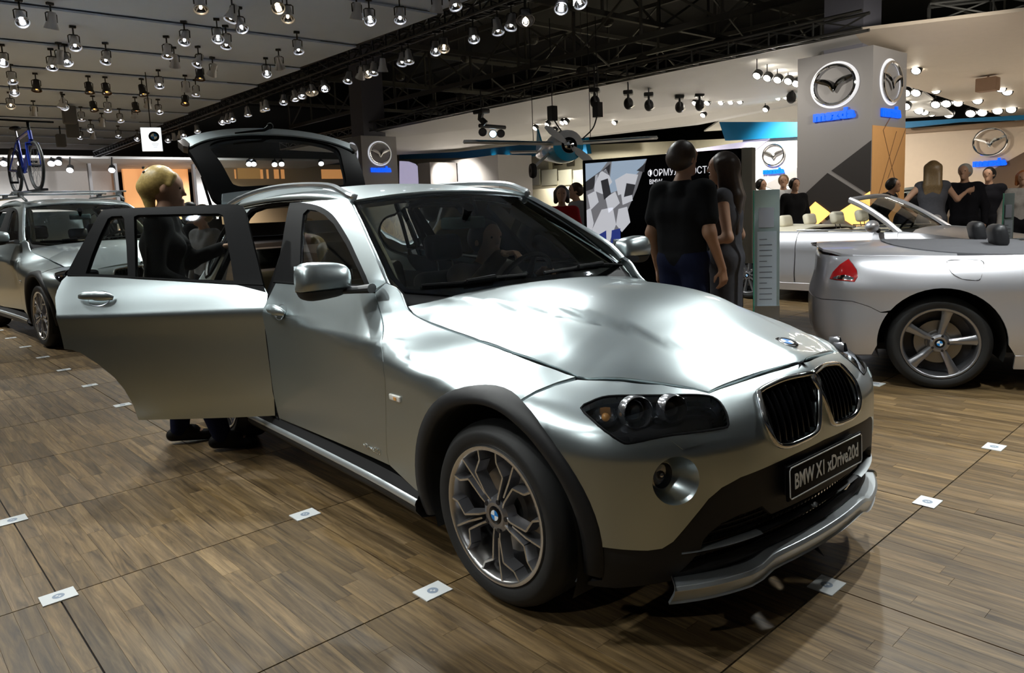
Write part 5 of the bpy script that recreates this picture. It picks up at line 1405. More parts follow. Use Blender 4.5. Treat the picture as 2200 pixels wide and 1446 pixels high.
        # wells and lining
        for cx in (0.0, wb):
            V = []
            for y in (.87, .5):
                for t in np.linspace(-.3, PI + .3, 22): V.append(xf @ Vector((cx + .402 * math.cos(t), -y * sgn, .335 + .402 * math.sin(t))))
            V.append(xf @ Vector((cx, -.5 * sgn, .335)))
            mkobj('wheel_well', V, [(i, i + 1, 23 + i, 22 + i) for i in range(21)] + [(44, 22 + i, 23 + i) for i in range(21)], trim_d, root)
            Mw = xf @ Matrix.Translation((cx, -.862 * sgn, .335)) @ Matrix.Rotation(sgn * PI / 2, 4, 'X')
            y_spoke_wheel('wheel', Mw, root, R=.335, rim=.25, n=5 if wheel == 'five' else 10, kind=wheel, wid=.24)
    # boot deck
    def deckF(x, y):
        x = np.asarray(x, float); y = np.asarray(y, float)
        z = np.interp(x, [-1.02, -.85, -.7, -.3, .2, .8], [.965, 1.005, 1.01, 1.015, 1.005, .99]) - .05 * (np.abs(y) / .8) ** 3
        return np.stack([x, y, z], -1) @ B.R3.T + B.T3
    DK = Surf(deckF, (-1.02, .8), (-.9, .9), 60, 50)
    e = lambda x, z=zt: B.local(np.array([u(x)]), np.array([z]))[0]
    edge = [(-.795, 0.0), (-.785, -.3), (-.76, -.5)] + [(float(e(x)[0]), float(e(x)[1]) + .012) for x in (-.70, -.60, -.45, -.2, .1)] + [(.12, -.62), (.10, -.35), (.08, 0.0)]
    panel('boot_lid', DK, mir_outline(edge), cpaint, root, step=0.05, th=0.02, flip=(0, 0, 1))
    cov = [(-.30, 0.0), (-.28, -.3), (-.22, -.5), (-.08, -.66), (.15, -.765), (.5, -.79), (.72, -.79), (.74, -.62), (.70, -.3), (.68, 0.0)]
    panel('roof_cover', DK, mir_outline([tuple(p) for p in crom(cov, 3)]), cover_m, root, step=0.05, th=0.03, flip=(0, 0, 1), off=0.008)
    # bonnet, screen, tub
    def bonF(x, y):
        x = np.asarray(x, float); y = np.asarray(y, float)
        z = np.interp(x, [2.0, 2.3, 2.8, 3.2, 3.5, 3.62], [.985, .965, .90, .84, .77, .70]) - .07 * (np.abs(y) / .75) ** 2.4
        return np.stack([x, y, z], -1) @ B.R3.T + B.T3
    BN = Surf(bonF, (2.0, 3.65), (-.9, .9), 30, 30)
    panel('bonnet', BN, mir_outline([(2.1, 0.0), (2.08, -.6), (2.1, -.80), (2.5, -.80), (2.9, -.74), (3.3, -.66), (3.5, -.4), (3.55, 0.0)]), cpaint, root, step=0.06, th=0.02, flip=(0, 0, 1))
    def wcF(a, v):
        a = np.asarray(a, float); v = np.asarray(v, float)
        b = np.stack([2.12 - .16 * a * a, .74 * a, .965 - .0 * a], -1); t = np.stack([1.42 - .10 * a * a, .60 * a, 1.375 - .03 * a * a], -1)
        P = b * (1 - v[..., None]) + t * v[..., None] + np.array([.5, 0, .86]) * (.03 * np.sin(PI * np.clip(v, 0, 1)))[..., None]
        return P @ B.R3.T + B.T3
    WC = Surf(wcF, (-1.1, 1.1), (-.1, 1.1), 30, 30)
    sq = [(-1, 0), (1, 0), (.98, 1), (-.98, 1)]
    w_ = panel('windscreen', WC, sq, glass, root, step=0.08, th=0, flip=(0, 0, 1))
    for pts, r, nm in (([(-1.02, -.12), (-1.0, .3), (-.99, .7), (-.985, 1.0)], .04, 'screen_pillar'), ([(1.02, -.12), (1.0, .3), (.99, .7), (.985, 1.0)], .04, 'screen_pillar'), ([(-.985, 1.0), (-.5, 1.005), (0, 1.01), (.5, 1.005), (.985, 1.0)], .032, 'screen_header')):
        P = wcF(np.array([p[0] for p in pts]), np.array([p[1] for p in pts])); m = MB(); m.tube([tuple(p) for p in crom(P, 4)], r, 8, flat=(1, .75)); m.build(nm, cpaint, w_, sm=True)
    for sgn in (1, -1):
        c = Vector((1.78, -.98 * sgn, 1.02)); m = MB(); m.ball(tuple(c), (.075, .12, .075), 16, 10, xf); o = m.build('door_mirror', cpaint, root, sm=True)
        m = MB(); m.tube([xf @ (c + Vector((0, .09 * sgn, -.04))), xf @ Vector((1.80, -.84 * sgn, .96))], [.025, .03], 8); m.build('mirror_foot', blackp, o, sm=True)
        m = MB(); m.tube([xf @ Vector((x, -(.80 - .0) * sgn, .968)) for x in (.72, 1.2, 1.9)], .012, 6); m.build('belt_trim', chrome, root, sm=True)
    m = MB(); m.box((1.35, 0, .30), (1.5, 1.5, .06), xf); m.box((.64, 0, .6), (.06, 1.5, .65), xf); m.box((2.05, 0, .6), (.06, 1.5, .66), xf)
    for sgn in (1, -1): m.box((1.35, .76 * sgn, .62), (1.5, .05, .62), xf)
    m.box((.0, 0, .25), (1.5, 1.1, .05), xf); m.box((2.8, 0, .25), (1.3, 1.0, .05), xf)
    m.build('cabin_tub', seat_m if seat_m is cream else trim_d, root)
    m = MB(); m.box((1.95, 0, .88), (.34, 1.44, .16), xf, .06); m.build('dashboard', trim_d, root, sm=True)
    for sx_, sy_, hh in seats:
        seat(xf @ Matrix.Translation((sx_, sy_, .26)), root, seat_m, back_h=hh, w=.5)
    Ms = xf @ basis(Vector((-.86, 0, .5)), (0, 1, 0), (1.62, .36, .92)); m = MB(); m.tube([Ms @ Vector((.18 * math.cos(t), .18 * math.sin(t), 0)) for t in np.linspace(0, 2 * PI, 28, endpoint=False)], .014, 8, True); m.build('steering_wheel', satin, root, sm=True)
    return root, B
def not_out(S, out, sgn, xf):
    c = np.mean(np.array(out), 0); n = S.normals(np.array([c[0] * sgn]), np.array([c[1]]))[0]; P = S.F(np.array([c[0] * sgn]), np.array([c[1]]))[0]
    ctr = np.array(xf @ Vector((1.3, 0, P[2])))
    return bool(n @ (P - ctr) < 0)
TAIL_UV = None; FLAP_UV = None
# pose of the near convertible: its right rear tyre stands at this floor point
H6 = 0.50
g6 = ground((2013, 833)); X6 = Matrix.Translation((g6[0] - math.sin(H6) * .80, g6[1] + math.cos(H6) * .80, 0)) @ Matrix.Rotation(H6, 4, 'Z')
_tmp = bpy.data.objects.new('tmp', None)
class _B6: pass
def _b6():
    plan = [(-0.85, 0), (-0.84, -.3), (-.81, -.55), (-.74, -.74), (-.61, -.855), (-.41, -.905), (-.1, -.922), (.4, -.915), (1.2, -.90)]
    return None
root6, B6 = None, None
S6 = [(1.42, -.36, .60), (1.42, .36, .60), (.80, -.34, .55), (.80, .34, .55)]
# lamp and flap outlines measured on a first pass of the same wall
def measure():
    global TAIL_UV, FLAP_UV
    plan = [(-0.85, 0), (-0.84, -.3), (-.81, -.55), (-.74, -.74), (-.61, -.855), (-.41, -.905), (-.1, -.922), (.4, -.915), (1.2, -.90), (2.0, -.90), (2.7, -.905), (3.1, -.87), (3.4, -.74), (3.58, -.5), (3.64, -.25), (3.66, 0)]
    ZK = [.12, .5, .8, 1.06]; f = [0, 0, -.01, -.1]
    b = Body(plan, ZK, [((0.0,), f), (0.0, f), (1.0, f), ((1.0,), f)], X6)
    TAIL_UV = uvs(b.surf, [(1820, 556), (1832, 568), (1841, 580), (1844, 594), (1837, 606), (1810, 603), (1784, 599), (1789, 584), (1803, 568)])
    FLAP_UV = uvs(b.surf, [(2036, 562), (2072, 559), (2108, 560), (2115, 570), (2106, 598), (2096, 602), (2066, 599), (2044, 586)])
measure()
root6, B6 = convertible('convertible_car', 'silver open convertible with black seats and five-spoke wheels, cut by the right edge', X6, 'five', black_l, cloth_g, S6)
H3 = 0.0
g3 = ground((1606, 642)); X3 = Matrix.Translation((g3[0] - math.sin(H3) * .84, g3[1] + math.cos(H3) * .84, 0)) @ Matrix.Rotation(H3, 4, 'Z')
S3 = [(1.42, -.36, .60), (1.42, .36, .60), (.66, -.34, .56), (.66, .34, .56)]
root3, B3 = convertible('convertible_car', 'silver open convertible with cream seats behind the glass information stand', X3, 'thin', cream, cream, S3)
bpy.data.objects.remove(_tmp)
# ================================================================== large silver off-roader with a bicycle (shares the crossover's make-up)
H5 = 0.09
g5 = ground((97, 747)); P5 = Vector((g5[0] - math.sin(H5) * .92, g5[1] + math.cos(H5) * .92, 0))
SCL = Vector((1.07, 1.075, 1.14))
M5 = Matrix.Translation(P5) @ Matrix.Rotation(H5, 4, 'Z') @ Matrix.Diagonal((*SCL, 1))
suv = thing('offroad_car', 'large silver off-roader with a blue bicycle on its roof, behind the open door', 'car')
b5 = M5 @ Vector((-1.4, 0, 0)); suv.location = b5; suv.rotation_euler = (0, 0, H5); suv.scale = SCL
skip = ('rear_door', 'tailgate', 'number_plate', 'roof_rail', 'drive_badge', 'gas_strut', 'door_check_strap', 'wheel.', 'steering')
def cp(o, parent):
    c = o.copy(); COL.objects.link(c); c.parent = parent; c.matrix_parent_inverse = o.matrix_parent_inverse.copy()
    if 'label' in c: del c['label']
    for ch in o.children: cp(ch, c)
    return c
for o in list(car.children):
    nm = o.name.split('.')[0]
    if nm in ('rear_door', 'tailgate', 'roof_rail', 'drive_badge', 'gas_strut', 'door_check_strap', 'number_plate'): continue
    cp(o, suv)
tmpl = Matrix.Identity(4)
def as_child5(o):
    o.parent = suv; o.matrix_parent_inverse = Matrix.Translation((1.4, 0, 0))
for mir in (False, True):
    d = panel('rear_door', WALL, rd_body, paint, None, step=0.05, th=0.03, flip=True, mirror=mir); as_child5(d)
    f_ = panel('window_frame', WALL, rd_fr, satin, None, step=0.05, th=0.02, flip=True, mirror=mir, holes=[rd_g1, rd_g2]); f_.parent = d
m = MB(); m.box((-3.52, 0, 1.0), (.06, 1.3, .9)); o = m.build('tailgate', paint); as_child5(o)
for sgn in (1, -1):
    m = MB(); m.tube([(-1.45, .56 * sgn, 1.55), (-1.6, .57 * sgn, 1.60), (-2.9, .57 * sgn, 1.61), (-3.1, .57 * sgn, 1.55)], .018, 8); o = m.build('roof_rail', mat('rail_silver', (0, 0, 0)), sm=True); as_child5(o)
for x in (-1.65, -2.5):
    m = MB(); m.tube([(x, -.66, 1.655), (x, .66, 1.655)], .02, 8, flat=(.6, 1.6))
    for sgn in (1, -1): m.box((x, .57 * sgn, 1.63), (.08, .05, .05))
    o = m.build('roof_bar', mat('rail_silver', (0, 0, 0))); as_child5(o)
# ================================================================== far hall and the neighbouring stand
def slab_y(name, Y, a, b, th, mt, parent=None, back=True):
    """box whose front face lies in the plane y = Y between two pixel corners"""
    p, q = on(a, y=Y), on(b, y=Y)
    x0, x1 = sorted((p[0], q[0])); z0, z1 = sorted((p[2], q[2]))
    m = MB(); m.box(((x0 + x1) / 2, Y + th / 2, (z0 + z1) / 2), (x1 - x0, th, z1 - z0)); return m.build(name, mt, parent)
def poly_y(name, Y, pts, th, mt, parent=None):
    P = [on(p, y=Y) for p in pts]; n = len(P)
    V = [(p[0], Y, p[2]) for p in P] + [(p[0], Y + th, p[2]) for p in P]
    ar = sum(V[i][0] * V[(i + 1) % n][2] - V[(i + 1) % n][0] * V[i][2] for i in range(n))
    F = [tuple(range(n)), tuple(range(n, 2 * n))[::-1]] + [(i, n + i, n + (i + 1) % n, (i + 1) % n) for i in range(n)]
    if ar > 0: F = [f[::-1] for f in F] if False else F
    o = mkobj(name, V, F, mt, parent, sm=False)
    bm = bmesh.new(); bm.from_mesh(o.data); bmesh.ops.recalc_face_normals(bm, faces=bm.faces); bm.to_mesh(o.data); bm.free()
    return o
white_w = mat('stand_white', (0.72, 0.71, 0.69), 0.6, var=0.03, vscale=1)
grey_w = mat('stand_grey', (0.34, 0.33, 0.33), 0.6, var=0.03, vscale=1)
dark_w = mat('stand_dark', (0.045, 0.042, 0.042), 0.5)
blue_w = mat('stand_blue', (0.0, 0.16, 0.36), 0.5)
beige_w = mat('stand_beige', (0.62, 0.50, 0.38), 0.6)
cream_w = mat('stand_cream', (0.70, 0.66, 0.50), 0.6)
amber_l = mat('lit_amber_panel', (1, .6, .2), 0.4, emit=(1.0, 0.50, 0.12), es=1.6)
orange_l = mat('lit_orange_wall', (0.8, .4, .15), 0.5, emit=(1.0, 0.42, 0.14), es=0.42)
blue_l = mat('lit_blue_letters', (0.0, 0.1, 0.8), 0.4, emit=(0.0, 0.10, 0.95), es=0.9)
lilac_l = mat('lit_lilac_panel', (0.7, .68, .8), 0.4, emit=(0.62, 0.58, 0.85), es=0.45)
roof_m = mat('hall_roof', (0.06, 0.058, 0.05), 0.9)
beam_m = mat('hall_steel', (0.15, 0.145, 0.125), 0.6, 0.2)
halo_m = mat('logo_backlight', (1, 1, 1), 0.4, emit=(0.9, 0.92, 1.0), es=0.4)
# hall shell
m = MB(); m.box((-12, 6, 10.6), (100, 100, 0.2)); tag(m.build('ceiling', roof_m), 'dark hall roof high above the stands', kind='structure')
m = MB(); m.box((-58, 6, 5.3), (0.3, 100, 10.6)); tag(m.build('wall_back', roof_m), kind='structure')
m = MB(); m.box((-12, 50, 5.3), (100, 0.3, 10.6)); tag(m.build('wall_left', roof_m), kind='structure')
# steel roof trusses of the hall
def hall_truss(a, b, h, label, step=2.6, r=0.07):
    a = Vector(a); b = Vector(b); L = (b - a).length; d = (b - a) / L
    t = thing('roof_truss', label, 'truss', tuple(a), 0, 'steel roof trusses of the hall')
    for z in (0, h):
        q = MB(); e = Vector((0, 0, z)); sd = Vector((-d.y, d.x, 0)) * r
        V = [a + e - sd, a + e + sd, a + e + sd + Vector((0, 0, 2.2 * r)), a + e - sd + Vector((0, 0, 2.2 * r))]
        V += [v + d * L for v in V]
        q.add(V, [(0, 1, 2, 3), (4, 7, 6, 5), (0, 4, 5, 1), (1, 5, 6, 2), (2, 6, 7, 3), (3, 7, 4, 0)]); q.build('chord', beam_m, t)
    n = int(L / step)
    for i in range(n):
        s0, s1 = L * i / n, L * (i + 1) / n
        p0 = a + d * s0; p1 = a + d * s1
        q = MB(); q.cyl(p0, p0 + Vector((0, 0, h)), r * .7, 4); q.build('post', beam_m, t)
        q = MB(); q.cyl(p0 + Vector((0, 0, h if i % 2 else 0)), p1 + Vector((0, 0, 0 if i % 2 else h)), r * .6, 4); q.build('diagonal', beam_m, t)
    return t
hall_truss((-36, 14.5, 6.1), (12, 14.5, 5.9), 1.7, 'dark steel roof truss running above the stand with the winged emblem')
hall_truss((-36, 22.0, 7.4), (12, 22.0, 7.4), 1.8, 'dark steel roof truss, farther one behind the emblem column')
for k, x in enumerate((-34, -27, -20, -13.5, -7, -0.5)):
    hall_truss((x, 6.5, 7.0), (x, 36, 7.0), 1.5, ['sixth', 'fifth', 'fourth', 'third', 'second', 'nearest'][k] + ' steel cross truss under the hall roof, counted from the emblem column')
globe_m = mat('hall_lamp_globe', (0.20, 0.19, 0.16), 0.4)
for k, px in enumerate([(1305, 45), (1545, 95), (1380, 130), (1250, 155), (1000, 125), (1145, 85), (860, 165), (930, 225), (990, 210)]):
    p = on(px, y=17.0); m = MB(); c = Vector(p)
    m.ball(tuple(c), (.22, .22, .2), 12, 8); m.cyl(c, (c.x, c.y, 10.5), .012, 5)
    tag(m.build('hall_lamp', globe_m), 'unlit round hall lamp hanging in the dark roof space', 'lamp', 'round hall lamps in the dark roof')
# ---- winged emblem
def wing_logo(M, r, parent, backlit=True):
    """chrome oval with a winged V, local x right, y up, z out"""
    q = MB(); n = 40
    q.tube([M @ Vector((r * 1.12 * math.cos(t), r * math.sin(t), .05)) for t in np.linspace(0, 2 * PI, n, endpoint=False)], r * .085, 8, True)
    o = q.build('emblem_oval', chrome, parent, sm=True)
    L = [(-1.02, .34), (-.72, .26), (-.42, .16), (-.18, 0.0), (0.0, -.34)]
    pts = crom(L, 4); pts = np.concatenate([pts, (pts * np.array([-1, 1]))[::-1][1:]])
    q = MB(); w = [r * (.05 + .08 * math.sin(PI * abs(p[0])) + .03) for p in pts]
    q.tube([M @ Vector((p[0] * r, p[1] * r, .06)) for p in pts], w, 6, flat=(1.0, .6)); q.build('emblem_wings', chrome, o, sm=True)
    if backlit:
        q = MB(); q.lathe([(r * .99, .012), (r * 1.20, .012)], 40, M @ Matrix.Diagonal((1.1, 1, 1, 1))); q.build('emblem_glow', halo_m, o)
    text_obj('maker_lettering', 'mazda', r * .72, blue_l, M @ Matrix.Translation((0, -r * 1.55, .03)), o, extrude=.02, bold=.016 * r * 3, sx=1.2)
    return o
def clad_column(x0, x1, y0, y1, h, label, diamonds):
    t = thing('emblem_column', label, 'column', ((x0 + x1) / 2, (y0 + y1) / 2, 0))
    m = MB(); m.box(((x0 + x1) / 2, (y0 + y1) / 2, h / 2), (x1 - x0, y1 - y0, h)); m.build('column_cladding', grey_w if diamonds else grey_w, t)
    w = x1 - x0
    My = Matrix.Translation(((x0 + x1) / 2, y0, 0)) @ Matrix.Rotation(PI / 2, 4, 'X')
    Mx = Matrix.Translation((x1, (y0 + y1) / 2, 0)) @ Matrix.Rotation(PI / 2, 4, 'Z') @ Matrix.Rotation(PI / 2, 4, 'X')
    wing_logo(My @ Matrix.Translation((0.02, h - .62, 0)), .37, t); wing_logo(Mx @ Matrix.Translation((0, h - .62, 0)), .37, t)
    return t, My, Mx
colA, My, Mx = clad_column(-5.9, -4.4, 12.0, 13.5, 4.17, 'tall grey emblem column with dark diamonds and orange-lit side, right of the screen', True)
for pts in ([(.75, 1.85), (.75, .95), (.0, 1.39), (.28, 1.0)],): pass
for k, pts in enumerate(([(.745, 2.42), (-.02, 1.90), (.70, 1.42), (.745, 1.44)], [(-.10, 1.86), (-.70, 1.36), (-.10, .92), (.62, 1.38)], [(-.72, 1.22), (-.745, 1.20), (-.745, .2), (.1, .2), (-.2, .86)])):
    m = MB(); m.prism(pts[::-1] if k != 1 else pts, .0, .012, My); m.build('dark_diamond', dark_w, colA)
for pts in ([(-.62, 1.05), (-.34, 1.30), (-.02, 1.06), (-.34, .80)], [(.08, 1.04), (.745, 1.46), (.745, .62)]):
    m = MB(); m.prism(pts, .012, .03, My); m.build('lit_diamond', amber_l, colA)
m = MB(); m.box((0, 1.6, .006), (1.48, 2.2, .012), Mx); og = m.build('orange_lit_side', mat('orange_lit_panel', (0.78, 0.42, 0.16), 0.6), colA)  # orange light falling on this side is put into the panel colour
for a, b in (((-.74, .9), (.3, 2.62)), ((.74, .9), (-.3, 2.62)), ((-.3, 2.62), (0.1, 2.95)), ((.74, 2.7), (-.05, 1.7))):
    m = MB(); m.tube([Mx @ Vector((a[0], a[1], .014)), Mx @ Vector((b[0], b[1], .014))], .008, 4); m.build('joint_line', mat('joint_brown', (0.25, 0.13, 0.06), .6), colA)
m = MB(); m.box((-5.15, 12.75, 7.4), (.78, .78, 6.4)); tag(m.build('column_shaft', mat('column_paint', (0.20, 0.20, 0.24), .6), colA))
colB, _, _ = clad_column(-23.2, -21.7, 10.75, 12.2, 4.2, 'distant grey emblem column behind the raised tailgate', False)
m = MB(); m.box((-22.45, 11.5, 7.4), (.9, .9, 6.4)); m.build('column_shaft', mat('column_paint', (0, 0, 0)), colB)
# ---- canopy of the stand
can = thing('stand_canopy', 'folded white canopy above the stand with the winged emblem', 'canopy', (-12, 16, 0))
def facet(P, mt, parent, nm='canopy_panel', th=0.06):
    V = [tuple(p) for p in P]; n = len(V)
    W = V + [(x, y, z + th) for x, y, z in V]
    o = mkobj(nm, W, [tuple(range(n)), tuple(range(n, 2 * n))[::-1]] + [(i, n + i, n + (i + 1) % n, (i + 1) % n) for i in range(n)], mt, parent, sm=False)
    bm = bmesh.new(); bm.from_mesh(o.data); bmesh.ops.recalc_face_normals(bm, faces=bm.faces); bm.to_mesh(o.data); bm.free(); return o
facet([(-30, 11.6, 4.42), (-4.6, 11.6, 4.40), (-5.5, 15.5, 3.95), (-30, 16.5, 4.25)], white_w, can)
facet([(-30, 16.5, 4.25), (-5.5, 15.5, 3.95), (-6.5, 19, 4.35), (-14, 20, 4.1), (-30, 21.0, 4.5)], white_w, can)
facet([(-13, 19.8, 4.12), (-6.5, 19, 4.35), (-7.5, 25, 3.9), (-18, 26, 4.5)], white_w, can)
facet([(-4.6, 11.6, 4.40), (11, 18.2, 4.2), (11, 34, 4.2), (-8, 34, 4.1), (-5.5, 15.5, 3.95)], mat('canopy_warm', (.74, .64, .52), .6), can)
truss('canopy_truss', 'grey box truss along the front edge of the white canopy', (-30, 11.45, 4.58), (-4.3, 11.45, 4.52), .3, steel_g, .9, .03)
truss('canopy_truss', 'grey box truss along the right side of the canopy beside the emblem column', (-3.6, 12.4, 4.6), (6, 17.0, 4.4), .3, steel_g, .9, .03)
# blue fascias, back walls
def wall_thing(name, label, cat, o): tag(o, label, cat); return o
wall_thing('', 'long deep blue fascia band behind the aeroplane', 'fascia', poly_y('blue_fascia', 24.0, [(858, 318), (1000, 312), (1255, 290), (1262, 330), (1130, 336), (858, 342)], .3, blue_w))
wall_thing('', 'short blue fascia left of the emblem column', 'fascia', poly_y('blue_fascia', 16.79, [(1545, 262), (1730, 262), (1730, 293), (1558, 302)], .2, blue_w))
wall_thing('', 'blue fascia strip right of the orange-lit column side', 'fascia', poly_y('blue_fascia', 19.0, [(1935, 262), (2220, 246), (2220, 256), (2060, 262), (1935, 276)], .2, blue_w))
wall_thing('', 'black upper strip with lamps above the blue fascia', 'fascia', poly_y('dark_gap_strip', 24.4, [(858, 296), (1100, 300), (1100, 312), (858, 318)], .2, dark_w))  # dark strip filling the gap above the blue fascia
W1 = tag(poly_y('wall_1', 27.0, [(850, 330), (1740, 290), (1740, 520), (850, 520)], .3, cream_w), 'cream back wall', kind='structure')
W1.name = 'wall_cream'
W2 = tag(poly_y('wall_white', 17.0, [(1596, 296), (1730, 280), (1730, 460), (1596, 470)], .3, white_w), 'white angled wall with winged emblem', kind='structure')
poly_y('dark_stripe', 16.98, [(1640, 398), (1730, 352), (1730, 378), (1668, 410)], .03, grey_w, W2)
lg = wing_logo(Matrix.Translation(tuple(on((1663, 333), y=16.98))) @ Matrix.Rotation(PI / 2, 4, 'X'), .29, W2, False)
tag(poly_y('lilac_banner', 16.945, [(1430, 330), (1655, 296), (1605, 336), (1604, 316), (1440, 336)], .05, lilac_l), 'lilac lit banner strip above the screen', 'banner')
W3 = tag(poly_y('wall_beige', 19.5, [(1925, 286), (2230, 268), (2230, 470), (1925, 470)], .3, beige_w), 'warm beige wall with winged emblem at the right', kind='structure')
poly_y('dark_stripe', 19.47, [(2130, 366), (2230, 310), (2230, 420), (2130, 420)], .03, mat('brown_panel', (.10, .06, .035), .5), W3)
wing_logo(Matrix.Translation(tuple(on((2128, 305), y=19.46))) @ Matrix.Rotation(PI / 2, 4, 'X'), .34, W3, False)
poly_y('brown_band', 19.4, [(1925, 278), (2230, 256), (2230, 268), (1925, 288)], .06, mat('brown_band', (.26, .17, .10), .6), W3)
# grey block, lit arch and gallery
tag(slab_y('display_block', 18.5, (932, 350), (1078, 545), 2.0, grey_w), 'plain grey display block beyond the roof of the nearest car', 'block')
tag(slab_y('display_block', 16.9, (897, 352), (934, 556), 1.5, mat('block_shade', (.22, .21, .21), .6)), 'side of the grey display block beyond the roof rail, its shade painted darker', 'block')  # side of the same block, shade put into a darker grey
q = poly_y('lit_arch', 20.0, [(858, 346), (872, 347), (886, 352), (895, 362), (900, 376), (900, 536), (858, 536)], .2, lilac_l); tag(q, 'glowing lilac arch panel beside the distant emblem column', 'panel')
gal = thing('gallery', 'raised cream gallery with glass parapet behind the aeroplane', 'gallery', tuple(on((1170, 400), y=25.0)[:2]) + (0,))
slab_y('gallery_base', 25.2, (1080, 406), (1256, 520), .8, cream_w, gal)
slab_y('gallery_floor', 24.8, (1075, 398), (1260, 408), 1.4, cream_w, gal)
for a, b in ((1078, 1098), (1100, 1126), (1129, 1160), (1163, 1196), (1199, 1228), (1231, 1258)):
    slab_y('parapet_panel', 24.7, (a, 366), (b, 397), .05, mat('frosted_parapet', (.50, .50, .40), .3), gal)
for a, b, c_, d in ((1190, 338, 1207, 354), (1217, 342, 1232, 356)):
    slab_y('picture', 26.8, (a, b), (c_, d), .05, mat('picture_dark', (.12, .11, .08), .5), gal)
slab_y('gallery_cupboard', 26.0, (1076, 352), (1180, 396), .3, cream_w, gal)
tag(slab_y('low_wall', 23.0, (1130, 408), (1262, 520), .2, cream_w), 'pale cream low wall behind the woman in red', 'wall')
# small downlights of the stand
dl = mat('downlight_glow', (1, 1, 1), .3, emit=(1.0, .92, .78), es=30)
def downlight(px, Y, r, label, grp, mt=dl):
    p = on(px, z=min(4.0, 9.0)) if Y < 20 else on(px, y=Y); m = MB(); M = basis((0, -0.75, -0.66), (1, 0, 0), p)
    if Y < 20: m.cyl(p, (p[0], p[1], 4.42), .012, 5); r = r * max(1.0, np.linalg.norm(p - CP) / 17.0) * .8
    else: m.cyl(p, (p[0], p[1] + .35, p[2]), .02, 5)
    m.lathe([(r * 1.25, -.10), (r * 1.25, .0), (r, .012), (r, -.02)], 14, M); o = m.build('downlight', lamp_dark, sm=True)
    q = MB(); q.lathe([(r, -.004), (0, -.004)], 14, M); q.build('lamp_lens', mt, o)
    tag(o, label, 'lamp', grp)
for px in [(1626, 163), (1648, 168), (1670, 172), (1693, 175), (1710, 180)]: downlight(px, 14.0, .10, 'white lamp in the row left of the emblem column', 'row of lamps left of the column')
for px in [(1492, 222), (1505, 222), (1519, 222), (1548, 221), (1569, 220), (1589, 219), (1671, 211), (1688, 209), (1644, 236), (1510, 248), (1149, 276), (1191, 280), (1175, 268), (1207, 264), (1215, 263), (1319, 264)]:
    downlight(px, 18.5, .07, 'small round downlight in the white canopy', 'small downlights in the canopy')
for px in [(910, 304), (921, 303), (932, 302), (965, 306), (973, 306), (860, 302)]: downlight(px, 24.2, .11, 'warm lamp in the black strip above the long blue fascia', 'lamps above the blue fascia')
for px in [(1016, 293), (1030, 290), (1085, 342), (1055, 340)]: downlight(px, 23.8, .08, 'small lamp near the long blue fascia', 'lamps near the blue fascia')
for px in [(1968, 152), (1946, 200), (1968, 200), (2010, 194), (2010, 225), (2033, 223), (2058, 221), (2100, 216), (2085, 244), (2110, 242), (2143, 238), (2172, 235), (1946, 229), (2038, 246), (2000, 243), (1985, 240), (1974, 238), (2164, 197), (2150, 190)]:
    downlight(px, 17.5, .10, 'glaring warm lamp in the cluster right of the emblem column', 'glaring lamps right of the column')
for px, s_ in (((2022, 160), .26), ((2122, 182), .26)):
    p = on(px, y=17.0); m = MB(); m.box(tuple(p), (.42, .3, .30), None, .02); m.cyl(p, (p[0], p[1], max(p[2], 4.45)), .02, 6); tag(m.build('loudspeaker', mat('speaker_brown', (.32, .20, .13), .6), sm=True), 'brown box loudspeaker under the canopy, %s one right of the column' % ('left' if px[0] < 2100 else 'right'), 'loudspeaker')
# ---- moving-head lamps
def moving_head(px, z, label, s=1.0):
    p = on(px, z=z)
    t = thing('moving_head_lamp', label, 'stage lamp', (p[0], p[1], p[2]), 0, 'black moving-head lamps under the canopy')
    M = Matrix.Translation(tuple(p)) @ Matrix.Rotation(-0.9, 4, 'Z') @ Matrix.Scale(s, 4)
    m = MB(); m.box((0, 0, .21), (.34, .24, .10), M, .03); m.cyl(M @ Vector((-.08, 0, .25)), M @ Vector((-.08, 0, .78)), .015, 6); m.cyl(M @ Vector((.08, 0, .25)), M @ Vector((.08, 0, .78)), .015, 6); m.build('lamp_base', lamp_dark, t, sm=True)
    m = MB(); m.tube([M @ Vector(v) for v in ((-.14, 0, -.05), (-.16, 0, .08), (-.08, 0, .17), (.08, 0, .17), (.16, 0, .08), (.14, 0, -.05))], .026, 8); m.build('lamp_yoke', lamp_dark, t, sm=True)
    m = MB(); m.ball((0, 0, -.05), (.12, .12, .15), 14, 10, M); m.build('lamp_head', lamp_dark, t, sm=True)
    m = MB(); m.lathe([(.09, -.13), (0, -.14)], 14, M @ Matrix.Rotation(.5, 4, 'X') @ Matrix.Translation((0, 0, -.04))); m.build('lamp_lens', chrome, t, sm=True)
for k, px in enumerate([(1278, 214), (1350, 218), (1394, 222), (1460, 226), (1503, 222), (1700, 205)]):
    moving_head(px, 3.92, ['first', 'second', 'third', 'fourth', 'fifth', 'last'][k] + ' black moving-head lamp from the left under the white canopy', 1.0)
t = thing('lamp_cluster', 'black lamp cluster with one bluish lens above the aeroplane wing', 'stage lamp', tuple(on((1055, 270), z=3.75)))
c = Vector(on((1035, 262), z=3.85)); 
m = MB(); m.box((c.x, c.y, c.z + .28), (.42, .3, .12), None, .03); m.cyl(c + Vector((0, 0, .3)), c + Vector((0, 0, .9)), .02, 6); m.tube([c + Vector((0, 0, .25)), c + Vector((-.05, 0, .1)), c + Vector((.05, .1, -.05))], .09, 8); m.build('lamp_base', lamp_dark, t, sm=True)
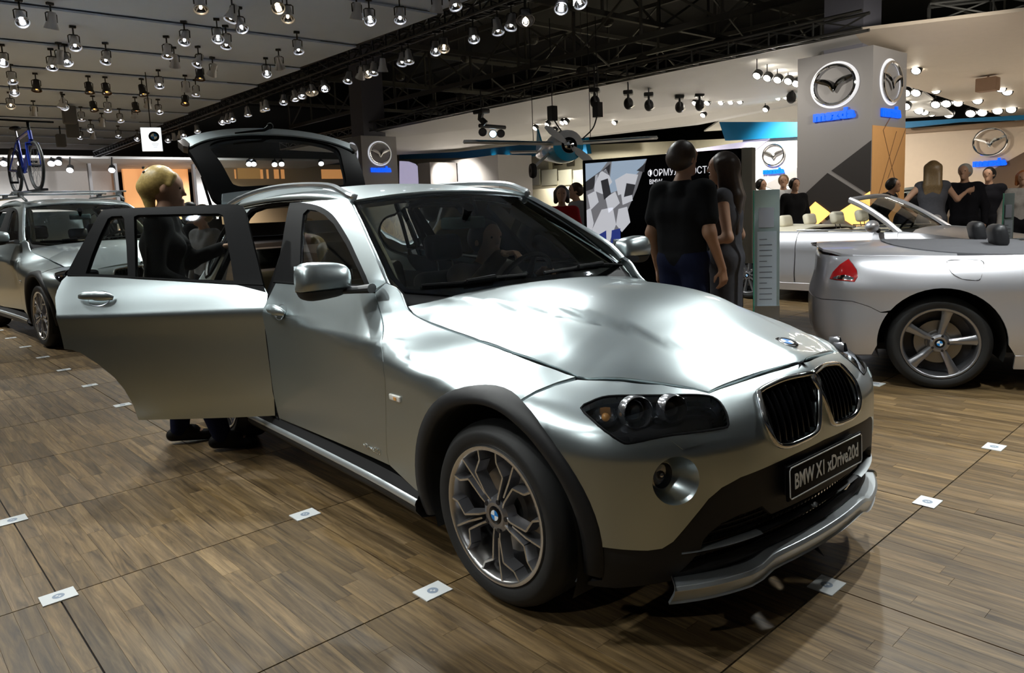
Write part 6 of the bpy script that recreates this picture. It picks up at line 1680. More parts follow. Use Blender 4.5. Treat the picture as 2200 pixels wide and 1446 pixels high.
m = MB(); d = (Vector(on((1085, 275), z=3.72)) - Vector(on((1035, 272), z=3.78))); m.tube([Vector(on((1030, 270), z=3.78)), Vector(on((1085, 274), z=3.76))], .06, 6); m.build('lamp_bar', lamp_dark, t)
for k, px in enumerate([(1037, 284), (1059, 288), (1076, 287)]):
    p = on(px, z=3.62); M = basis((CP[0] - p[0], CP[1] - p[1], -1.0), (1, 0, 0), p)
    m = MB(); m.lathe([(0, -.16), (.10, -.14), (.125, .02), (.12, .06), (.10, .05)], 14, M); h = m.build('lamp_can', lamp_dark, t, sm=True)
    m = MB(); m.lathe([(.10, .045), (0, .05)], 14, M); m.build('lamp_lens', mat('blue_lens', (.5, .8, 1), .2, emit=(.6, .85, 1), es=5) if k == 1 else lamp_off, h, sm=True)
# ---- aeroplane hung under the canopy
pl_ = thing('aeroplane', 'small white and blue propeller aeroplane hanging under the canopy', 'aeroplane', tuple(at((1222, 312), 12.0)))
h0 = Vector(at((1222, 312), 12.0)); fw = Vector((CP[0] - h0.x, CP[1] - h0.y, 0)).normalized(); fw = (Matrix.Rotation(0.28, 4, 'Z') @ fw.to_4d()).to_3d(); rt_ = Vector((0, 0, 1)).cross(fw).normalized()
PM = basis(fw, tuple(rt_), h0)
skyb = mat('plane_blue', (0.02, 0.42, 0.75), .35, coat=.5); wh_p = mat('plane_white', (.75, .77, .80), .35, coat=.4)
m = MB(); m.lathe([(0, .10), (.06, .09), (.10, .02)], 16, PM); m.build('spinner', chrome, pl_, sm=True)
m = MB(); m.lathe([(.13, .03), (.25, -.02), (.27, -.25), (.25, -.6), (.20, -1.1), (.10, -1.9), (.04, -2.2), (0, -2.22)], 20, PM); m.build('fuselage', wh_p, pl_, sm=True)
m = MB(); m.lathe([(.135, .035), (.256, -.018), (.276, -.25), (.256, -.6), (.21, -1.0)], 14, PM @ Matrix.Rotation(PI, 4, 'Z'), arc=PI); m.build('fuselage_belly', skyb, pl_, sm=True)
for sgn in (-1, 1):
    m = MB(); V = []
    for y, ch, z, dy in ((.2, .55, -.30, .0), (.9, .5, -.32, .06), (1.5, .38, -.34, .12), (1.68, .18, -.38, .14)):
        for a, b in ((.5, 0), (.2, .045), (-.5, .01), (.2, -.02)): V.append(PM @ Vector((sgn * y, .04 + dy * .5 + b, z + a * ch)))
    m.add(V, [(i * 4 + j, i * 4 + (j + 1) % 4, (i + 1) * 4 + (j + 1) % 4, (i + 1) * 4 + j) for i in range(3) for j in range(4)] + [(12, 13, 14, 15), (3, 2, 1, 0)]); w_ = m.build('wing', wh_p, pl_, sm=False)
    m = MB(); V = []
    for y, ch, z, dy in ((.25, .5, -.30, .0), (.9, .46, -.32, .06), (1.5, .34, -.34, .12)):
        for a in (.52, .12): V.append(PM @ Vector((sgn * y, .04 + dy * .5 + (.02 if a > .3 else .05), z + a * ch)))
    m.add(V, [(0, 1, 3, 2), (2, 3, 5, 4)]); m.build('wing_stripe', skyb, w_)
    m = MB(); m.tube([PM @ Vector((sgn * .25, -.1, -.35)), PM @ Vector((sgn * .55, -.34, -.30))], .025, 6); g_ = m.build('landing_gear', wh_p, pl_)
    m = MB(); m.lathe([(.03, -.04), (.11, -.045), (.13, 0), (.11, .045), (.03, .04)], 16, basis(rt_, tuple(fw), PM @ Vector((sgn * .55, -.38, -.30)))); m.build('landing_wheel', rubber, g_, sm=True)
    B_ = PM @ Matrix.Rotation(-.66 + (PI if sgn > 0 else 0), 4, 'Z'); m = MB(); V = []
    for y, w_, z in ((.05, .03, .02), (.2, .055, .03), (.38, .06, .03), (.5, .03, .025)):
        V += [B_ @ Vector((y, -w_, z - .012)), B_ @ Vector((y, w_, z + .012)), B_ @ Vector((y, w_, z + .022)), B_ @ Vector((y, -w_, z))]
    m.add(V, [(i * 4 + j, i * 4 + (j + 1) % 4, (i + 1) * 4 + (j + 1) % 4, (i + 1) * 4 + j) for i in range(3) for j in range(4)] + [(12, 13, 14, 15), (3, 2, 1, 0)]); m.build('propeller_blade', wh_p, pl_)
    m = MB(); m.cyl(PM @ Vector((sgn * .5, .08, -.4)), (PM @ Vector((sgn * .5, .08, -.4))) + Vector((0, 0, 2.3)), .006, 5); m.build('hanging_cable', steel_d, pl_)
m = MB(); V = [PM @ Vector(v) for v in ((-.6, .05, -1.9), (.6, .05, -1.9), (.5, .05, -2.2), (-.5, .05, -2.2), (-.6, .08, -1.9), (.6, .08, -1.9), (.5, .08, -2.2), (-.5, .08, -2.2))]
m.add(V, [(0, 1, 2, 3), (7, 6, 5, 4), (0, 4, 5, 1), (2, 6, 7, 3), (1, 5, 6, 2), (3, 7, 4, 0)]); m.build('tailplane', wh_p, pl_)
m = MB(); V = [PM @ Vector(v) for v in ((.015, .1, -1.7), (.015, .5, -2.1), (.015, .1, -2.25), (-.015, .1, -1.7), (-.015, .5, -2.1), (-.015, .1, -2.25))]
m.add(V, [(0, 1, 2), (5, 4, 3), (0, 3, 4, 1), (1, 4, 5, 2), (2, 5, 3, 0)]); m.build('tail_fin', skyb, pl_)
for A, B_, C_, lab in (((1187, 252), (1205, 280), (1226, 300), 'left'), ((1284, 244), (1274, 275), (1252, 298), 'right')):
    m = MB(); P = [at(A, 12.1), at(B_, 12.1), at(C_, 12.1)]; m.tube([tuple(p) for p in crom(P, 5)], .012, 5); p = Vector(at(A, 12.1)); m.box((p.x, p.y, p.z + .06), (.12, .12, .24)); m.cyl(p, (p.x, p.y, 4.45), .008, 5)
    tag(m.build('hanging_lead', lamp_dark), '%s black lead drooping to the aeroplane' % lab, 'cable')
# ================================================================== screen beside the man in black
SL_, SR_ = at((1250, 345), 9.6), at((1590, 318), 8.45)
dv = Vector((SR_[0] - SL_[0], SR_[1] - SL_[1], 0)); SW_ = dv.length; dv.normalize(); zt_ = (SL_[2] + SR_[2]) / 2; zb_ = 0.70; SH_ = zt_ - zb_
SM = basis(Vector((dv.y, -dv.x, 0)), tuple(dv), ((SL_[0] + SR_[0]) / 2, (SL_[1] + SR_[1]) / 2, (zt_ + zb_) / 2))
scr = thing('video_screen', 'large black video screen with white crew picture and Cyrillic headline', 'screen', (SM.translation.x, SM.translation.y, 0))
black_s = mat('screen_black', (.004, .004, .005), .12, 0, .3)
m = MB(); m.box((0, 0, -.06), (SW_, SH_, .10), SM, .01); m.build('screen_case', satin, scr, sm=True)
m = MB(); m.box((0, 0, -.006), (SW_ - .06, SH_ - .06, .004), SM); pan = m.build('display_panel', black_s, scr)
m = MB(); m.box((SW_ / 2 + .07, -.02, -.09), (.12, SH_ + .04, .14), SM); m.build('screen_side_post', mat('post_beige', (.45, .42, .34), .6), scr)
m = MB(); m.box((0, -SH_ / 2 - .35, -.10), (SW_ * .98, .70, .16), SM); m.build('screen_plinth', satin, scr)
def pic(pts, col, es, nm='screen_picture', z=.0):
    P = [((u - .5) * (SW_ - .06), (v - .5) * (SH_ - .06)) for u, v in pts]
    q = MB(); q.prism(P, -.003 + z, -.001 + z, SM)
    o = q.build(nm, mat('scr_%s' % (col,), col, .4, emit=col, es=es, var=0), pan)
    bm = bmesh.new(); bm.from_mesh(o.data); bmesh.ops.recalc_face_normals(bm, faces=bm.faces); bm.to_mesh(o.data); bm.free()
sky1, wht, gry, dgr, blu, rd_ = (.30, .38, .48), (.52, .53, .57), (.22, .22, .24), (.07, .07, .08), (.03, .05, .25), (.5, .04, .05)
pic([(.01, .99), (.44, .99), (.37, .70), (.16, 0.02), (.01, .02)], gry, .55)
pic([(.01, .99), (.17, .99), (.06, .80), (.01, .76)], sky1, .8, z=.001); pic([(.20, .99), (.44, .99), (.38, .86), (.26, .70), (.17, .66)], sky1, .8, z=.001)
pic([(.01, .80), (.12, .90), (.06, .72), (.01, .70)], dgr, .3, z=.002); pic([(.13, .90), (.19, .97), (.18, .85)], dgr, .3, z=.002); pic([(.37, .88), (.43, .95), (.42, .86)], dgr, .3, z=.002)
pic([(.08, .86), (.16, .92), (.20, .78), (.13, .66), (.07, .70)], wht, .8, z=.002); pic([(.22, .80), (.30, .86), (.38, .84), (.35, .70), (.24, .64)], wht, .8, z=.002)
pic([(.02, .66), (.08, .70), (.10, .58), (.04, .50)], wht, .8, z=.003); pic([(.15, .62), (.22, .68), (.25, .56), (.17, .46)], wht, .8, z=.003); pic([(.26, .66), (.33, .70), (.34, .58), (.27, .54)], wht, .8, z=.003)
pic([(.01, .50), (.04, .52), (.06, .36), (.03, .20), (.01, .2)], wht, .7, z=.002); pic([(.05, .30), (.12, .50), (.20, .52), (.22, .34), (.14, .05), (.04, .05)], wht, .7, z=.003); pic([(.24, .50), (.30, .52), (.32, .36), (.26, .26), (.22, .34)], wht, .7, z=.003)
pic([(.10, .24), (.15, .28), (.15, .14), (.09, .10)], blu, .6, z=.004); pic([(.19, .28), (.25, .30), (.25, .18), (.18, .14)], blu, .6, z=.004); pic([(.16, .12), (.19, .14), (.18, .03), (.15, .03)], rd_, .6, z=.004); pic([(.08, .08), (.11, .10), (.10, .03), (.07, .03)], rd_, .6, z=.004)
pic([(.12, .80), (.17, .82), (.19, .66), (.14, .60)], dgr, .3, z=.004); pic([(.30, .76), (.36, .74), (.34, .64), (.28, .62)], dgr, .3, z=.004)
txt_m = mat('screen_text', (1, 1, 1), .4, emit=(.9, .9, .95), es=.75, var=0)
text_obj('headline', 'ФОРМУЛА ВОСТОРГА:', .115, txt_m, SM @ Matrix.Translation((-.055 * SW_, SH_ * .325, .0065)), pan, align='LEFT', sx=.80)
text_obj('headline', 'BMW', .085, txt_m, SM @ Matrix.Translation((-.045 * SW_, SH_ * .245, .0065)), pan, align='LEFT', sx=.85)
# ================================================================== glass information stands
def info_stand(px, depth, w, h, label, rot, full=True):
    p = at(px, depth); t = thing('information_stand', label, 'stand', (p[0], p[1], 0))
    M = Matrix.Translation((p[0], p[1], 0)) @ Matrix.Rotation(rot, 4, 'Z') @ Matrix.Rotation(PI / 2, 4, 'X')
    gm = mat('stand_glass', (.34, .42, .42), .06, 0, .5, trans=.35, ior=1.3); me_ = mat('stand_metal', (.36, .38, .40), .3, .8)
    m = MB(); m.box((0, h / 2 + .01, 0), (w, h - .02, .02), M, .004); g = m.build('glass_plate', gm, t, sm=True)
    m = MB(); m.box((-w / 2 - .002, h / 2, 0), (.006, h, .022), M); m.build('glass_edge', mat('green_edge', (.12, .60, .40), .2), g)
    m = MB(); m.box((0, .30, .02), (w * .98, .60, .014), M); m.build('lower_plate', me_, t)
    m = MB(); m.box((0, .015, .0), (w * 1.5, .03, .30), M); m.build('foot_plate', me_, t)
    m = MB(); m.box((.0, h * .58, .0125), (w * .76, h * .42, .003), M); sh = m.build('print_sheet', mat('sheet_pale', (.50, .58, .66), .3), t)
    m = MB(); m.box((-.03 * w, h * .86, .0125), (w * .60, h * .10, .003), M); m.build('print_sheet', mat('sheet_photo', (.46, .50, .58), .3), t)
    for k in range(12):
        q = MB(); ww = w * (.50 if k % 4 else .30); q.box((-w * .30 + ww / 2, h * (.75 - .028 * k), .0145), (ww, .006, .001), M); q.build('text_line', mat('print_grey', (.14, .16, .20), .5), sh)
    for sgn in (-1, 1):
        m = MB(); m.lathe([(.016, 0), (.016, .03), (0, .034)], 12, M @ Matrix.Translation((sgn * w * .32, .33 * h, .02))); m.build('fixing_stud', chrome, t, sm=True)
    return t
info_stand((1647, 520), 5.5, .185, 1.47, 'upright glass information stand with printed sheet between the two convertibles', .72)
info_stand((2166, 470), 7.8, .10, 1.36, 'narrow glass information stand behind the black-seated convertible', .62)
# ================================================================== people
def surface_nets(f, org, h):
    nx, ny, nz = f.shape
    ins = f < 0
    c = [ins[i:nx - 1 + i, j:ny - 1 + j, k:nz - 1 + k] for i in (0, 1) for j in (0, 1) for k in (0, 1)]
    s = sum(a.astype(np.int8) for a in c); act = (s > 0) & (s < 8)
    I, J, K = np.nonzero(act); idx = -np.ones(act.shape, np.int64); idx[I, J, K] = np.arange(len(I))
    acc = np.zeros((len(I), 3)); cnt = np.zeros(len(I))
    for d in range(3):
        for a in (0, 1):
            for b in (0, 1):
                o0 = [0, 0, 0]; o1 = [0, 0, 0]; e = [q for q in range(3) if q != d]
                o0[e[0]] = a; o0[e[1]] = b; o1[e[0]] = a; o1[e[1]] = b; o1[d] = 1
                f0 = f[I + o0[0], J + o0[1], K + o0[2]]; f1 = f[I + o1[0], J + o1[1], K + o1[2]]
                x = (f0 < 0) != (f1 < 0); t = np.where(x, f0 / np.where(x, f0 - f1, 1), 0)
                p = np.stack([np.full(len(I), float(o0[q])) for q in range(3)], 1); p[:, d] += t
                acc += p * x[:, None]; cnt += x
    V = (np.stack([I, J, K], 1) + acc / cnt[:, None]) * h + org
    F = []
    for d in range(3):
        sl0 = [slice(None)] * 3; sl1 = [slice(None)] * 3; sl0[d] = slice(0, -1); sl1[d] = slice(1, None)
        a, b = ins[tuple(sl0)], ins[tuple(sl1)]
        x = a != b; e = [q for q in range(3) if q != d]
        P = np.stack(np.nonzero(x), 1)
        ok = (P[:, e[0]] > 0) & (P[:, e[1]] > 0) & (P[:, e[0]] < f.shape[e[0]] - 1) & (P[:, e[1]] < f.shape[e[1]] - 1); P = P[ok]
        flip = a[P[:, 0], P[:, 1], P[:, 2]]
        q = []
        for da, db in ((-1, -1), (0, -1), (0, 0), (-1, 0)):
            R = P.copy(); R[:, e[0]] += da; R[:, e[1]] += db; q.append(idx[R[:, 0], R[:, 1], R[:, 2]])
        Q = np.stack(q, 1)
        if d == 1: flip = ~flip
        Q[~flip] = Q[~flip][:, ::-1]
        F.append(Q)
    return V, np.concatenate(F)
def sdf_mesh(prims, h, k=0.025):
    """prims: ('c', a, b, r1, r2) tapered capsule or ('e', c, (rx,ry,rz)) ellipsoid"""
    lo = np.full(3, 1e9); hi = -lo
    for p in prims:
        if p[0] == 'c':
            for q, r in ((p[1], p[3]), (p[2], p[4])): lo = np.minimum(lo, np.array(q) - r); hi = np.maximum(hi, np.array(q) + r)
        else: lo = np.minimum(lo, np.array(p[1]) - np.array(p[2])); hi = np.maximum(hi, np.array(p[1]) + np.array(p[2]))
    lo -= 3 * h; hi += 3 * h; n = np.ceil((hi - lo) / h).astype(int) + 1
    f = np.full(tuple(n), 0.2, np.float32); ax = [lo[d] + np.arange(n[d]) * h for d in range(3)]
    for p in prims:
        if p[0] == 'c':
            a, b = np.array(p[1], float), np.array(p[2], float); mn = np.minimum(a - p[3], b - p[4]); mx = np.maximum(a + p[3], b + p[4])
        else:
            a = np.array(p[1], float); r = np.array(p[2], float); mn, mx = a - r, a + r
        kk = p[5] if len(p) > 5 else k
        mg = 2.2 * kk + 2 * h
        i0 = np.clip(np.floor((mn - mg - lo) / h).astype(int), 0, n - 1); i1 = np.clip(np.ceil((mx + mg - lo) / h).astype(int) + 1, 1, n)
        X, Y, Z = np.meshgrid(*[ax[d][i0[d]:i1[d]] for d in range(3)], indexing='ij')
        if p[0] == 'c':
            ab = b - a; L2 = ab @ ab + 1e-12
            t = np.clip(((X - a[0]) * ab[0] + (Y - a[1]) * ab[1] + (Z - a[2]) * ab[2]) / L2, 0, 1)
            d = np.sqrt((X - a[0] - ab[0] * t) ** 2 + (Y - a[1] - ab[1] * t) ** 2 + (Z - a[2] - ab[2] * t) ** 2) - (p[3] + (p[4] - p[3]) * t)
        else:
            q = np.sqrt(((X - a[0]) / r[0]) ** 2 + ((Y - a[1]) / r[1]) ** 2 + ((Z - a[2]) / r[2]) ** 2); d = (q - 1) * r.min()
        s = np.s_[i0[0]:i1[0], i0[1]:i1[1], i0[2]:i1[2]]
        g = f[s]; hh = np.maximum(kk - np.abs(g - d), 0) / kk
        f[s] = np.minimum(g, d) - hh * hh * kk * 0.25
    return surface_nets(f, lo, h)
def skin_mat(nm, c): return mat('skin_' + nm, c, 0.5, var=0.06, vscale=25)
def cloth(nm, c, r=0.9): return mat('cloth_' + nm, c, r, var=0.18, vscale=35, bump=0.25, bscale=120, spec=0.12)
SKIN = skin_mat('light', (0.50, 0.29, 0.19)); SKIN2 = skin_mat('tan', (0.36, 0.19, 0.11))
def hand_prims(w, d, n, curl=0.5, side=1, s=1.0):
    """w wrist, d pointing direction, n palm normal"""
    w = np.array(w, float); d = np.array(d, float); d /= np.linalg.norm(d); n = np.array(n, float); n -= d * (n @ d); n /= np.linalg.norm(n); x = np.cross(d, n) * side
    P = []
    for o in (-.026, -.009, .009, .026): P.append(('c', w + d * .01 + x * o * .7, w + d * .085 + x * o, .014 * s, .0125 * s, .012))
    for o, L in ((-.030, .060), (-.010, .074), (.010, .080), (.030, .070)):
        b = w + d * .088 + x * o; e = d * math.cos(curl) + n * math.sin(curl); m = b + e * L * .5; e2 = d * math.cos(curl * 2.2) + n * math.sin(curl * 2.2)
        P += [('c', b, m, .0100 * s, .0092 * s, .004), ('c', m, m + e2 * L * .5, .0092 * s, .0078 * s, .004)]
    b = w + d * .025 + x * .026; e = x * .75 + d * .6 + n * .35; e = e / np.linalg.norm(e); m = b + e * .045
    P += [('c', b, m, .0125 * s, .0105 * s, .006), ('c', m, m + (e * .5 + d * .8) / np.linalg.norm(e * .5 + d * .8) * .032, .0105 * s, .0085 * s, .004)]
    return P
DEF = dict(hip=.09, sh=.185, hipz=.94, shz=1.42, chest=(0, 0, 1.28), waist=(0, 0, 1.06), pel=(0, 0, .94), neck=(.0, 0, 1.47), head=(.03, 0, 1.635),
           kL=(.02, .10, .50), kR=(.02, -.10, .50), aL=(-.01, .11, .09), aR=(-.01, -.11, .09), tL=(.15, .13, .035), tR=(.15, -.13, .035),
           eL=(-.03, .27, 1.13), eR=(-.03, -.27, 1.13), wL=(.05, .29, .87), wR=(.05, -.29, .87), hdL=(.15, .03, -1), hdR=(.15, -.03, -1), hnL=(.2, -1, 0), hnR=(.2, 1, 0), curl=.45)
def person(label, pos, heading, H, top, bottom, hair, skin=SKIN, pose=None, female=False, sleeves='long', hairstyle='short', vox=.012, dress=False, shoes=None, extra=None, group=None, lower=True, look=0.0, bulk=1.0, nod=0.0):
    g = dict(DEF); g.update(pose or {})
    S = H / 1.75; b = bulk
    t = thing('person', label, 'person', tuple(pos), heading, group)
    t.scale = (S, S, S)
    A = lambda k: np.array(g[k], float)
    pel, wai, che, nec, hed = A('pel'), A('waist'), A('chest'), A('neck'), A('head')
    up = (nec - che); up = up / np.linalg.norm(up)
    sw = g['sh'] * (.88 if female else 1.0); hw = g['hip']
    shc = nec - up * .055
    yv = np.array([0, 1.0, 0])
    if 'twist' in g: yv = np.array([-math.sin(g['twist']), math.cos(g['twist']), 0])
    sL, sR = shc + yv * sw, shc - yv * sw
    hL, hR = pel + np.array([0, hw, 0]), pel - np.array([0, hw, 0])
    if 'shL' in g: sL = A('shL')
    if 'shR' in g: sR = A('shR')
    cw = .075 if female else .095
    def torso(r):
        P = [('c', hL * .75 + pel * .25, hR * .75 + pel * .25, (.105 if female else .100) * b + r, (.105 if female else .100) * b + r)]
        for s_, hh_ in ((1, hL), (-1, hR)):
            P += [('c', pel + np.array([0, s_ * hw * .75, .03]), wai + yv * s_ * (.055 if female else .075), .095 * b + r, (.078 if female else .092) * b + r), ('c', wai + yv * s_ * (.055 if female else .075), che + yv * s_ * cw, (.078 if female else .092) * b + r, (.092 if female else .105) * b + r),
                  ('c', che + yv * s_ * cw, shc + yv * s_ * sw * .75, (.092 if female else .105) * b + r, .058 + r)]
            if female: P.append(('e', che + yv * s_ * .075 + np.array([.075, 0, -.02]), (.06 + r, .06 + r, .06 + r)))
        P += [('c', pel + np.array([-.01, 0, .02]), wai - np.array([.005, 0, 0]), .088 * b + r, .084 * b + r), ('c', wai - np.array([.005, 0, 0]), che - np.array([.004, 0, 0]), .084 * b + r, .102 * b + r), ('c', che, shc, .098 * b + r, .066 + r)]
        P.append(('c', sL, sR, .052 + r, .052 + r)); P.append(('c', shc + up * .0, nec, .07 + r * .6, .058 + r * .4))
        return P
    aw = .85 if female else 1.0
    def arm(s_, r, to):
        sh, el, wr = (sL, A('eL'), A('wL')) if s_ > 0 else (sR, A('eR'), A('wR'))
        P = []
        if to == 'short': P.append(('c', sh, sh + (el - sh) * .62, .056 * aw * b + r + .006, .050 * aw * b + r + .010))
        elif to == 'full':
            P += [('c', sh, el, .055 * aw * b + r, .042 * aw + r), ('c', el, wr, .042 * aw + r, .027 * aw + r)]
        return P
    def leg(s_, r, cut=1.0):
        hp, kn, an = (hL, A('kL'), A('aL')) if s_ > 0 else (hR, A('kR'), A('aR'))
        return [('c', hp, kn, .085 * b + r, .056 + r), ('c', kn, kn + (an - kn) * .35, .056 + r, .056 + r), ('c', kn + (an - kn) * .35, kn + (an - kn) * cut, .056 + r, (.038 if cut > .9 else .05) + r)]
    # skin body
    lk = np.array([math.cos(look), math.sin(look), -nod]); lk /= np.linalg.norm(lk); sd = np.array([-math.sin(look), math.cos(look), 0])
    P = torso(0.0)
    P += [('c', nec - up * .02, hed - np.array([0, 0, .05]), .052 if not female else .045, .05 if not female else .043)]
    P += [('e', hed + np.array([0, 0, .025]) - lk * .012, (.094, .078, .100)), ('c', hed + lk * .035 + np.array([0, 0, .03]), hed + lk * .042 + np.array([0, 0, -.075]), .060, .036),
          ('c', hed + lk * .092 + np.array([0, 0, .022]), hed + lk * .104 + np.array([0, 0, -.012]), .009, .0125, .012), ('c', hed + lk * .088 + np.array([0, 0, -.050]) + sd * .012, hed + lk * .088 + np.array([0, 0, -.050]) - sd * .012, .010, .010, .010),
          ('e', hed + lk * .075 + np.array([0, 0, -.088]), (.022, .022, .02))]
    for s_ in (1, -1):
        P.append(('e', hed + sd * s_ * .078 - lk * .004 + np.array([0, 0, .0]), (.022, .012, .032), 0, 0, .006))
        P.append(('c', hed + lk * .078 + sd * s_ * .018 + np.array([0, 0, .040]), hed + lk * .068 + sd * s_ * .048 + np.array([0, 0, .038]), .012, .010, .010))
        P += arm(s_, 0, 'full')
        w_ = 'L' if s_ > 0 else 'R'
        P += hand_prims(A('w' + w_), A('hd' + w_), A('hn' + w_), g['curl'], s_, 1.0 if vox < .014 else 1.25)
        if lower:
            P += leg(s_, 0)
            an, to = A('a' + w_), A('t' + w_); P.append(('c', an, to, .04, .03))
    V, F = sdf_mesh(P, vox, .03)
    body = mkobj('body', V, F, skin, t, world=False)
    # eyes
    for s_ in (1, -1):
        q = MB(); c = hed + lk * .083 + sd * s_ * .032 + np.array([0, 0, .022]); q.ball(tuple(c), .0085, 8, 6); q.build('eye', mat('eye_dark', (.03, .02, .015), .2), body, world=False, sm=True)
    # clothes
    if dress:
        P = torso(.012)[:-1]
        if sleeves != 'none':
            for s_ in (1, -1): P += arm(s_, .012, sleeves)
        hem = g.get('hem', .50)
        for s_ in (1, -1): P.append(('c', pel + np.array([0, s_ * .06, .02]), np.array([pel[0], s_ * .07, hem]), .115, .105))
        V, F = sdf_mesh(P, vox, .04); mkobj('dress', V, F, top, t, world=False)
    else:
        P = torso(.014)[:-1]; P.append(('c', shc, nec - up * .030, .086, .070))
        for s_ in (1, -1):
            if sleeves != 'none': P += arm(s_, .014, 'short' if sleeves == 'short' else 'full') if sleeves == 'short' else [('c', a_[1], a_[1] + (np.array(a_[2]) - a_[1]) * (1.0 if i_ == 0 else .93), a_[3], a_[4] + .004) for i_, a_ in enumerate(arm(s_, .014, 'full'))]
        if 'collar' in g: P.append(('c', nec - up * .03, nec + up * .01, .068, .06))
        V, F = sdf_mesh(P, vox, .035); mkobj('shirt' if sleeves == 'short' else 'jacket', V, F, top, t, world=False)
        if lower:
            P = [p for p in torso(.018)[:1]]
            for s_ in (1, -1):
                P += leg(s_, .018, 1.0); P.append(('c', pel + np.array([0, s_ * hw * .75, 0]), pel + np.array([0, s_ * hw * .75, .07]), .108 * b, .105 * b))
            V, F = sdf_mesh(P, vox, .03); mkobj('trousers', V, F, bottom, t, world=False)
    if lower:
        for w_ in 'LR':
            an, to = A('a' + w_), A('t' + w_); hl = an + np.array([-.045, 0, -.055])
            P = [('c', hl + np.array([0, 0, .02]), to + np.array([0, 0, .002]), .040, .036), ('c', an + np.array([0, 0, -.01]), an + (to - an) * .5 + np.array([0, 0, .01]), .048, .040)]
            V, F = sdf_mesh(P, min(vox, .012), .02); V[:, 2] = np.maximum(V[:, 2], 0.0)
            mkobj('shoe', V, F, shoes or cloth('shoe', (.015, .014, .014), .5), t, world=False)
    # hair
    hc = hed + np.array([0, 0, .035]) - lk * .022
    if hairstyle != 'none':
        P = [('e', hc, (.102, .092, .100)), ('e', hc - lk * .03 - np.array([0, 0, .03]), (.088, .088, .085))]
        if hairstyle == 'long':
            for o in (-.05, -.02, .02, .05):
                a0 = hc + sd * o * 1.3 - lk * .035; P += [('c', a0, a0 - lk * .05 + np.array([0, 0, -.25]), .05, .05), ('c', a0 - lk * .05 + np.array([0, 0, -.25]), a0 - lk * .06 + sd * o * .3 + np.array([0, 0, -g.get('hairlen', .5)]), .05, .022)]
            for s_ in (1, -1): P.append(('c', hc + sd * s_ * .078 + lk * .02, hc + sd * s_ * .085 + np.array([0, 0, -.2]), .026, .03))
        if hairstyle == 'bob':
            for s_ in (1, -1): P.append(('c', hc + sd * s_ * .07, hc + sd * s_ * .08 - lk * .01 + np.array([0, 0, -.12]), .035, .03))
            P.append(('c', hc - lk * .05, hc - lk * .06 + np.array([0, 0, -.13]), .05, .045))
        if hairstyle == 'tied':
            P[0] = ('e', hc - lk * .012 + np.array([0, 0, .010]), (.100, .092, .092)); P[1] = ('e', hc - lk * .03 - np.array([0, 0, .02]), (.080, .084, .075))
            P += [ ('c', hc - lk * .065 + np.array([0, 0, .0]), hc - lk * .095 + np.array([0, 0, -.05]), .045, .046), ('c', hc - lk * .095 + np.array([0, 0, -.05]), hc - lk * .075 + np.array([0, 0, -.19]), .046, .026)]
            P.append(('c', hc + lk * .075 + np.array([0, 0, .05]) + sd * .045, hc + lk * .06 + np.array([0, 0, -.005]) + sd * .078, .022, .010)); P.append(('c', hc + lk * .075 + np.array([0, 0, .05]) - sd * .045, hc + lk * .06 + np.array([0, 0, -.005]) - sd * .078, .022, .010))
        V, F = sdf_mesh(P, min(vox, .012), .03); mkobj('hair', V, F, hair, t, world=False)
    if extra: extra(t, g, hed, lk, sd)
    return t
hr_b = mat('hair_brown', (.035, .02, .012), .45, var=.4, vscale=60); hr_k = mat('hair_black', (.010, .008, .007), .45, var=.3, vscale=60)
hr_y = mat('hair_blonde', (.42, .30, .10), .4, var=.45, vscale=70, bump=.5, bscale=90); hr_g = mat('hair_grey', (.35, .34, .32), .5, var=.2, vscale=60); hr_db = mat('hair_dark_blonde', (.20, .13, .06), .45, var=.4, vscale=60)
blk = cloth('black', (.010, .010, .011)); jean = cloth('jeans', (.010, .013, .035)); suit = cloth('suit', (.014, .014, .018)); gry_d = cloth('grey_dress', (.075, .075, .085)); redc = cloth('red', (.35, .015, .02)); gryc = cloth('grey', (.25, .25, .27)); whtc = cloth('white', (.65, .65, .66)); brnc = cloth('brown_jacket', (.055, .042, .032), .5)
def flr(px, d):
    p = at(px, d); return (p[0], p[1], 0.0)
def face_to(p, q): return math.atan2(q[1] - p[1], q[0] - p[0])
# man in black in front of the screen, seen from behind
p1 = flr((1466, 450), 5.35); hd1 = face_to(CP, p1) - 0.60
person('man in black T-shirt and jeans standing with his back to us at the screen', p1, hd1, 1.83, blk, jean, hr_b, SKIN2, dict(eL=(-.04, .235, 1.13), eR=(-.03, -.235, 1.13), wL=(.04, .24, .87), wR=(.10, -.25, .88), sh=.180), sleeves='short', vox=.0095, bulk=1.0, look=-.2)
# woman in a grey sleeveless dress beside him
p2 = flr((1560, 450), 5.65); hd2 = face_to(CP, p2) + PI / 2 - .2
person('woman with long brown hair in grey sleeveless dress facing the man in black', p2, hd2, 1.76, gry_d, gry_d, hr_b, SKIN, dict(eL=(-.06, .23, 1.12), eR=(-.06, -.23, 1.12), wL=(.20, .10, 1.06), wR=(.20, -.08, 1.06), hdL=(1, -.4, 0), hdR=(1, .4, 0), hnL=(0, 0, -1), hnR=(0, 0, -1), hem=.52, hairlen=.52), female=True, sleeves='none', hairstyle='long', dress=True, vox=.0095)
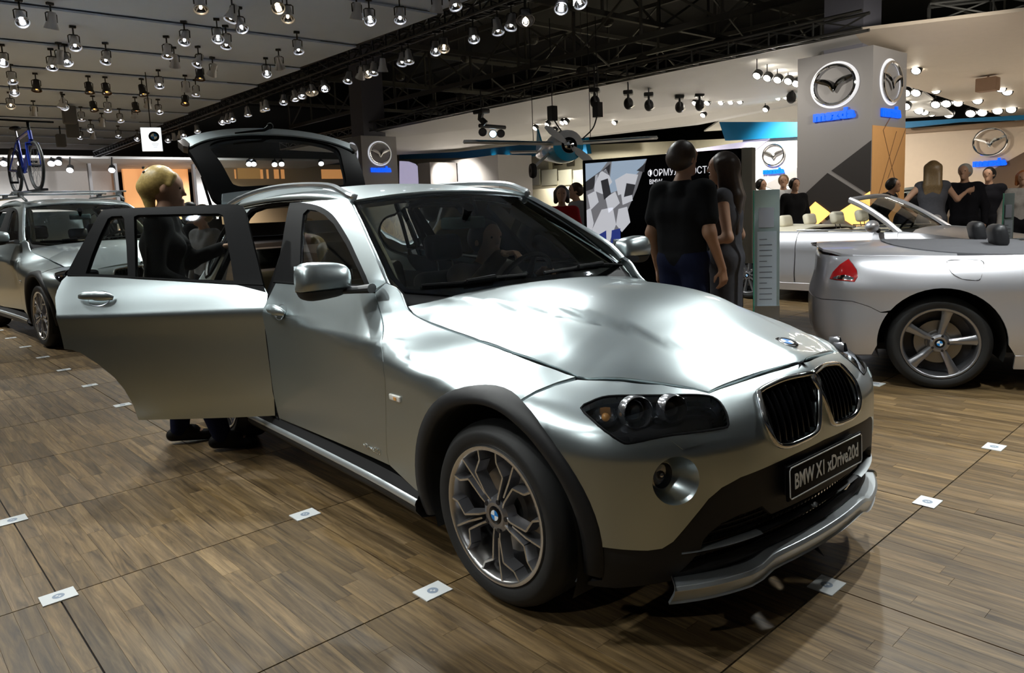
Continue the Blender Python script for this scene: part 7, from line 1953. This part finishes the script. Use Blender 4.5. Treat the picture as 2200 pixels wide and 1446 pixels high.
# blonde woman behind the open door
p3 = flr((345, 480), 4.42)
hd3 = 1.12
def clip(t, g, hed, lk, sd):
    for k in range(5):
        q = MB(); c = hed - lk * .108 + np.array([0, 0, .10 - k * .026]) + sd * (-.045); q.ball(tuple(c), .010, 8, 6); q.build('hair_clip_bead', chrome, t, world=False, sm=True)
person('blonde woman with tied hair in dark jacket standing behind the open car door', p3, hd3, 1.74, blk, jean, hr_y, SKIN, dict(chest=(.0, 0, 1.28), neck=(.02, 0, 1.46), head=(.05, 0, 1.615), kL=(.02, .12, .50), aL=(-.03, .13, .09), tL=(.13, .14, .035), kR=(.14, -.10, .51), aR=(.26, -.13, .09), tR=(.42, -.15, .035), eL=(.10, .26, 1.16), wL=(.32, .20, 1.24), hdL=(1, -.1, .2), hnL=(0, -.3, -1), eR=(-.01, -.22, 1.12), wR=(.20, -.10, 1.00), hdR=(1, .25, -.1), hnR=(0, .3, -1)), female=True, hairstyle='tied', vox=.0095, extra=clip, nod=.25)
# driver inside the crossover
person('driver in brown jacket sitting at the wheel of the nearest car', (-1.62, .37, -.35), 0.0, 1.75, brnc, jean, hr_k, SKIN, dict(pel=(0, 0, .90), waist=(-.02, 0, 1.05), chest=(.02, 0, 1.25), neck=(.05, 0, 1.42), head=(.09, 0, 1.57), kL=(.44, .14, .96), kR=(.44, -.14, .96), aL=(.62, .14, .78), aR=(.62, -.14, .78), tL=(.75, .14, .74), tR=(.75, -.14, .74),
       eL=(.20, .26, 1.22), wL=(.36, .17, 1.36), eR=(.20, -.26, 1.26), wR=(.345, -.10, 1.50), hdL=(.9, -.1, .5), hnL=(.3, -.2, -.9), hdR=(.95, .35, .12), hnR=(.35, 0, -1), curl=.8), vox=.011)
# people farther off
def far(px, d, H, label, hd, **kw):
    p = flr(px, d); return person(label, p, hd, H, kw.pop('top'), kw.pop('bottom', suit), kw.pop('hair', hr_k), kw.pop('skin', SKIN), kw.pop('pose', None), vox=.019, **kw)
toC = lambda px, d: face_to(flr(px, d), CP)
far((818, 420), 13.0, 1.72, 'dark-haired man looking over the roof of the nearest car', toC((818, 420), 13) + .3, top=blk, hair=hr_k)
far((1207, 440), 9.3, 1.66, 'woman in red sweater left of the screen', toC((1207, 440), 9.3), top=redc, hair=hr_b, female=True, hairstyle='bob', pose=dict(eL=(.02, .24, 1.12), wL=(.22, .10, 1.10), eR=(.02, -.24, 1.12), wR=(.22, -.08, 1.10), hdL=(1, -.5, 0), hdR=(1, .5, 0)))
far((1240, 440), 11.0, 1.74, 'man in grey shirt next to the woman in red', toC((1240, 440), 11.0) - 1.2, top=gryc, hair=hr_b)
hn = face_to(CP, flr((2003, 420), 7.3))
far((2003, 420), 10.7, 1.84, 'blonde woman in grey dress with hand on hip, seen from behind', hn, top=gry_d, hair=hr_db, female=True, hairstyle='long', dress=True, sleeves='none', pose=dict(eL=(-.10, .36, 1.18), wL=(.02, .20, 1.02), hdL=(.3, -1, -.3), eR=(.08, -.30, 1.22), wR=(.25, -.42, 1.33), hdR=(.6, -.8, .2), hairlen=.42))
far((2072, 420), 11.3, 1.80, 'grey-haired man in dark jacket facing the blonde woman', toC((2072, 420), 8.2) - .3, top=suit, hair=hr_g)
far((2124, 420), 12.2, 1.76, 'dark-haired man in suit at the roof of the dark car', toC((2124, 420), 8.9) - .3, top=suit, hair=hr_k)
far((1942, 430), 11.9, 1.76, 'man in black suit bending behind the cream-seated convertible', toC((1942, 430), 8.6) + 2.0, top=blk, hair=hr_k, pose=dict(chest=(.20, 0, 1.20), waist=(.06, 0, 1.05), neck=(.36, 0, 1.32), head=(.46, 0, 1.42), eL=(.35, .24, 1.0), eR=(.35, -.24, 1.0), wL=(.45, .16, .85), wR=(.45, -.16, .85)))
far((1888, 430), 12.3, 1.74, 'man in black leaning by the lit amber diamond', toC((1888, 430), 9.4) + 1.2, top=blk, hair=hr_k, skin=SKIN2, pose=dict(chest=(.10, 0, 1.24), neck=(.18, 0, 1.40), head=(.24, 0, 1.54)))
far((1613, 430), 13.6, 1.66, 'dark figure at the left end of the white emblem wall', toC((1613, 430), 13.6) - .6, top=blk)
far((1634, 430), 14.6, 1.78, 'man in dark jacket leaning over near the white emblem wall', toC((1634, 430), 14.6) + .8, top=suit)
far((1683, 430), 14.3, 1.84, 'man in white shirt before the white emblem wall', toC((1683, 430), 14.3), top=whtc, hair=hr_db)
far((1706, 430), 13.4, 1.74, 'dark figure beside the left edge of the emblem column', toC((1706, 430), 13.4) + .5, top=blk)
far((2196, 430), 11.0, 1.66, 'ginger-haired person at the right edge', toC((2196, 430), 8.8), top=cloth('pale', (.5, .48, .46)), hair=mat('hair_ginger', (.42, .14, .04), .5), female=True, hairstyle='bob')
far((266, 450), 18.0, 1.78, 'person holding a pale laptop behind the blonde woman', toC((266, 450), 18.0), top=suit, extra=lambda t, g, hed, lk, sd: (lambda q: q.build('laptop', white_w, t, world=False))(MB().box((.30, 0, 1.28), (.03, .34, .24))), pose=dict(wL=(.26, .15, 1.22), wR=(.26, -.15, 1.22), hdL=(1, -.3, .2), hdR=(1, .3, .2)))
far((228, 450), 15.0, 1.70, 'dark-haired person behind the silver off-roader', toC((228, 450), 15.0) + 1, top=blk, hairstyle='bob')
far((407, 450), 8.6, 1.62, 'dark-haired person under the raised tailgate', toC((407, 450), 8.6) + 1.4, top=blk, female=True, hairstyle='bob')
far((436, 450), 7.4, 1.56, 'brown-haired person farther under the raised tailgate', toC((432, 450), 9.6) - 1.0, top=gryc, hair=hr_db)
# ================================================================== bicycle on the roof bars
def P5w(x, y, z): return M5 @ Vector((x, y, z))
bk0 = Vector(at((84, 412), 9.9)); zr5 = 1.655 * 1.14 + .02
BM = Matrix.Translation((bk0.x, bk0.y, zr5)) @ Matrix.Rotation(H5 + .03, 4, 'Z')
bike = thing('bicycle', 'blue bicycle standing on the roof bars of the off-roader', 'bicycle', (bk0.x, bk0.y, zr5), 0)
bl_f = mat('bike_blue', (.010, .035, .32), .25, .3, .6); rb = .325
for x, nm in ((.0, 'front'), (-1.03, 'rear')):
    W = BM @ Matrix.Translation((x, 0, rb)) @ Matrix.Rotation(PI / 2, 4, 'X')
    m = MB(); m.tube([W @ Vector((rb * .96 * math.cos(t), rb * .96 * math.sin(t), 0)) for t in np.linspace(0, 2 * PI, 40, endpoint=False)], .022, 8, True); o = m.build('bike_tyre', rubber, bike, sm=True)
    m = MB(); m.tube([W @ Vector((rb * .88 * math.cos(t), rb * .88 * math.sin(t), 0)) for t in np.linspace(0, 2 * PI, 40, endpoint=False)], .010, 6, True); m.build('bike_rim', alloyd, o, sm=True)
    m = MB(); m.cyl(W @ Vector((0, 0, -.05)), W @ Vector((0, 0, .05)), .02, 10); m.build('bike_hub', alloyd, o)
    for k in range(16):
        a = 2 * PI * k / 16; m = MB(); m.cyl(W @ Vector((0, 0, .03 * (-1) ** k)), W @ Vector((rb * .87 * math.cos(a), rb * .87 * math.sin(a), 0)), .0025, 4); m.build('bike_spoke', alloy, o)
def tb(pts, r, nm, mt): m = MB(); m.tube([BM @ Vector(p) for p in pts], r, 8); return m.build(nm, mt, bike, sm=True)
bb = (-.60, 0, .28); st_ = (-.74, 0, .74); hd_ = (-.13, 0, .80); hb = (-.09, 0, .68)
for a, b, r in ((bb, hb, .028), (st_, hd_, .022), (bb, st_, .02), (hd_, hb, .026)): tb([a, b], r, 'frame_tube', bl_f)
for y in (.07, -.07):
    tb([(-1.03, y, rb), (-.74, y * .3, .70)], .010, 'seat_stay', bl_f); tb([(-1.03, y, rb), (-.60, y * .5, .28)], .011, 'chain_stay', bl_f); tb([(0, y, rb), (-.06, y, .60)], .018, 'fork_leg', bl_f)
tb([(-.06, -.08, .62), (-.06, .08, .62)], .022, 'fork_crown', bl_f)
tb([hd_, (-.15, 0, .92)], .02, 'handlebar_stem', satin); tb([(-.20, -.32, .94), (-.14, -.12, .93), (-.14, .12, .93), (-.20, .32, .94)], .014, 'handlebar', satin)
tb([st_, (-.78, 0, .88)], .014, 'seat_post', alloy); m = MB(); m.ball((-.78, 0, .90), (.14, .07, .03), 12, 8, BM); m.build('saddle', satin, bike, sm=True)
m = MB(); m.lathe([(.0, -.01), (.09, -.008), (.09, .008), (0, .01)], 20, BM @ Matrix.Translation((-.60, -.05, .28)) @ Matrix.Rotation(PI / 2, 4, 'X')); m.build('chainring', alloyd, bike)
tb([(-.60, -.09, .28), (-.52, -.10, .13)], .010, 'crank', alloyd); tb([(-.60, .09, .28), (-.68, .10, .43)], .010, 'crank', alloyd); tb([(-.52, -.10, .13), (-.52, -.20, .13)], .016, 'pedal', satin); tb([(-.68, .10, .43), (-.68, .20, .43)], .016, 'pedal', satin)
m = MB(); m.box((-.5, 0, .0), (1.5, .09, .03), BM); m.tube([BM @ Vector((-.35, -.04, .02)), BM @ Vector((-.52, -.05, .30))], .012, 6); m.build('carrier_tray', alloyd, bike)
# ================================================================== lit sign box and loudspeakers on the pale ceiling
sp = at((326, 300), 15.5); SB = Matrix.Translation(tuple(sp)) @ Matrix.Rotation(-.55 + .25, 4, 'Z') @ Matrix.Rotation(PI / 2, 4, 'Z') @ Matrix.Rotation(PI / 2, 4, 'X')
sg_ = thing('light_box_sign', 'white glowing sign box with blue round emblem hanging by the ceiling edge', 'sign', tuple(sp))
lit_w = mat('lit_sign_face', (1, 1, 1), .4, emit=(.88, .94, 1.0), es=1.3)
m = MB(); m.box((0, 0, 0), (.40, .50, .09), SB, .01); m.build('sign_case', mat('sign_case', (.55, .60, .62), .4), sg_, sm=True)
m = MB(); m.box((0, 0, .046), (.385, .485, .006), SB); fc = m.build('sign_face', lit_w, sg_)
q = roundel('sign_emblem', .105, SB @ Matrix.Translation((.05, .06, .05)), sg_, rings=False)
for k in range(3):
    m = MB(); m.box((.06, -.10 - k * .03, .0495), (.14 - .03 * k, .008, .001), SB); m.build('sign_text_line', mat('sign_print', (.3, .4, .5), .5), fc)
m = MB(); m.cyl(SB @ Vector((0, .25, 0)), (sp[0], sp[1], ceil_z(sp[0]) + .002), .010, 6); m.build('sign_hanger', steel_d, sg_)
for k, (px, d) in enumerate([((149, 247), 19.0), ((156, 278), 21.0), ((131, 302), 23.0)]):
    p = Vector(at(px, d)); m = MB(); s_ = .30 if k < 2 else .26
    m.box(tuple(p), (s_ * .9, s_, s_ * 1.5), Matrix.Identity(4), .03); o = m.build('loudspeaker', mat('speaker_grey', (.11, .11, .115), .6), None, sm=True)
    m = MB(); m.cyl(p + Vector((0, 0, .15)), (p.x, p.y, ceil_z(p.x) + .002), .02, 6); m.build('speaker_pole', steel_d, o)
    tag(o, 'grey box loudspeaker hanging under the pale ceiling, %s one' % ['nearest', 'middle', 'farthest'][k], 'loudspeaker')
# ================================================================== far pale stand beyond the off-roader
def slab_x(name, X, a, b, th, mt, parent=None):
    p, q = on(a, x=X), on(b, x=X); y0, y1 = sorted((p[1], q[1])); z0, z1 = sorted((p[2], q[2]))
    m = MB(); m.box((X - th / 2, (y0 + y1) / 2, (z0 + z1) / 2), (th, y1 - y0, z1 - z0)); return m.build(name, mt, parent)
pale = mat('far_pale', (.62, .60, .57), .6)
tag(slab_x('pale_fascia', -37, (-120, 331), (745, 345), .4, mat('far_fascia', (.60, .58, .55), .6)), 'long pale fascia of the far stand beyond the off-roader', 'fascia')
tag(slab_x('wall_far', -46, (-120, 345), (262, 470), .3, pale), 'pale back wall', kind='structure')
tag(slab_x('orange_wall', -44, (262, 350), (413, 470), .3, orange_l), 'glowing orange wall behind the blonde woman', 'wall')  # light of the orange room put into the wall as emission
tag(slab_x('grey_wall', -43.5, (413, 345), (470, 470), .3, pale), 'pale wall strip right of the orange wall', 'wall')
f2 = slab_x('shop_wall', -43, (470, 352), (760, 470), .3, mat('far_tan', (.40, .27, .14), .6)); tag(f2, 'tan shop wall with lit windows seen through the tailgate glass', 'wall')
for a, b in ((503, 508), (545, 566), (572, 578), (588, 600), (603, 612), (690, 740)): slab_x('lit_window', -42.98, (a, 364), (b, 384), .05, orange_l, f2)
slab_x('shop_shelf', -42.9, (510, 352), (560, 384), .3, mat('far_amber', (.55, .32, .12), .6, emit=(1, .5, .15), es=.12), f2)  # faint emission stands for the shop's light on the shelf
m = MB(); a = on((-120, 346), x=-37); b = on((745, 346), x=-37); m.box((-42, (a[1] + b[1]) / 2, (a[2] + b[2]) / 2 + .1), (10, abs(b[1] - a[1]), .05)); tag(m.build('pale_ceiling', white_w), 'white ceiling of the far pale stand', 'ceiling')
for k, (x0, x1) in enumerate(((194, 201), (250, 256), (418, 424))):
    tag(slab_x('stand_post', -40, (x0, 345), (x1, 470), .3, grey_w), '%s slim grey post of the far pale stand' % ['left', 'middle', 'right'][k], 'post')
for px in [(45, 352), (8, 352), (150, 366), (240, 366), (535, 353), (545, 353), (590, 354), (605, 353), (690, 352), (110, 352), (125, 350)]:
    p = on(px, x=-36.7); m = MB(); M = basis((.8, -.3, -.6), (0, 1, 0), p); m.lathe([(0, -.3), (.14, -.28), (.16, 0), (.14, .0)], 12, M); m.cyl(p, on((px[0], 338), x=-36.95), .03, 5); o = m.build('stand_lamp', lamp_dark, sm=True)
    m = MB(); m.lathe([(.14, -.01), (0, -.01)], 12, M); m.build('lamp_lens', lamp_on, o); 
    tag(o, 'small bright lamp of the far pale stand', 'lamp', 'lamps of the far pale stand')
# a pale hatchback beside the people at the right and one behind the cream-seated convertible
def clone_car(label, M, sc, dark=None):
    r = thing('hatchback_car', label, 'car'); r.location = M @ Vector((-1.4 * sc[0], 0, 0)); r.rotation_euler = (0, 0, M.to_euler().z); r.scale = sc
    for o in list(suv.children):
        if o.name.split('.')[0] in ('roof_bar', 'roof_rail'): continue
        cp(o, r)
    return r
g = flr((2290, 500), 14.0); clone_car('pale silver hatchback behind the group of people at the right edge', Matrix.Translation(g) @ Matrix.Rotation(-.1, 4, 'Z'), Vector((.95, .95, .98)))
# white floor of the emblem stand
m = MB(); m.box((-12, 18.6, .012), (42, 17.0, .022)); tag(m.build('floor_pale', mat('pale_floor', (.62, .60, .57), .35)), 'pale glossy floor of the emblem stand', kind='structure')
for (x, y, tx, ty, tz, pw_) in STANDS:
    l = bpy.data.lights.new('stand_beam', 'SPOT'); l.energy = pw_; l.spot_size = 2.0; l.spot_blend = .8; l.shadow_soft_size = .12; l.color = (1.0, .93, .82) if x > -30 else (.97, .98, 1.0)
    o = bpy.data.objects.new('stand_beam', l); COL.objects.link(o); o.location = (x, y, 3.85); o.rotation_euler = (Vector((tx, ty, tz)) - Vector((x, y, 3.85))).to_track_quat('-Z', 'Y').to_euler()
